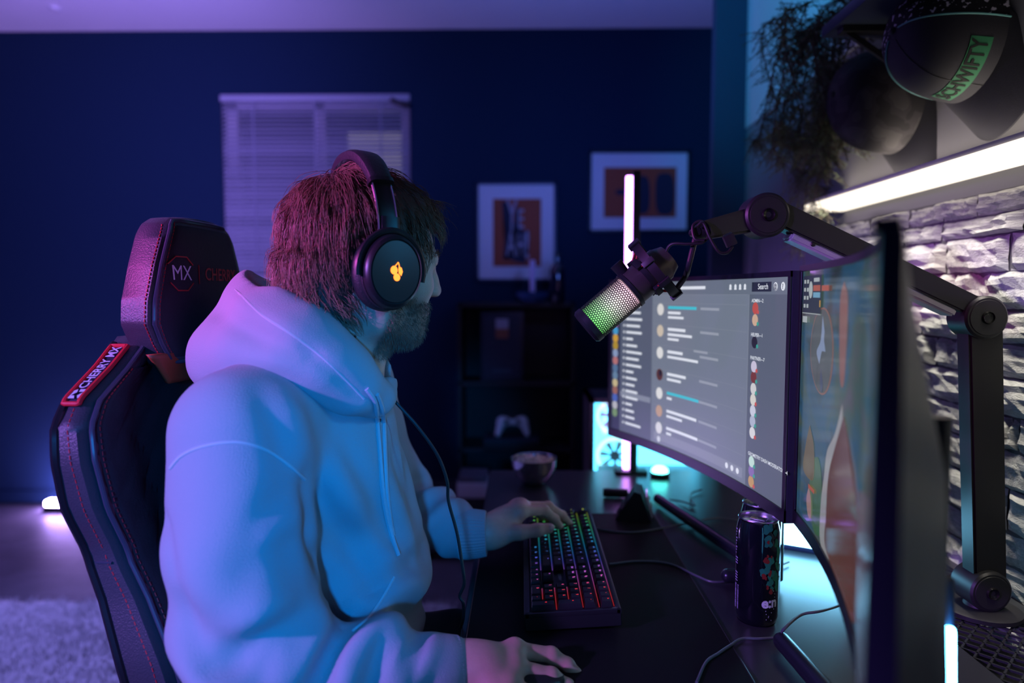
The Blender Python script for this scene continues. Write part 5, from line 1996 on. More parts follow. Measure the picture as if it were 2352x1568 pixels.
v, f = [], []
for z in hz:
    v += [head_pt(z, -1 + 2 * i / NH, 0) for i in range(NH + 1)] + [head_pt(z, 1 - 2 * i / NH, 1) for i in range(NH + 1)]
m = 2 * (NH + 1)
for j in range(len(hz) - 1):
    for i in range(m):
        i2 = (i + 1) % m
        f.append((j * m + i, j * m + i2, (j + 1) * m + i2, (j + 1) * m + i))
f += [tuple(range(m - 1, -1, -1)), tuple(range((len(hz) - 1) * m, len(hz) * m))]
hr = MB().add(v, f).build('headrest', M_lea, cr_, auto=50)
NHf = 24
hzf = np.linspace(1.106, 1.303, 30)
v = [head_pt(z, (-1 + 2 * i / NHf) * 0.93, 0) + Vector((0.0016 if 0 < i < NHf and 0 < j < 29 else -0.003, 0, 0)) for j, z in enumerate(hzf) for i in range(NHf + 1)]
f = [(j * (NHf + 1) + i, j * (NHf + 1) + i + 1, (j + 1) * (NHf + 1) + i + 1, (j + 1) * (NHf + 1) + i) for j in range(29) for i in range(NHf)]
MB().add(v, f).build('headrest_face', M_leaf, hr, auto=60)
loop = [head_pt(z, -0.95, 0) for z in np.linspace(1.104, 1.304, 30)] + [head_pt(1.3055, c, 0) for c in np.linspace(-0.85, 0.85, 14)] + [head_pt(z, 0.95, 0) for z in np.linspace(1.304, 1.104, 30)] + [head_pt(1.103, c, 0) for c in np.linspace(0.85, -0.85, 14)]
loop = [p + Vector((0.002, 0, 0)) for p in loop]
MB().tube(loop, 0.0030, 8, closed=True).build('piping', M_pipe, hr)
st_ = MB()
stitch(st_, [p + Vector((0.0018, 0, 0)) for p in [head_pt(z, -0.90, 0) for z in np.linspace(1.11, 1.30, 40)]], 0.006, 0.004, 0.0006)
stitch(st_, [head_pt(z, -0.995, 0) + Vector((-0.004, -0.0010, 0)) for z in np.linspace(1.11, 1.30, 40)], 0.006, 0.004, 0.0008)
st_.build('red_stitching', M_red, hr)['kind'] = 'stuff'


def on_head(s, z, off=0.0024):
    c = s / interp(HP, z)
    return head_pt(z, c, 0) + Vector((off, 0, 0))


# headrest embroidery (reads left to right from the front: far side is +y, so the text runs towards +y)
wm = MB()
put_text(wm, 'MX', 0.030, lambda x, y: on_head(-0.078 + x, 1.229 + y), 0.0)
wm.build('white_embroidery', mat('white_thread', (0.72, 0.72, 0.78), 0.6), hr, smooth=False)
rm = MB()
oc = 0.026
oct_ = [(-0.0785 + 0.030 * math.cos(a), 1.229 + oc * math.sin(a)) for a in (R(k) for k in (150, 112.5, 67.5, 30))]
for sgn in (1, -1):
    pts = [on_head(x, 1.229 + (z - 1.229) * sgn, 0.0026) for x, z in oct_]
    rm.tube(pts, 0.0011, 5)
rm.tube([on_head(-0.037, 1.243), on_head(-0.037, 1.215)], 0.0008, 5)
put_text(rm, 'CHERRY', 0.027, lambda x, y: on_head(0.030 + x, 1.229 + y), 0.0002)
rm.build('red_embroidery', mat('dark_red_thread', (0.42, 0.025, 0.02), 0.6), hr, smooth=False)
# orange strap below the headrest with dark lettering
def strap_pt(s, z, off):
    c = s / interp(HWD, z)
    return back_pt(z, c, 0) + Vector((off + 0.013, 0, 0))


sv, sf = [], []
for j, z in enumerate(np.linspace(1.074, 1.118, 8)):
    hw_ = 0.095 + (z - 1.074) / 0.044 * 0.04
    for i in range(21):
        s = -hw_ + 2 * hw_ * i / 20
        sv.append(Vector((0.004 - 0.012 * (s / 0.13) ** 4 - 0.008 * (1.118 - z) / 0.044, s, z)))
for j in range(7):
    for i in range(20):
        sf.append((j * 21 + i, j * 21 + i + 1, (j + 1) * 21 + i + 1, (j + 1) * 21 + i))
so = MB().add(sv, sf).build('orange_strap', mat('burnt_orange_leather', (0.34, 0.055, 0.02), 0.5), cr_)
sd_ = so.modifiers.new('thickness', 'SOLIDIFY')
sd_.thickness = 0.006
bm_ = MB()
put_text(bm_, 'BACKFORCE', 0.023, lambda x, y: Vector((0.0085 - 0.012 * ((x - 0.020) / 0.13) ** 4 - 0.008 * (1.118 - 1.090 - y) / 0.044, x - 0.020, 1.088 + y)), 0.0004)
bm_.build('dark_lettering', mat('dark_print', (0.02, 0.008, 0.012), 0.6), so, smooth=False)


# shoulder patch on the sloping top of the bolster nearest the camera
def patch_pt(a, b, off):
    """a along the slope 0 (outer) .. 1 (inner), b across 0 (front) .. 1 (rear)"""
    z = 1.062 + (1.1245 - 1.062) * a
    p0 = back_pt(z, -1.0, 0) + Vector((-0.010, 0, 0))
    p1 = back_pt(z, -1.0, 1) + Vector((0.010, 0, 0))
    n_ = Vector((0, -0.45, 0.89))
    p0 += Vector((0.010 - 0.004, 0, 0))
    return p0.lerp(p1 + Vector((-0.010, 0, 0)), b) + n_ * off


pv, pf = [], []
for i in range(17):
    for j in range(5):
        pv.append(patch_pt(i / 16, j / 4, 0.004))
for i in range(16):
    for j in range(4):
        pf.append((i * 5 + j, i * 5 + j + 1, (i + 1) * 5 + j + 1, (i + 1) * 5 + j))
po = MB().add(pv, pf).build('shoulder_patch', mat('patch_navy', (0.02, 0.02, 0.045), 0.7), cr_)
sd_ = po.modifiers.new('thickness', 'SOLIDIFY')
sd_.thickness = 0.003
bord = [patch_pt(a, 0, 0.005) for a in np.linspace(0, 1, 16)] + [patch_pt(1, b, 0.005) for b in np.linspace(0.1, 1, 6)] + [patch_pt(a, 1, 0.005) for a in np.linspace(0.95, 0, 16)] + [patch_pt(0, b, 0.005) for b in np.linspace(0.9, 0.1, 5)]
MB().tube(bord, 0.0032, 8, closed=True).build('red_border', mat('bright_red_thread', (0.75, 0.015, 0.03), 0.6), po)
plen = (patch_pt(1, .5, 0) - patch_pt(0, .5, 0)).length
pwid = (patch_pt(.5, 1, 0) - patch_pt(.5, 0, 0)).length
pm = MB()
put_text(pm, 'CHERRY MX', 0.0165, lambda x, y: patch_pt(0.60 + x / plen, 0.5 + y / pwid, 0.0065), 0.0003)
lw = lambda x, y: patch_pt(0.15 + x / plen, 0.5 + y / pwid, 0.0065)
for poly in ([(-0.009, 0.013), (0.003, 0.013), (0.009, 0.003), (0.003, 0.001), (-0.003, 0.006), (-0.003, 0.001), (-0.009, -0.002)],
             [(0.009, -0.013), (-0.003, -0.013), (-0.009, -0.006), (-0.003, -0.003), (0.004, -0.008), (0.004, -0.001), (0.009, 0.0)]):
    pm.add([lw(x, y) for x, y in poly], [tuple(range(len(poly)))])
pm.build('white_lettering', mat('white_thread', (0.72, 0.72, 0.78), 0.6), po, smooth=False)
# seat and base
MB().box((0.10, -0.27, 0.415), (0.62, 0.27, 0.492), bev=0.03, seg=4).build('seat', M_lea, cr_)
for sg in (-1, 1):
    MB().box((0.12, sg * 0.27 - 0.035, 0.40), (0.58, sg * 0.27 + 0.035, 0.515), bev=0.028, seg=4).build('seat_bolster', M_lea, cr_)
MB().cone((0.33, 0, 0.10), (0.33, 0, 0.415), 0.03, 0.03, 20).build('gas_column', M_blackm, cr_)
MB().box((0.20, -0.13, 0.385), (0.46, 0.13, 0.416), bev=0.006).build('tilt_plate', M_blackm, cr_)
for k in range(5):
    a = 2 * PI * k / 5 + 0.3
    e = Vector((0.33 + 0.32 * math.cos(a), 0.32 * math.sin(a), 0.075))
    lg_ = MB().tube([(0.33, 0, 0.11), e], [0.03, 0.02], 10).build('base_leg', M_blackm, cr_)
    MB().lathe([(0, -0.022), (0.026, -0.022), (0.029, -0.016), (0.029, 0.016), (0.026, 0.022), (0, 0.022)], (e.x, e.y, 0.029), (-math.sin(a), math.cos(a), 0), 20).build('castor', M_black, lg_)
# ================================================================== person
per = thing('person', 'seated bearded man in a pale hoodie wearing headphones, hands on keyboard and mouse', 'person', (-0.33, 0.99, 0))
PO = Vector((-0.33, 0.99, 0))


def pmesh(name, V, Q, material, parent):
    V = np.asarray(V) - np.array(PO)
    me = np_mesh(name, V, Q)
    o = link_mesh(name, me, material, parent)
    return o


YAWH, PITH = R(34), R(8)
HO = Vector((-0.222, 0.95, 1.227))
MHd = Matrix.Translation(HO) @ Matrix.Rotation(YAWH, 4, 'Z') @ Matrix.Rotation(PITH, 4, 'Y')
MHi = MHd.inverted()
MH3 = np.array(MHd.to_3x3())


def to_world(V):
    return np.asarray(V) @ MH3.T + np.array(HO)


def head_local(p):
    return MHi @ Vector(p)


# ---- head and neck
hv = Vol((-0.125, -0.105, -0.215), (0.15, 0.105, 0.15), 0.0025)
hv.ell((-0.006, 0, 0.046), (0.094, 0.0745, 0.082), 0.01)
hv.ell((0.030, 0, 0.042), (0.062, 0.064, 0.062), 0.02)
hv.ell((0.040, 0, -0.008), (0.046, 0.056, 0.068), 0.03)
for s_ in (-1, 1):
    hv.rc((-0.004, s_ * 0.052, -0.030), (0.010, s_ * 0.050, -0.060), 0.019, 0.017, 0.03)
    hv.rc((0.010, s_ * 0.050, -0.060), (0.066, s_ * 0.016, -0.074), 0.017, 0.014, 0.03)
    hv.ell((0.062, s_ * 0.043, -0.008), (0.022, 0.020, 0.020), 0.03)
    hv.rc((0.080, s_ * 0.040, 0.033), (0.091, s_ * 0.010, 0.029), 0.010, 0.011, 0.018)
hv.ell((0.072, 0, -0.074), (0.017, 0.021, 0.014), 0.02)
hv.ell((0.068, 0, -0.048), (0.029, 0.034, 0.034), 0.03)
for s_ in (-1, 1):
    hv.ell((0.096, s_ * 0.031, 0.010), (0.013, 0.017, 0.011), 0.014, mode='cut')
hv.chain([(0.092, 0, 0.028), (0.103, 0, 0.009), (0.1125, 0, -0.006)], [0.0085, 0.0095, 0.0105], 0.012)
for s_ in (-1, 1):
    hv.ell((0.103, s_ * 0.0125, -0.0095), (0.011, 0.0075, 0.008), 0.008)
    hv.ell((0.107, s_ * 0.0065, -0.0185), (0.0055, 0.0035, 0.004), 0.004, mode='cut')
hv.rc((0.092, -0.017, -0.034), (0.092, 0.017, -0.034), 0.0055, 0.0055, 0.008)
hv.rc((0.097, -0.006, -0.0325), (0.097, 0.006, -0.0325), 0.0050, 0.0050, 0.006)
hv.rc((0.0915, -0.014, -0.0445), (0.0915, 0.014, -0.0445), 0.0068, 0.0068, 0.008)
hv.ell((0.090, 0, -0.0570), (0.008, 0.018, 0.006), 0.008, mode='cut')
for s_ in (-1, 1):          # lids
    hv.rc((0.083, s_ * 0.018, 0.0155), (0.074, s_ * 0.043, 0.0140), 0.0048, 0.0048, 0.008)
    hv.rc((0.082, s_ * 0.018, 0.0035), (0.074, s_ * 0.042, 0.0045), 0.0045, 0.0045, 0.008)
nb_ = head_local((-0.300, 0.965, 1.045))
hv.rc((-0.030, 0.0, -0.030), tuple(nb_), 0.056, 0.064, 0.03)
hv.rc((0.000, 0, -0.070), tuple(head_local((-0.245, 0.965, 1.06))), 0.040, 0.046, 0.03)
hV, hQ = hv.mesh()
hV = relax(hV, hQ, 2, 0.4)
headL = hV.copy()
headW = to_world(hV)

# ---- hands, each with its forearm stub
def pts(*a):
    return [np.array(W(*q)) for q in a]


def hand(wr, palm, fingers, thumb, lo, hi):
    hh = Vol(lo, hi, 0.0022)
    for fg, rr in fingers:
        hh.rc(palm[0], fg[0], palm[1], rr[0] * 1.25, 0.020)
    for i in range(len(fingers) - 1):
        hh.rc(fingers[i][0][0], fingers[i + 1][0][0], fingers[i][1][0] * 1.05, fingers[i + 1][1][0] * 1.05, 0.012)
        mid0 = (fingers[i][0][0] + palm[0]) / 2
        mid1 = (fingers[i + 1][0][0] + palm[0]) / 2
        hh.rc(mid0, mid1, 0.0125, 0.0125, 0.012)
    for fg, rr in fingers:
        hh.chain(fg, rr, 0.0045)
        for p, r_ in zip(fg[1:-1], rr[1:-1]):
            hh.ell(p, (r_ * 1.06,) * 3, 0.004)
    hh.rc(palm[0], thumb[0][0], palm[1] * 0.9, thumb[1][0], 0.02)
    hh.chain(thumb[0], thumb[1], 0.006)
    hh.rc(wr[0], palm[0], wr[1], palm[1], 0.02)
    hh.rc(wr[2], wr[0], 0.029, wr[1], 0.02)
    V, Q = hh.mesh()
    return relax(V, Q, 1, 0.4), Q


LFI = [(pts((1194, 1174, 1.195), (1250, 1172, 1.222), (1274, 1192, 1.238), (1285, 1207, 1.247)), (0.0108, 0.0092, 0.0083, 0.0072)),
       (pts((1196, 1164, 1.217), (1259, 1163, 1.250), (1291, 1184, 1.268), (1307, 1201, 1.279)), (0.0110, 0.0094, 0.0084, 0.0072)),
       (pts((1190, 1164, 1.239), (1250, 1164, 1.275), (1278, 1182, 1.293), (1292, 1196, 1.302)), (0.0106, 0.0090, 0.0080, 0.0070)),
       (pts((1180, 1169, 1.258), (1224, 1172, 1.292), (1246, 1187, 1.308), (1258, 1198, 1.316)), (0.0096, 0.0080, 0.0072, 0.0064))]
LTH = (pts((1152, 1226, 1.172), (1194, 1222, 1.164), (1234, 1217, 1.168), (1260, 1213, 1.174)), (0.0165, 0.0130, 0.0112, 0.0092))
LWR = (np.array(W(1120, 1222, 1.172)), 0.0255, np.array(W(1075, 1224, 1.175)))
LPA = (np.array(W(1152, 1206, 1.196)), 0.0195)
lhV, lhQ = hand(LWR, LPA, LFI, LTH, (-0.13, 1.10, 0.72), (0.12, 1.36, 0.87))
RFI = [(pts((1182, 1492, 0.832), (1266, 1504, 0.842), (1303, 1527, 0.842), (1329, 1551, 0.838)), (0.0108, 0.0096, 0.0086, 0.0076)),
       (pts((1178, 1532, 0.806), (1266, 1552, 0.812), (1303, 1577, 0.812), (1328, 1602, 0.808)), (0.0110, 0.0098, 0.0088, 0.0078)),
       (pts((1166, 1575, 0.782), (1246, 1602, 0.784), (1280, 1628, 0.783), (1298, 1650, 0.780)), (0.0106, 0.0092, 0.0082, 0.0073)),
       (pts((1148, 1612, 0.762), (1208, 1648, 0.760), (1236, 1668, 0.760), (1252, 1684, 0.759)), (0.0096, 0.0082, 0.0073, 0.0066))]
RTH = (pts((1096, 1528, 0.836), (1150, 1540, 0.850), (1192, 1546, 0.852), (1222, 1552, 0.848)), (0.0150, 0.0120, 0.0108, 0.0092))
RWR = (np.array(W(1060, 1532, 0.802)), 0.0255, np.array(W(1000, 1545, 0.795)))
RPA = (np.array(W(1105, 1534, 0.803)), 0.0205)
rhV, rhQ = hand(RWR, RPA, RFI, RTH, (-0.16, 0.71, 0.66), (0.12, 0.91, 0.84))

# ---- the rest of the body inside the clothes, in the same mesh
SHR, ELR, WRR = np.array((-0.335, 0.795, 1.035)), np.array((-0.305, 0.745, 0.765)), RWR[2]
SHL, ELL, WRL = np.array((-0.300, 1.165, 1.045)), np.array((-0.250, 1.255, 0.815)), LWR[2]
bv = Vol((-0.52, 0.66, 0.44), (0.16, 1.34, 1.16), 0.009)
bv.ell((-0.325, 0.985, 0.95), (0.095, 0.15, 0.17), 0.03).ell((-0.335, 0.985, 0.70), (0.11, 0.15, 0.16), 0.05)
bv.rc((-0.31, 0.97, 1.09), tuple(SHR), 0.055, 0.050, 0.03).rc((-0.30, 0.97, 1.09), tuple(SHL), 0.055, 0.050, 0.03)
bv.rc(tuple(SHR), tuple(ELR), 0.045, 0.036, 0.02).rc(tuple(ELR), tuple(WRR), 0.038, 0.029, 0.02)
bv.rc(tuple(SHL), tuple(ELL), 0.045, 0.036, 0.02).rc(tuple(ELL), tuple(WRL), 0.038, 0.029, 0.02)
for yy in (0.895, 1.085):
    bv.rc((-0.36, yy, 0.580), (0.10, yy, 0.585), 0.068, 0.055, 0.03)
bV, bQ = bv.mesh()
body_V = np.concatenate([headW, lhV, rhV, bV])
body_Q = np.concatenate([hQ, lhQ + len(headW), rhQ + len(headW) + len(lhV), bQ + len(headW) + len(lhV) + len(rhV)])


def skin_material():
    m = bpy.data.materials.new('skin')
    m.use_nodes = True
    nt = m.node_tree
    b = nt.nodes['Principled BSDF']
    b.inputs['Roughness'].default_value = 0.48
    b.inputs['Subsurface Weight'].default_value = 0.12
    b.inputs['Subsurface Radius'].default_value = (0.012, 0.004, 0.002)
    b.inputs['Subsurface Scale'].default_value = 0.5
    at = nt.nodes.new('ShaderNodeVertexColor')
    at.layer_name = 'tone'
    tc = nt.nodes.new('ShaderNodeTexCoord')
    n = nt.nodes.new('ShaderNodeTexNoise')
    n.inputs['Scale'].default_value = 60
    n.inputs['Detail'].default_value = 6
    nt.links.new(tc.outputs['Object'], n.inputs['Vector'])
    mr = nt.nodes.new('ShaderNodeMapRange')
    mr.inputs[3].default_value = 0.85
    mr.inputs[4].default_value = 1.15
    nt.links.new(n.outputs['Fac'], mr.inputs[0])
    vm = nt.nodes.new('ShaderNodeVectorMath')
    vm.operation = 'SCALE'
    nt.links.new(at.outputs['Color'], vm.inputs[0])
    nt.links.new(mr.outputs[0], vm.inputs['Scale'])
    nt.links.new(vm.outputs[0], b.inputs['Base Color'])
    n2 = nt.nodes.new('ShaderNodeTexNoise')
    n2.inputs['Scale'].default_value = 500
    nt.links.new(tc.outputs['Object'], n2.inputs['Vector'])
    bp = nt.nodes.new('ShaderNodeBump')
    bp.inputs['Strength'].default_value = 0.15
    bp.inputs['Distance'].default_value = 0.002
    nt.links.new(n2.outputs['Fac'], bp.inputs['Height'])
    nt.links.new(bp.outputs['Normal'], b.inputs['Normal'])
    return m


body = pmesh('body', body_V, body_Q, skin_material(), per)
# natural tone: skin, beard shadow, lips
x, y, z = headL.T
ay = np.abs(y)


def sstep(a, b, t):
    t = np.clip((t - a) / (b - a), 0, 1)
    return t * t * (3 - 2 * t)


beard = sstep(-0.040, -0.056, z - 0.10 * np.clip(0.07 - x, 0, 0.05) * 4) * sstep(-0.132, -0.112, z) * sstep(0.0, 0.016, x + 0.25 * (z + 0.03) * 0)
beard = sstep(0.006, 0.020, x) * sstep(-0.021, -0.037, z - np.clip(0.055 - x, 0, 0.05) * 0.9) * sstep(-0.122, -0.102, z)
mous = sstep(0.012, 0.0, np.abs(z + 0.027)) * sstep(0.03, 0.022, ay) * sstep(0.07, 0.088, x)
lips = np.maximum(sstep(0.0062, 0.003, np.abs(z + 0.034)), sstep(0.0075, 0.004, np.abs(z + 0.0445))) * sstep(0.021, 0.016, ay) * sstep(0.087, 0.093, x)
beard = np.clip(np.maximum(beard, mous) * (1 - lips), 0, 1)
skin = np.array((0.62, 0.35, 0.27))
tone = skin[None] * (1 - beard[:, None] * 0.72) + np.array((0.10, 0.055, 0.035))[None] * beard[:, None] * 0.72
tone = tone * (1 - lips[:, None]) + np.array((0.42, 0.16, 0.15))[None] * lips[:, None]
col = np.ones((len(body_V), 4))
col[:, :3] = skin
col[:len(headL), :3] = tone
ca = body.data.color_attributes.new('tone', 'FLOAT_COLOR', 'POINT')
ca.data.foreach_set('color', col.astype(np.float32).ravel())

M_eye = mat('eye_white', (0.75, 0.73, 0.72), 0.12)
for s_ in (-1, 1):
    c = MHd @ Vector((0.0735, s_ * 0.031, 0.0095)) - PO
    ey = MB().sphere(c, 0.0118, 20, 14).build('eyeball', M_eye, body)
    fd = MHd.to_3x3() @ Vector((1, 0.02, 0))
    MB().lathe([(0, 0.0122), (0.0025, 0.0121), (0.0055, 0.0107)], c, fd, 18).build('iris', mat('iris_dark', (0.02, 0.03, 0.04), 0.1), ey)
# finger nails
M_nail = mat('finger_nail', (0.62, 0.40, 0.36), 0.25)


def nail(tip, prev, up, r):
    tip, prev = Vector(tip), Vector(prev)
    ax = (tip - prev).normalized()
    up = Vector(up)
    up = (up - ax * up.dot(ax)).normalized()
    M = Matrix((ax * 1.0, ax.cross(up), up)).transposed()
    MB().sphere(tip + up * (r * 0.62) + ax * (r * 0.15) - PO, (r * 0.95, r * 0.72, r * 0.42), 14, 8, M).build('finger_nail', M_nail, body)


nail(LTH[0][3], LTH[0][2], (0.35, -0.75, 0.5), 0.0092)
for fg, rr in LFI:
    nail(fg[3], fg[2], (0.7, 0, 0.7), rr[3])
for fg, rr in RFI:
    nail(fg[3], fg[2], (0.6, 0, 0.8), rr[3])
for p_ in ((-0.022, -0.058, -0.092), (0.028, -0.047, -0.125)):
    dq = ((headL - np.array(p_)) ** 2).sum(1)
    MB().sphere(Vector(headW[dq.argmin()]) - PO, 0.0021, 10, 6).build('mole', mat('mole_brown', (0.05, 0.02, 0.015), 0.6), body)

# ---- hair
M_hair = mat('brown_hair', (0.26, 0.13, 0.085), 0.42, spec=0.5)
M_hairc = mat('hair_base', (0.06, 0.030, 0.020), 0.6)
CC = np.array((-0.006, 0, 0.046))
CR = np.array((0.100, 0.079, 0.087))


def hairline(x):
    """lowest local z that carries hair at fore-aft position x"""
    return np.interp(x, [-0.12, -0.06, -0.035, -0.012, 0.0, 0.022, 0.034, 0.05, 0.07, 0.085, 0.1], [-0.090, -0.088, -0.076, -0.055, -0.034, -0.030, 0.020, 0.058, 0.082, 0.094, 0.105])


hc = Vol((-0.135, -0.105, -0.13), (0.125, 0.105, 0.165), 0.003)
hc.ell((-0.006, 0, 0.050), (0.101, 0.083, 0.092), 0.01)
hc.ell((0.026, 0, 0.080), (0.058, 0.062, 0.050), 0.03)
hc.rc((-0.040, 0, 0.0), (-0.046, 0, -0.078), 0.064, 0.055, 0.03)
sl, X_, Y_, Z_ = hc.block(hc.lo, hc.lo + hc.n * hc.h)
hl = np.interp(X_, [-0.12, -0.06, -0.035, -0.012, 0.0, 0.022, 0.034, 0.05, 0.07, 0.085, 0.1], [-0.090, -0.088, -0.076, -0.055, -0.034, -0.030, 0.020, 0.058, 0.082, 0.094, 0.105])
dcut = (Z_ - hl) * 0.6 + 0 * Y_
hc.put(dcut.astype(np.float32) * 0 + (-(hl - Z_) * 0.6).astype(np.float32) * -1, sl, 0.01, 'cut') if False else None
A_ = hc.F
hc.F = np.maximum(A_, ((hl - Z_) * 0.6 + 0 * Y_ + 0 * X_).astype(np.float32))
cV, cQ = hc.mesh()
cN = normals(cV, cQ)
cV = relax(cV, cQ, 2, 0.5) + cN * (0.0035 * vnoise(cV * np.array((1.0, 1.0, 0.35)), 60))[:, None]
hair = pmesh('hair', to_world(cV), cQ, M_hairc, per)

NG = 850
crown = np.array((-0.058, 0.004, 0.120))
guides = []
rr_ = np.random.default_rng(21)
tries = 0
while len(guides) < NG and tries < 20000:
    tries += 1
    dvec = rr_.normal(size=3)
    dvec /= np.linalg.norm(dvec)
    p = CC + dvec * CR * 1.02
    low = p[2] < 0.0 and p[0] < 0.0
    if p[2] < -0.005 and p[0] < 0.01:
        # nape: follow the neck column
        p = np.array((-0.046 + 0.056 * dvec[0] * 1.0, 0.055 * dvec[1] * 1.15, rr_.uniform(-0.075, 0.0)))
        if dvec[0] > 0.35:
            continue
        rad = math.hypot((p[0] + 0.045) / 0.062, p[1] / 0.062)
        if rad < 1e-3:
            continue
        p[0] = -0.045 + (p[0] + 0.045) / rad
        p[1] = p[1] / rad
    if p[2] < hairline(p[0]) + 0.006:
        continue
    guides.append(p)
strands = []          # (points, r0, r1)


def shell(p, lift):
    q = p - CC
    k_ = math.sqrt(((q / CR) ** 2).sum())
    if p[2] < 0.01 and p[0] < 0.03:
        rad = math.hypot((p[0] + 0.045) / 0.064, p[1] / 0.064)
        if k_ > 1.0:
            tgt = 1.0 + lift / 0.06
            if rad < tgt:
                p = p.copy()
                p[0] = -0.045 + (p[0] + 0.045) * tgt / max(rad, 1e-3)
                p[1] = p[1] * tgt / max(rad, 1e-3)
            return p
    want = 1.0 + lift / 0.085
    return CC + q * (want / k_)


for g in guides:
    front = np.clip((g[0] - 0.01) / 0.07, 0, 1) * np.clip((g[2] - 0.05) / 0.05, 0, 1)
    nape = g[2] < 0.0
    L = rr_.uniform(0.036, 0.056) * (0.55 if nape else 1.0) * (1 - 0.35 * front)
    d = g - crown
    d /= np.linalg.norm(d) + 1e-9
    d = d + np.array((0.1 + 0.9 * front, 0.05 * np.sign(g[1]), -0.85 * (1 - front) - 0.1))
    d += rr_.normal(size=3) * 0.15
    p = g.copy()
    path = [p.copy()]
    n_ = 6
    lift1 = rr_.uniform(0.006, 0.014) * (0.5 if nape else 1.0) + 0.004 * front
    for i in range(1, n_ + 1):
        nrm_ = (p - CC) / CR ** 2
        nrm_ /= np.linalg.norm(nrm_)
        t_ = d - nrm_ * (d @ nrm_)
        t_ /= np.linalg.norm(t_) + 1e-9
        p = p + t_ * L / n_
        p = shell(p, lift1 * math.sin(min(1, i / n_ * 1.15) * PI * 0.62) + 0.001)
        d = d + np.array((0.10 * front, 0, -0.10))
        path.append(p.copy())
    path = np.array(path)
    nch = 10 if not nape else 7
    for c_ in range(nch):
        off = rr_.normal(size=3) * np.array((0.0058, 0.0058, 0.0058))
        s_ = np.linspace(0, 1, n_ + 1)[:, None]
        wob = rr_.normal(size=3) * 0.0022
        ch_ = path + off * (1 - 0.60 * s_) + wob * s_ ** 2
        strands.append((ch_, rr_.uniform(0.00042, 0.00066), 0.00018))
# loose wisps over the forehead and crown
for k in range(230):
    y0 = rr_.uniform(-0.05, 0.05)
    g = np.array((rr_.uniform(0.060, 0.080), y0, rr_.uniform(0.096, 0.116)))
    fw = rr_.uniform(0.018, 0.046)
    upw = rr_.uniform(-0.002, 0.012)
    cu = rr_.uniform(-0.038, -0.004)
    sdw = rr_.normal() * 0.010
    s_ = np.linspace(0, 1, 8)[:, None]
    path = g + s_ * np.array((fw, sdw, upw)) + s_ ** 2 * np.array((-0.012, 0, cu))
    strands.append((path, 0.00055, 0.00018))
for k in range(60):
    g = np.array((rr_.uniform(-0.10, 0.06), rr_.uniform(-0.05, 0.05), 0))
    q2 = 1 - ((g[0] - CC[0]) / 0.104) ** 2 - (g[1] / 0.084) ** 2
    if q2 < 0.05:
        continue
    g[2] = CC[2] + 0.098 * math.sqrt(q2)
    s_ = np.linspace(0, 1, 7)[:, None]
    path = g + s_ * np.array((rr_.normal() * 0.02, rr_.normal() * 0.012, rr_.uniform(0.002, 0.014))) + s_ ** 2 * np.array((rr_.normal() * 0.01, 0, -0.012))
    strands.append((path, 0.00035, 0.00015))


def strand_mesh(name, strs, material, parent, xf=to_world):
    V, F = [], []
    for path, r0, r1 in strs:
        P = xf(path)
        n_ = len(P)
        T = np.gradient(P, axis=0)
        T /= np.linalg.norm(T, axis=1, keepdims=True) + 1e-9
        ref = np.array((0.3, 0.5, 0.8))
        A = np.cross(T, ref)
        A /= np.linalg.norm(A, axis=1, keepdims=True) + 1e-9
        B = np.cross(T, A)
        r_ = np.linspace(r0, r1, n_)[:, None]
        k0 = len(V) * 3
        ring_ = np.stack([P + A * r_, P + (-0.5 * A + 0.866 * B) * r_, P + (-0.5 * A - 0.866 * B) * r_], 1)
        base = sum(x_.shape[0] for x_ in ()) 
        V.append(ring_.reshape(-1, 3))
    off = 0
    for ring_ in V:
        n_ = len(ring_) // 3
        i = np.arange(n_ - 1)[:, None] * 3
        for a, b in ((0, 1), (1, 2), (2, 0)):
            F.append(np.concatenate([i + a, i + b, i + 3 + b, i + 3 + a], 1) + off)
        off += len(ring_)
    return pmesh(name, np.concatenate(V), np.concatenate(F), material, parent)


o = strand_mesh('hair_strands', strands, M_hair, hair)
o['kind'] = 'stuff'
# beard and brow
hN = normals(headL, hQ)
idx = np.nonzero(beard > 0.35)[0]
pick = rr_.choice(idx, 4200)
bs = []
for i in pick:
    p = headL[i] + rr_.normal(size=3) * 0.0012
    d = hN[i] * 0.55 + np.array((0.12, 0, -0.75)) + rr_.normal(size=3) * 0.25
    d /= np.linalg.norm(d)
    ln_ = rr_.uniform(0.0025, 0.0050)
    bs.append((np.array([p - hN[i] * 0.001, p + d * ln_ * 0.5, p + d * ln_ + np.array((0, 0, -0.001))]), 0.00042, 0.00016))
for s_ in (-1, 1):
    for k in range(130):
        u = rr_.random()
        p = np.array((0.098 - 0.020 * u, s_ * (0.012 + 0.036 * u), 0.0325 + 0.006 * math.sin(u * 2.6) + rr_.normal() * 0.0018))
        q = headL[((headL - p) ** 2).sum(1).argmin()]
        d = np.array((-0.25, s_ * 0.8, 0.25)) + rr_.normal(size=3) * 0.2
        d /= np.linalg.norm(d)
        bs.append((np.array([q, q + d * 0.004 + np.array((0.001, 0, 0)), q + d * 0.0085]), 0.00045, 0.00015))
o = strand_mesh('beard', bs, M_hair, hair)
o['kind'] = 'stuff'

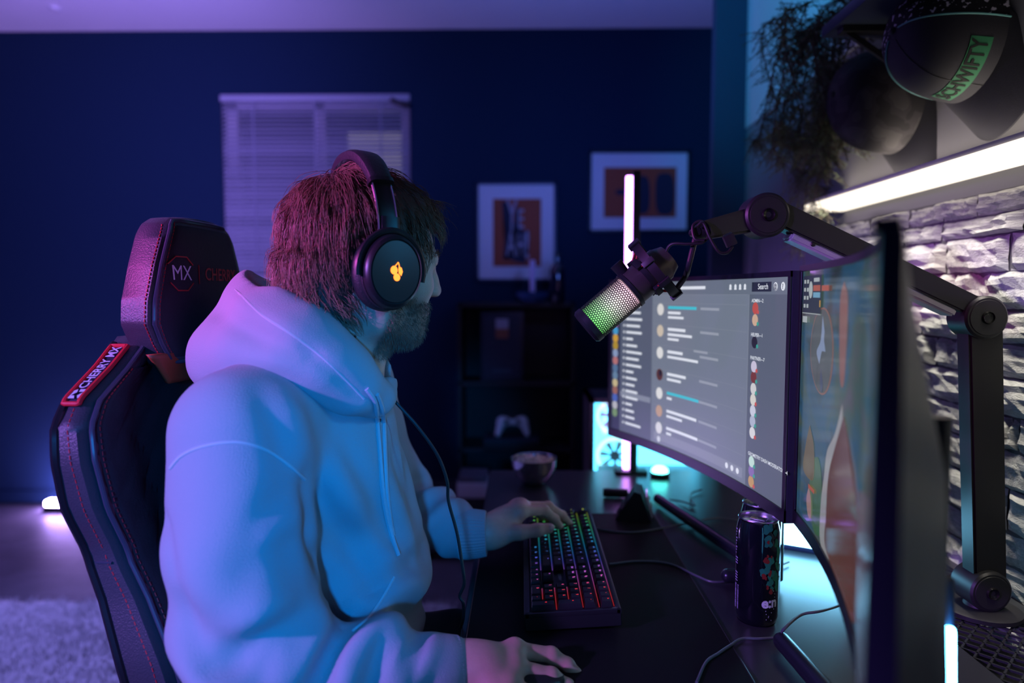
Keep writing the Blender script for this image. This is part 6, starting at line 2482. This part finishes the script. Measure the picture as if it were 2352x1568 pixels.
# ================================================================== hoodie
M_hood = mat('pale_fleece', (0.36, 0.36, 0.385), 0.95, bump=0.35, bscale=700, sheen=0.10, spec=0.12)
tv = Vol((-0.56, 0.62, 0.56), (0.03, 1.36, 1.17), 0.0055)
tv.ell((-0.330, 0.985, 0.955), (0.138, 0.175, 0.185), 0.05)
tv.ell((-0.325, 0.985, 0.780), (0.160, 0.155, 0.150), 0.08)
tv.ell((-0.285, 0.985, 0.900), (0.105, 0.145, 0.150), 0.08)
tv.rc((-0.315, 0.97, 1.075), tuple(SHR), 0.070, 0.068, 0.06)
tv.rc((-0.300, 0.97, 1.075), tuple(SHL), 0.072, 0.072, 0.06)
tv.rc(tuple(SHR), tuple((SHR + ELR) / 2 + np.array((-0.004, 0, 0))), 0.075, 0.084, 0.014)
tv.rc(tuple((SHR + ELR) / 2 + np.array((-0.004, 0, 0))), tuple(ELR), 0.084, 0.072, 0.014)
CUR = np.array(W(1020, 1538, 0.797))
tv.rc(tuple(ELR), tuple(ELR * 0.4 + CUR * 0.6), 0.072, 0.058, 0.02)
tv.rc(tuple(ELR * 0.4 + CUR * 0.6), tuple(CUR), 0.058, 0.043, 0.02)
CUL = np.array(W(1072, 1226, 1.175))
tv.rc(tuple(SHL), tuple(ELL), 0.076, 0.070, 0.03)
tv.rc(tuple(ELL), tuple(ELL * 0.35 + CUL * 0.65), 0.066, 0.052, 0.02)
tv.rc(tuple(ELL * 0.35 + CUL * 0.65), tuple(CUL), 0.052, 0.043, 0.02)
# belly roll and pouch pocket over the lap
tv.rc((-0.205, 0.90, 0.800), (-0.205, 1.07, 0.800), 0.052, 0.052, 0.05)
tv.rc((-0.225, 0.90, 0.705), (-0.225, 1.07, 0.705), 0.070, 0.070, 0.03)
# hollow where the neck goes
tv.rc((-0.285, 0.965, 1.10), (-0.245, 0.962, 1.24), 0.060, 0.085, 0.01, 'cut')
tV, tQ = tv.mesh()
tV = relax(tV, tQ, 3, 0.5)
tN = normals(tV, tQ)


def seg_t(P, a, b):
    ab = b - a
    t_ = np.clip(((P - a) @ ab) / (ab @ ab), 0, 1)
    return t_, np.linalg.norm(P - a - t_[:, None] * ab, axis=1)


disp = np.zeros(len(tV))
nz1 = vnoise(tV + 1.7, 9)
nz2 = vnoise(tV + 5.1, 22)
d_all = []
segs = [(SHR, ELR, 0.100), (ELR, CUR, 0.085), (SHL, ELL, 0.10), (ELL, CUL, 0.085)]
for k, (a, b, rad) in enumerate(segs):
    t_, dd = seg_t(tV, a, b)
    near = sstep(rad + 0.012, rad - 0.018, dd)
    ax = (b - a) / np.linalg.norm(b - a)
    rel = tV - a - t_[:, None] * (b - a)
    e1 = np.cross(ax, (0, 0, 1.0) if abs(ax[2]) < 0.8 else (1.0, 0, 0))
    e1 /= np.linalg.norm(e1)
    e2 = np.cross(ax, e1)
    an = np.arctan2(rel @ e2, rel @ e1)
    if k in (1, 3):
        wv = np.sin(2 * PI * (t_ * 2.7 + 0.42 * np.sin(an + 0.4) + 0.55 * nz1) + 0.6) * (0.75 + 0.5 * nz2)
        wv = np.sign(wv) * np.abs(wv) ** 0.8
        disp += near * (0.0085 * wv * sstep(0.99, 0.80, t_) * sstep(-0.02, 0.15, t_) + 0.003 * nz2)
    else:
        wv = np.sin(2 * PI * (t_ * 2.2 + 0.35 * np.sin(an * 1.0 + 0.4) + 0.5 * nz1))
        disp += near * (0.0080 * wv * sstep(0.30, 0.85, t_) + 0.0075 * vnoise(tV * np.array((1.2, 1.2, 0.4)) + 2, 14))
tors = 1 - np.clip(sum(sstep(r_ + 0.012, r_ - 0.018, seg_t(tV, a, b)[1]) for a, b, r_ in segs), 0, 1)
# drag folds running from the armpit down to the waist, and rolls over the belly
q = tV - np.array((-0.24, 0.86, 1.0))
diag = q[:, 0] * 0.9 + q[:, 2] * 0.45 + q[:, 1] * 0.5
disp += tors * (0.0105 * np.sin(2 * PI * (diag * 5.5 + 0.5 * nz1)) * sstep(1.06, 0.96, tV[:, 2]) * sstep(0.80, 0.92, tV[:, 2]) + 0.0045 * nz1 + 0.0018 * nz2)
disp += tors * 0.010 * np.sin(2 * PI * (tV[:, 2] * 9 + 0.35 * nz1 + 1.2 * tV[:, 1])) * sstep(0.86, 0.80, tV[:, 2])
tV = tV + tN * disp[:, None]


def folds(V, Q, lines):
    """press creases (negative) and ridges (positive) into the cloth along lines seen in the photograph"""
    b_ = BVHTree.FromPolygons([tuple(p) for p in V], [tuple(int(i) for i in q_) for q_ in Q])
    N_ = normals(V, Q)
    out = np.zeros(len(V))
    for pix, amp, wid in lines:
        pp = spline([(a_, c_, 0) for a_, c_ in pix], 10)
        n_ = len(pp)
        dmin = np.full(len(V), 9.0)
        fade = np.zeros(len(V))
        for i, p in enumerate(pp):
            hit = b_.ray_cast(CAM_O, ray(p.x, p.y).normalized())
            if hit[0] is None:
                continue
            dd_ = np.linalg.norm(V - np.array(hit[0]), axis=1)
            fd = math.sin(PI * (0.12 + 0.76 * i / max(n_ - 1, 1))) ** 0.7
            m_ = dd_ < dmin
            dmin[m_] = dd_[m_]
            fade[m_] = fd
        out += amp * fade * np.exp(-(dmin / wid) ** 2)
    return V + N_ * out[:, None]


tV = folds(tV, tQ, [
    ([(706, 1098), (716, 1180), (732, 1280), (752, 1370)], -0.012, 0.016),
    ([(722, 1040), (780, 1120), (850, 1225), (905, 1320)], 0.010, 0.024),
    ([(752, 1150), (810, 1265), (868, 1350)], -0.010, 0.018),
    ([(800, 1030), (845, 1120), (880, 1210)], -0.006, 0.016),
    ([(948, 1292), (905, 1328), (850, 1362), (800, 1390)], -0.013, 0.015),
    ([(940, 1250), (890, 1285), (830, 1310)], 0.008, 0.020),
    ([(700, 1408), (640, 1448), (570, 1492), (500, 1530)], -0.014, 0.018),
    ([(690, 1372), (630, 1400), (560, 1440)], 0.008, 0.020),
    ([(752, 1440), (712, 1490), (680, 1560)], 0.009, 0.014),
    ([(790, 1440), (760, 1500), (735, 1568)], -0.011, 0.013),
    ([(840, 1445), (800, 1510), (780, 1568)], 0.010, 0.014),
    ([(885, 1450), (870, 1500), (850, 1560)], -0.010, 0.013),
    ([(930, 1455), (905, 1510), (890, 1568)], 0.009, 0.014),
    ([(975, 1465), (960, 1515), (950, 1568)], -0.008, 0.011),
    ([(700, 1112), (650, 1150), (590, 1215), (550, 1300)], -0.007, 0.020),
    ([(702, 1235), (660, 1250), (600, 1290), (560, 1350)], -0.007, 0.020),
    ([(700, 1170), (650, 1200), (600, 1250)], 0.006, 0.022),
    ([(378, 985), (370, 1080), (372, 1180), (392, 1300)], -0.009, 0.012),
    ([(400, 1340), (440, 1430), (470, 1520)], -0.007, 0.016),
    ([(600, 905), (640, 985), (655, 1060)], -0.007, 0.018),
    ([(660, 905), (690, 985), (705, 1060)], 0.006, 0.022),
])
tV = relax(tV, tQ, 1, 0.5)
hoodie = pmesh('hoodie', tV, tQ, M_hood, per)
hoodie['label'] = 'pale fleece hooded sweatshirt'

# hood, a thick fold lying round the neck and down the back
hd = Vol((-0.56, 0.76, 1.0), (-0.13, 1.18, 1.31), 0.0045)
HR = [(W(858, 915, 0.900), 0.020), (W(815, 888, 0.875), 0.030), (W(755, 842, 0.862), 0.040), (W(680, 792, 0.862), 0.048), (W(612, 758, 0.880), 0.046), (W(582, 742, 0.930), 0.042), (W(578, 738, 0.985), 0.042), (W(608, 742, 1.040), 0.042),
      (W(670, 762, 1.075), 0.048), (W(750, 800, 1.075), 0.040), (W(815, 835, 1.045), 0.032), (W(852, 850, 1.000), 0.024), (W(868, 880, 0.955), 0.020), (W(872, 915, 0.920), 0.017)]
for (a, ra), (b, rb) in zip(HR, HR[1:]):
    hd.rc(tuple(a), tuple(b), ra, rb, 0.03)
hd.rc(tuple(W(868, 905, .925)), tuple(W(858, 915, .905)), 0.017, 0.020, 0.02)
hd.chain([W(522, 822, 0.905), W(522, 826, 0.96), W(540, 828, 1.02)], [0.035, 0.037, 0.035], 0.05)
hd.chain([W(565, 815, 0.875), W(520, 825, 0.905)], [0.034, 0.036], 0.05)
hd.chain([W(596, 668, 0.915), W(592, 662, 0.955), W(608, 670, 1.0)], [0.017, 0.018, 0.017], 0.045)
hd.chain([W(850, 800, 1.02), W(862, 830, 0.99), W(872, 870, 0.96)], [0.012, 0.016, 0.016], 0.02)
hd.chain([W(640, 700, 0.872), W(720, 770, 0.855), W(800, 850, 0.868), W(850, 905, 0.895)], [0.017, 0.016, 0.015, 0.012], 0.03)
# hollow for the neck, open towards the head
hd.rc((-0.300, 0.965, 1.085), (-0.262, 0.962, 1.150), 0.060, 0.074, 0.012, 'cut')
hd.rc((-0.262, 0.962, 1.150), (-0.278, 0.960, 1.235), 0.076, 0.100, 0.012, 'cut')
hd.rc((-0.235, 0.965, 1.090), (-0.205, 0.962, 1.170), 0.046, 0.075, 0.012, 'cut')
kV, kQ = hd.mesh()
kV = relax(kV, kQ, 3, 0.5)
kN = normals(kV, kQ)
kV = kV + kN * (0.0040 * vnoise(kV + 3, 13) + 0.0015 * vnoise(kV, 34))[:, None]
kV = folds(kV, kQ, [
    ([(488, 700), (540, 742), (610, 780), (700, 812)], -0.008, 0.016),
    ([(520, 668), (580, 712), (650, 752), (740, 812)], 0.005, 0.018),
    ([(470, 800), (540, 815), (640, 822), (740, 860)], 0.006, 0.022),
    ([(700, 800), (760, 850), (830, 915)], -0.005, 0.010),
])
hood = pmesh('hood', kV, kQ, M_hood, hoodie)

# cuffs
def cuff(a, b, r0, r1):
    a, b = Vector(a), Vector(b)
    prof = []
    n_ = 14
    L = (b - a).length
    for i in range(n_ + 1):
        t_ = i / n_
        prof.append((r0 + (r1 - r0) * t_ + 0.0016 * math.sin(PI * t_), L * t_))
    prof += [(r1 - 0.004, L + 0.001), (r1 - 0.006, L - 0.006), (r1 - 0.008, 0.0)]
    n2 = 96
    v, f = [], []
    x_, y_, z_ = frame_from(b - a)
    for r_, h_ in prof:
        for i in range(n2):
            t_ = 2 * PI * i / n2
            rr2 = r_ + (0.0005 if i % 2 else -0.0005)
            v.append(a + z_ * h_ + x_ * (rr2 * math.cos(t_)) + y_ * (rr2 * math.sin(t_)) - PO)
    m_ = len(prof)
    for j in range(m_ - 1):
        for i in range(n2):
            i2 = (i + 1) % n2
            f.append((j * n2 + i, j * n2 + i2, (j + 1) * n2 + i2, (j + 1) * n2 + i))
    MB().add(v, f).build('cuff', M_hood, hoodie)


rdir = (Vector(RWR[0]) - Vector(CUR)).normalized()
cuff(Vector(W(985, 1541, 0.793)), Vector(W(1056, 1533, 0.802)), 0.0400, 0.0365)
cuff(Vector(W(1055, 1226, 1.172)), Vector(W(1117, 1224, 1.172)), 0.0425, 0.0385)

# seams, drawstrings: laid on the cloth where the camera sees it
bvh_h = BVHTree.FromPolygons([tuple(p) for p in tV], [tuple(int(i) for i in q_) for q_ in tQ])
bvh_k = BVHTree.FromPolygons([tuple(p) for p in kV], [tuple(int(i) for i in q_) for q_ in kQ])


def on_cloth(px, py, lift=0.0, which='both'):
    d = ray(px, py).normalized()
    best = None
    for nm, b_ in (('h', bvh_h), ('k', bvh_k)):
        if which != 'both' and which != nm:
            continue
        hit = b_.ray_cast(CAM_O, d)
        if hit[0] is not None and (best is None or hit[3] < best[1]):
            best = (hit[0] - d * lift, hit[3])
    return best[0] if best else None


def cloth_line(name, pix, r_, lift, m_, which='both', n=8, parent=None):
    pp = spline([(x_, y_, 0) for x_, y_ in pix], n)
    P = [on_cloth(p.x, p.y, lift, which) for p in pp]
    P = [p - PO for p in P if p is not None]
    if len(P) > 3:
        P = [P[0]] + [(P[i - 1] + P[i] * 2 + P[i + 1]) / 4 for i in range(1, len(P) - 1)] + [P[-1]]
        return MB().tube(P, r_, 6).build(name, m_, parent or hoodie)


M_seam = mat('fleece_seam', (0.48, 0.48, 0.50), 0.95)
cloth_line('armhole_seam', [(392, 1075), (420, 1045), (470, 1024), (540, 1015), (600, 1028), (650, 1058), (700, 1100)], 0.0026, -0.0014, M_seam, 'h')
cloth_line('hood_seam', [(548, 672), (600, 722), (660, 762), (730, 812), (790, 868), (836, 916)], 0.0016, -0.0009, M_seam, 'k', parent=hood)
cloth_line('hood_seam', [(540, 664), (592, 714), (652, 754), (722, 804), (783, 860), (830, 910)], 0.0008, -0.0002, M_seam, 'k', parent=hood)
cloth_line('pocket_seam', [(905, 1325), (880, 1370), (845, 1420), (810, 1450)], 0.0024, -0.0012, M_seam, 'h')
M_str = mat('drawstring_cord', (0.50, 0.50, 0.54), 0.9, bump=0.5, bscale=900)
cloth_line('drawstring', [(842, 893), (862, 925), (868, 985), (874, 1060), (880, 1130), (890, 1190), (905, 1245), (915, 1274)], 0.0034, 0.0015, M_str, 'both', 8)
cloth_line('drawstring', [(866, 905), (880, 950), (884, 1040), (888, 1120), (896, 1190), (903, 1230)], 0.0031, 0.0012, M_str, 'both', 8)

# trousers
pv_ = Vol((-0.54, 0.76, 0.44), (0.30, 1.22, 0.72), 0.008)
pv_.ell((-0.35, 0.99, 0.590), (0.130, 0.175, 0.095), 0.03)
for yy in (0.895, 1.085):
    pv_.rc((-0.33, yy, 0.592), (0.12, yy, 0.592), 0.088, 0.072, 0.03)
pV, pQ = pv_.mesh()
pV = relax(pV, pQ, 2, .5)
pN = normals(pV, pQ)
pV = pV + pN * (0.005 * vnoise(pV, 18))[:, None]
tr_ = pmesh('trousers', pV, pQ, mat('dark_denim', (0.02, 0.022, 0.03), 0.85, bump=0.2, bscale=600), per)
for yy in (0.895, 1.085):
    MB().tube([Vector((0.12, yy, 0.59)) - PO, Vector((0.16, yy, 0.50)) - PO, Vector((0.15, yy, 0.30)) - PO, Vector((0.13, yy, 0.10)) - PO], [0.070, 0.068, 0.058, 0.05], 18).build('trouser_leg', MATS['dark_denim'], tr_)
    MB().sphere(Vector((0.18, yy, 0.048)) - PO, (0.13, 0.045, 0.048), 18, 10).build('shoe', M_black, per)

# ================================================================== headphones
hp_ = thing('headphones', 'black over-ear headphones with a glowing orange cherry emblem on the ear cup', 'headphones', HO)
HM = MHd.to_3x3()


def HL(p):
    return HM @ Vector(p)


M_hp = mat('headphone_black', (0.014, 0.014, 0.017), 0.36)
M_hpl = mat('headphone_leather', (0.02, 0.02, 0.024), 0.5, bump=0.2, bscale=300)
EX, EZ = -0.004, 0.002
for sg in (-1, 1):
    axis = HL((0.10, sg * 1.0, -0.02)).normalized()
    up_ = HL((-0.05, 0, 1))
    c0 = HL((EX, sg * 0.066, EZ))

    def oval(prof, name, m_, parent, n=48):
        ax_x, ax_y, ax_z = frame_from(axis, up_)
        v, f = [], []
        for r_, h_ in prof:
            for i in range(n):
                t_ = 2 * PI * i / n
                v.append(c0 + ax_z * h_ + ax_x * (r_ * 1.12 * math.cos(t_)) + ax_y * (r_ * 0.96 * math.sin(t_)))
        for j in range(len(prof) - 1):
            for i in range(n):
                i2 = (i + 1) % n
                f.append((j * n + i, j * n + i2, (j + 1) * n + i2, (j + 1) * n + i))
        return MB().add(v, f).build(name, m_, parent)
    cup = oval([(0.030, 0.026), (0.0405, 0.026), (0.0425, 0.030), (0.0425, 0.038), (0.040, 0.045), (0.0365, 0.0475), (0.0355, 0.0465), (0.0345, 0.0475), (0.010, 0.0485), (0, 0.0485)], 'ear_cup', M_hp, hp_)
    oval([(0.026, 0.022), (0.028, 0.006), (0.034, 0.0), (0.041, 0.002), (0.0455, 0.010), (0.046, 0.017), (0.043, 0.0235), (0.038, 0.027)], 'ear_cushion', M_hpl, cup)
    oval([(0.0432, 0.0325), (0.0440, 0.0335), (0.0440, 0.0355), (0.0432, 0.0365)], 'trim_ring', M_hpl, cup)
    # yoke
    ax_x, ax_y, ax_z = frame_from(axis, up_)
    yk = [c0 + ax_z * 0.034 + ax_x * (0.0515 * math.cos(a)) + ax_y * (0.0465 * math.sin(a)) for a in np.linspace(-1.75, 1.75, 22)]
    MB().tube(yk, 0.0042, 8, up=axis).build('yoke', M_hp, hp_)
    if sg < 0:
        em = MB()
        cE = c0 + ax_z * 0.0492

        def E(px_, pz_):      # px_ forward, pz_ up on the cup face
            fw = HL((1, 0, 0))
            fw = (fw - ax_z * fw.dot(ax_z)).normalized()
            upv = ax_x
            return cE + fw * px_ + upv * pz_
        for cx, cz, rx_, rz_ in ((-0.0042, 0.0012, 0.0050, 0.0054), (0.0005, -0.0070, 0.0047, 0.0048)):
            em.add([E(cx + rx_ * math.cos(a), cz + rz_ * math.sin(a)) for a in np.linspace(0, 2 * PI, 24)[:-1]], [tuple(range(23))])
        lf = [(0.0018, 0.0070), (0.0062, 0.0058), (0.0082, 0.0010), (0.0066, -0.0046), (0.0026, -0.0016), (0.0016, 0.0030)]
        em.add([E(*p) for p in lf], [tuple(range(len(lf)))])
        em.tube([E(-0.0034, 0.0062), E(-0.0008, 0.0095), E(0.0006, 0.0118)], 0.0007, 5)
        em.tube([E(0.0006, 0.0118), E(0.0022, 0.0085), E(0.0026, 0.0066)], 0.0007, 5)
        em.build('glowing_emblem', emis('ember_emblem', (1.0, 0.20, 0.025), 3.2), cup, smooth=False)


def ribbon(name, pts_, wdir, w_, th, m_, parent):
    v, f = [], []
    n_ = len(pts_)
    for i, p in enumerate(pts_):
        t_ = (pts_[min(i + 1, n_ - 1)] - pts_[max(i - 1, 0)]).normalized()
        wv = Vector(wdir)
        wv = (wv - t_ * wv.dot(t_)).normalized()
        nn = t_.cross(wv)
        ww = w_[i] if isinstance(w_, (list, np.ndarray)) else w_
        tt = th[i] if isinstance(th, (list, np.ndarray)) else th
        k_ = 14
        for j in range(k_):
            a = 2 * PI * j / k_
            ca_, sa_ = math.cos(a), math.sin(a)
            ex = 0.55
            v.append(p + wv * (ww / 2 * math.copysign(abs(ca_) ** ex, ca_)) + nn * (tt / 2 * math.copysign(abs(sa_) ** ex, sa_)))
    k_ = 14
    for i in range(n_ - 1):
        for j in range(k_):
            j2 = (j + 1) % k_
            f.append((i * k_ + j, i * k_ + j2, (i + 1) * k_ + j2, (i + 1) * k_ + j))
    f += [tuple(range(k_ - 1, -1, -1)), tuple(range((n_ - 1) * k_, n_ * k_))]
    return MB().add(v, f).build(name, m_, parent)


def band_pt(a, extra=0.0):
    """a = 0 at the near cup, pi at the far cup"""
    y_ = -0.093 * math.copysign(abs(math.cos(a)) ** 0.85, math.cos(a)) * (1 + extra)
    z_ = 0.048 + 0.106 * abs(math.sin(a)) ** 0.9 * (1 + extra)
    x_ = EX - 0.004 - 0.022 * math.sin(a)
    return HL((x_, y_, z_))


arc = [band_pt(a) for a in np.linspace(0.0, PI, 60)]
hb_ = ribbon('headband', arc, HL((1, 0, 0.1)), 0.027, 0.0055, M_hp, hp_)
pad = [band_pt(a, 0.012) for a in np.linspace(0.62, PI - 0.62, 46)]
wpad = 0.030 + 0.008 * np.sin(np.linspace(0, PI, 46))
ribbon('headband_pad', pad, HL((1, 0, 0.1)), wpad, 0.017 * np.ones(46), M_hpl, hp_)
for sg in (0.0, 1.0):
    aa = 0.62 if sg == 0 else PI - 0.62
    ends = [band_pt(aa - 0.03, 0.012), band_pt(aa + 0.03, 0.012)]
    ribbon('pad_edge', ends, HL((1, 0, 0.1)), 0.034, 0.019, M_hp, hp_)
    for off in (-0.0128, 0.0128):
        ln2 = [band_pt(a, 0.028) + HL((off, 0, 0)) for a in (np.linspace(0.02, 0.60, 14) if sg == 0 else np.linspace(PI - 0.60, PI - 0.02, 14))]
        MB().tube(ln2, 0.0010, 6).build('metal_edge', mat('edge_metal', (0.5, 0.5, 0.6), 0.3, 0.9), hb_)
    y0_ = -0.0935 if sg == 0 else 0.0935
    ribbon('slider_arm', [HL((EX - 0.004, y0_, 0.070)), HL((EX - 0.002, y0_ * 1.03, 0.050)), HL((EX, y0_ * 1.05, 0.034))], HL((1, 0, 0)), 0.026, 0.008, M_hp, hp_)
cabp = [W(838, 800, 1.02), W(852, 828, 0.985), W(872, 862, 0.935), W(900, 912, 0.93), W(958, 978, 0.93), W(1005, 1045, 0.935), W(1027, 1105, 0.94), W(1030, 1150, 0.945), W(1050, 1225, 0.945), W(1062, 1300, 0.94), W(1066, 1340, 0.94), W(1056, 1368, 0.94), W(1064, 1386, 0.94), W(1064, 1420, 0.95), W(1058, 1440, 0.955)]
MB().tube([p - HO for p in spline(cabp, 8)], 0.0023, 8).build('cable', M_black, hp_)
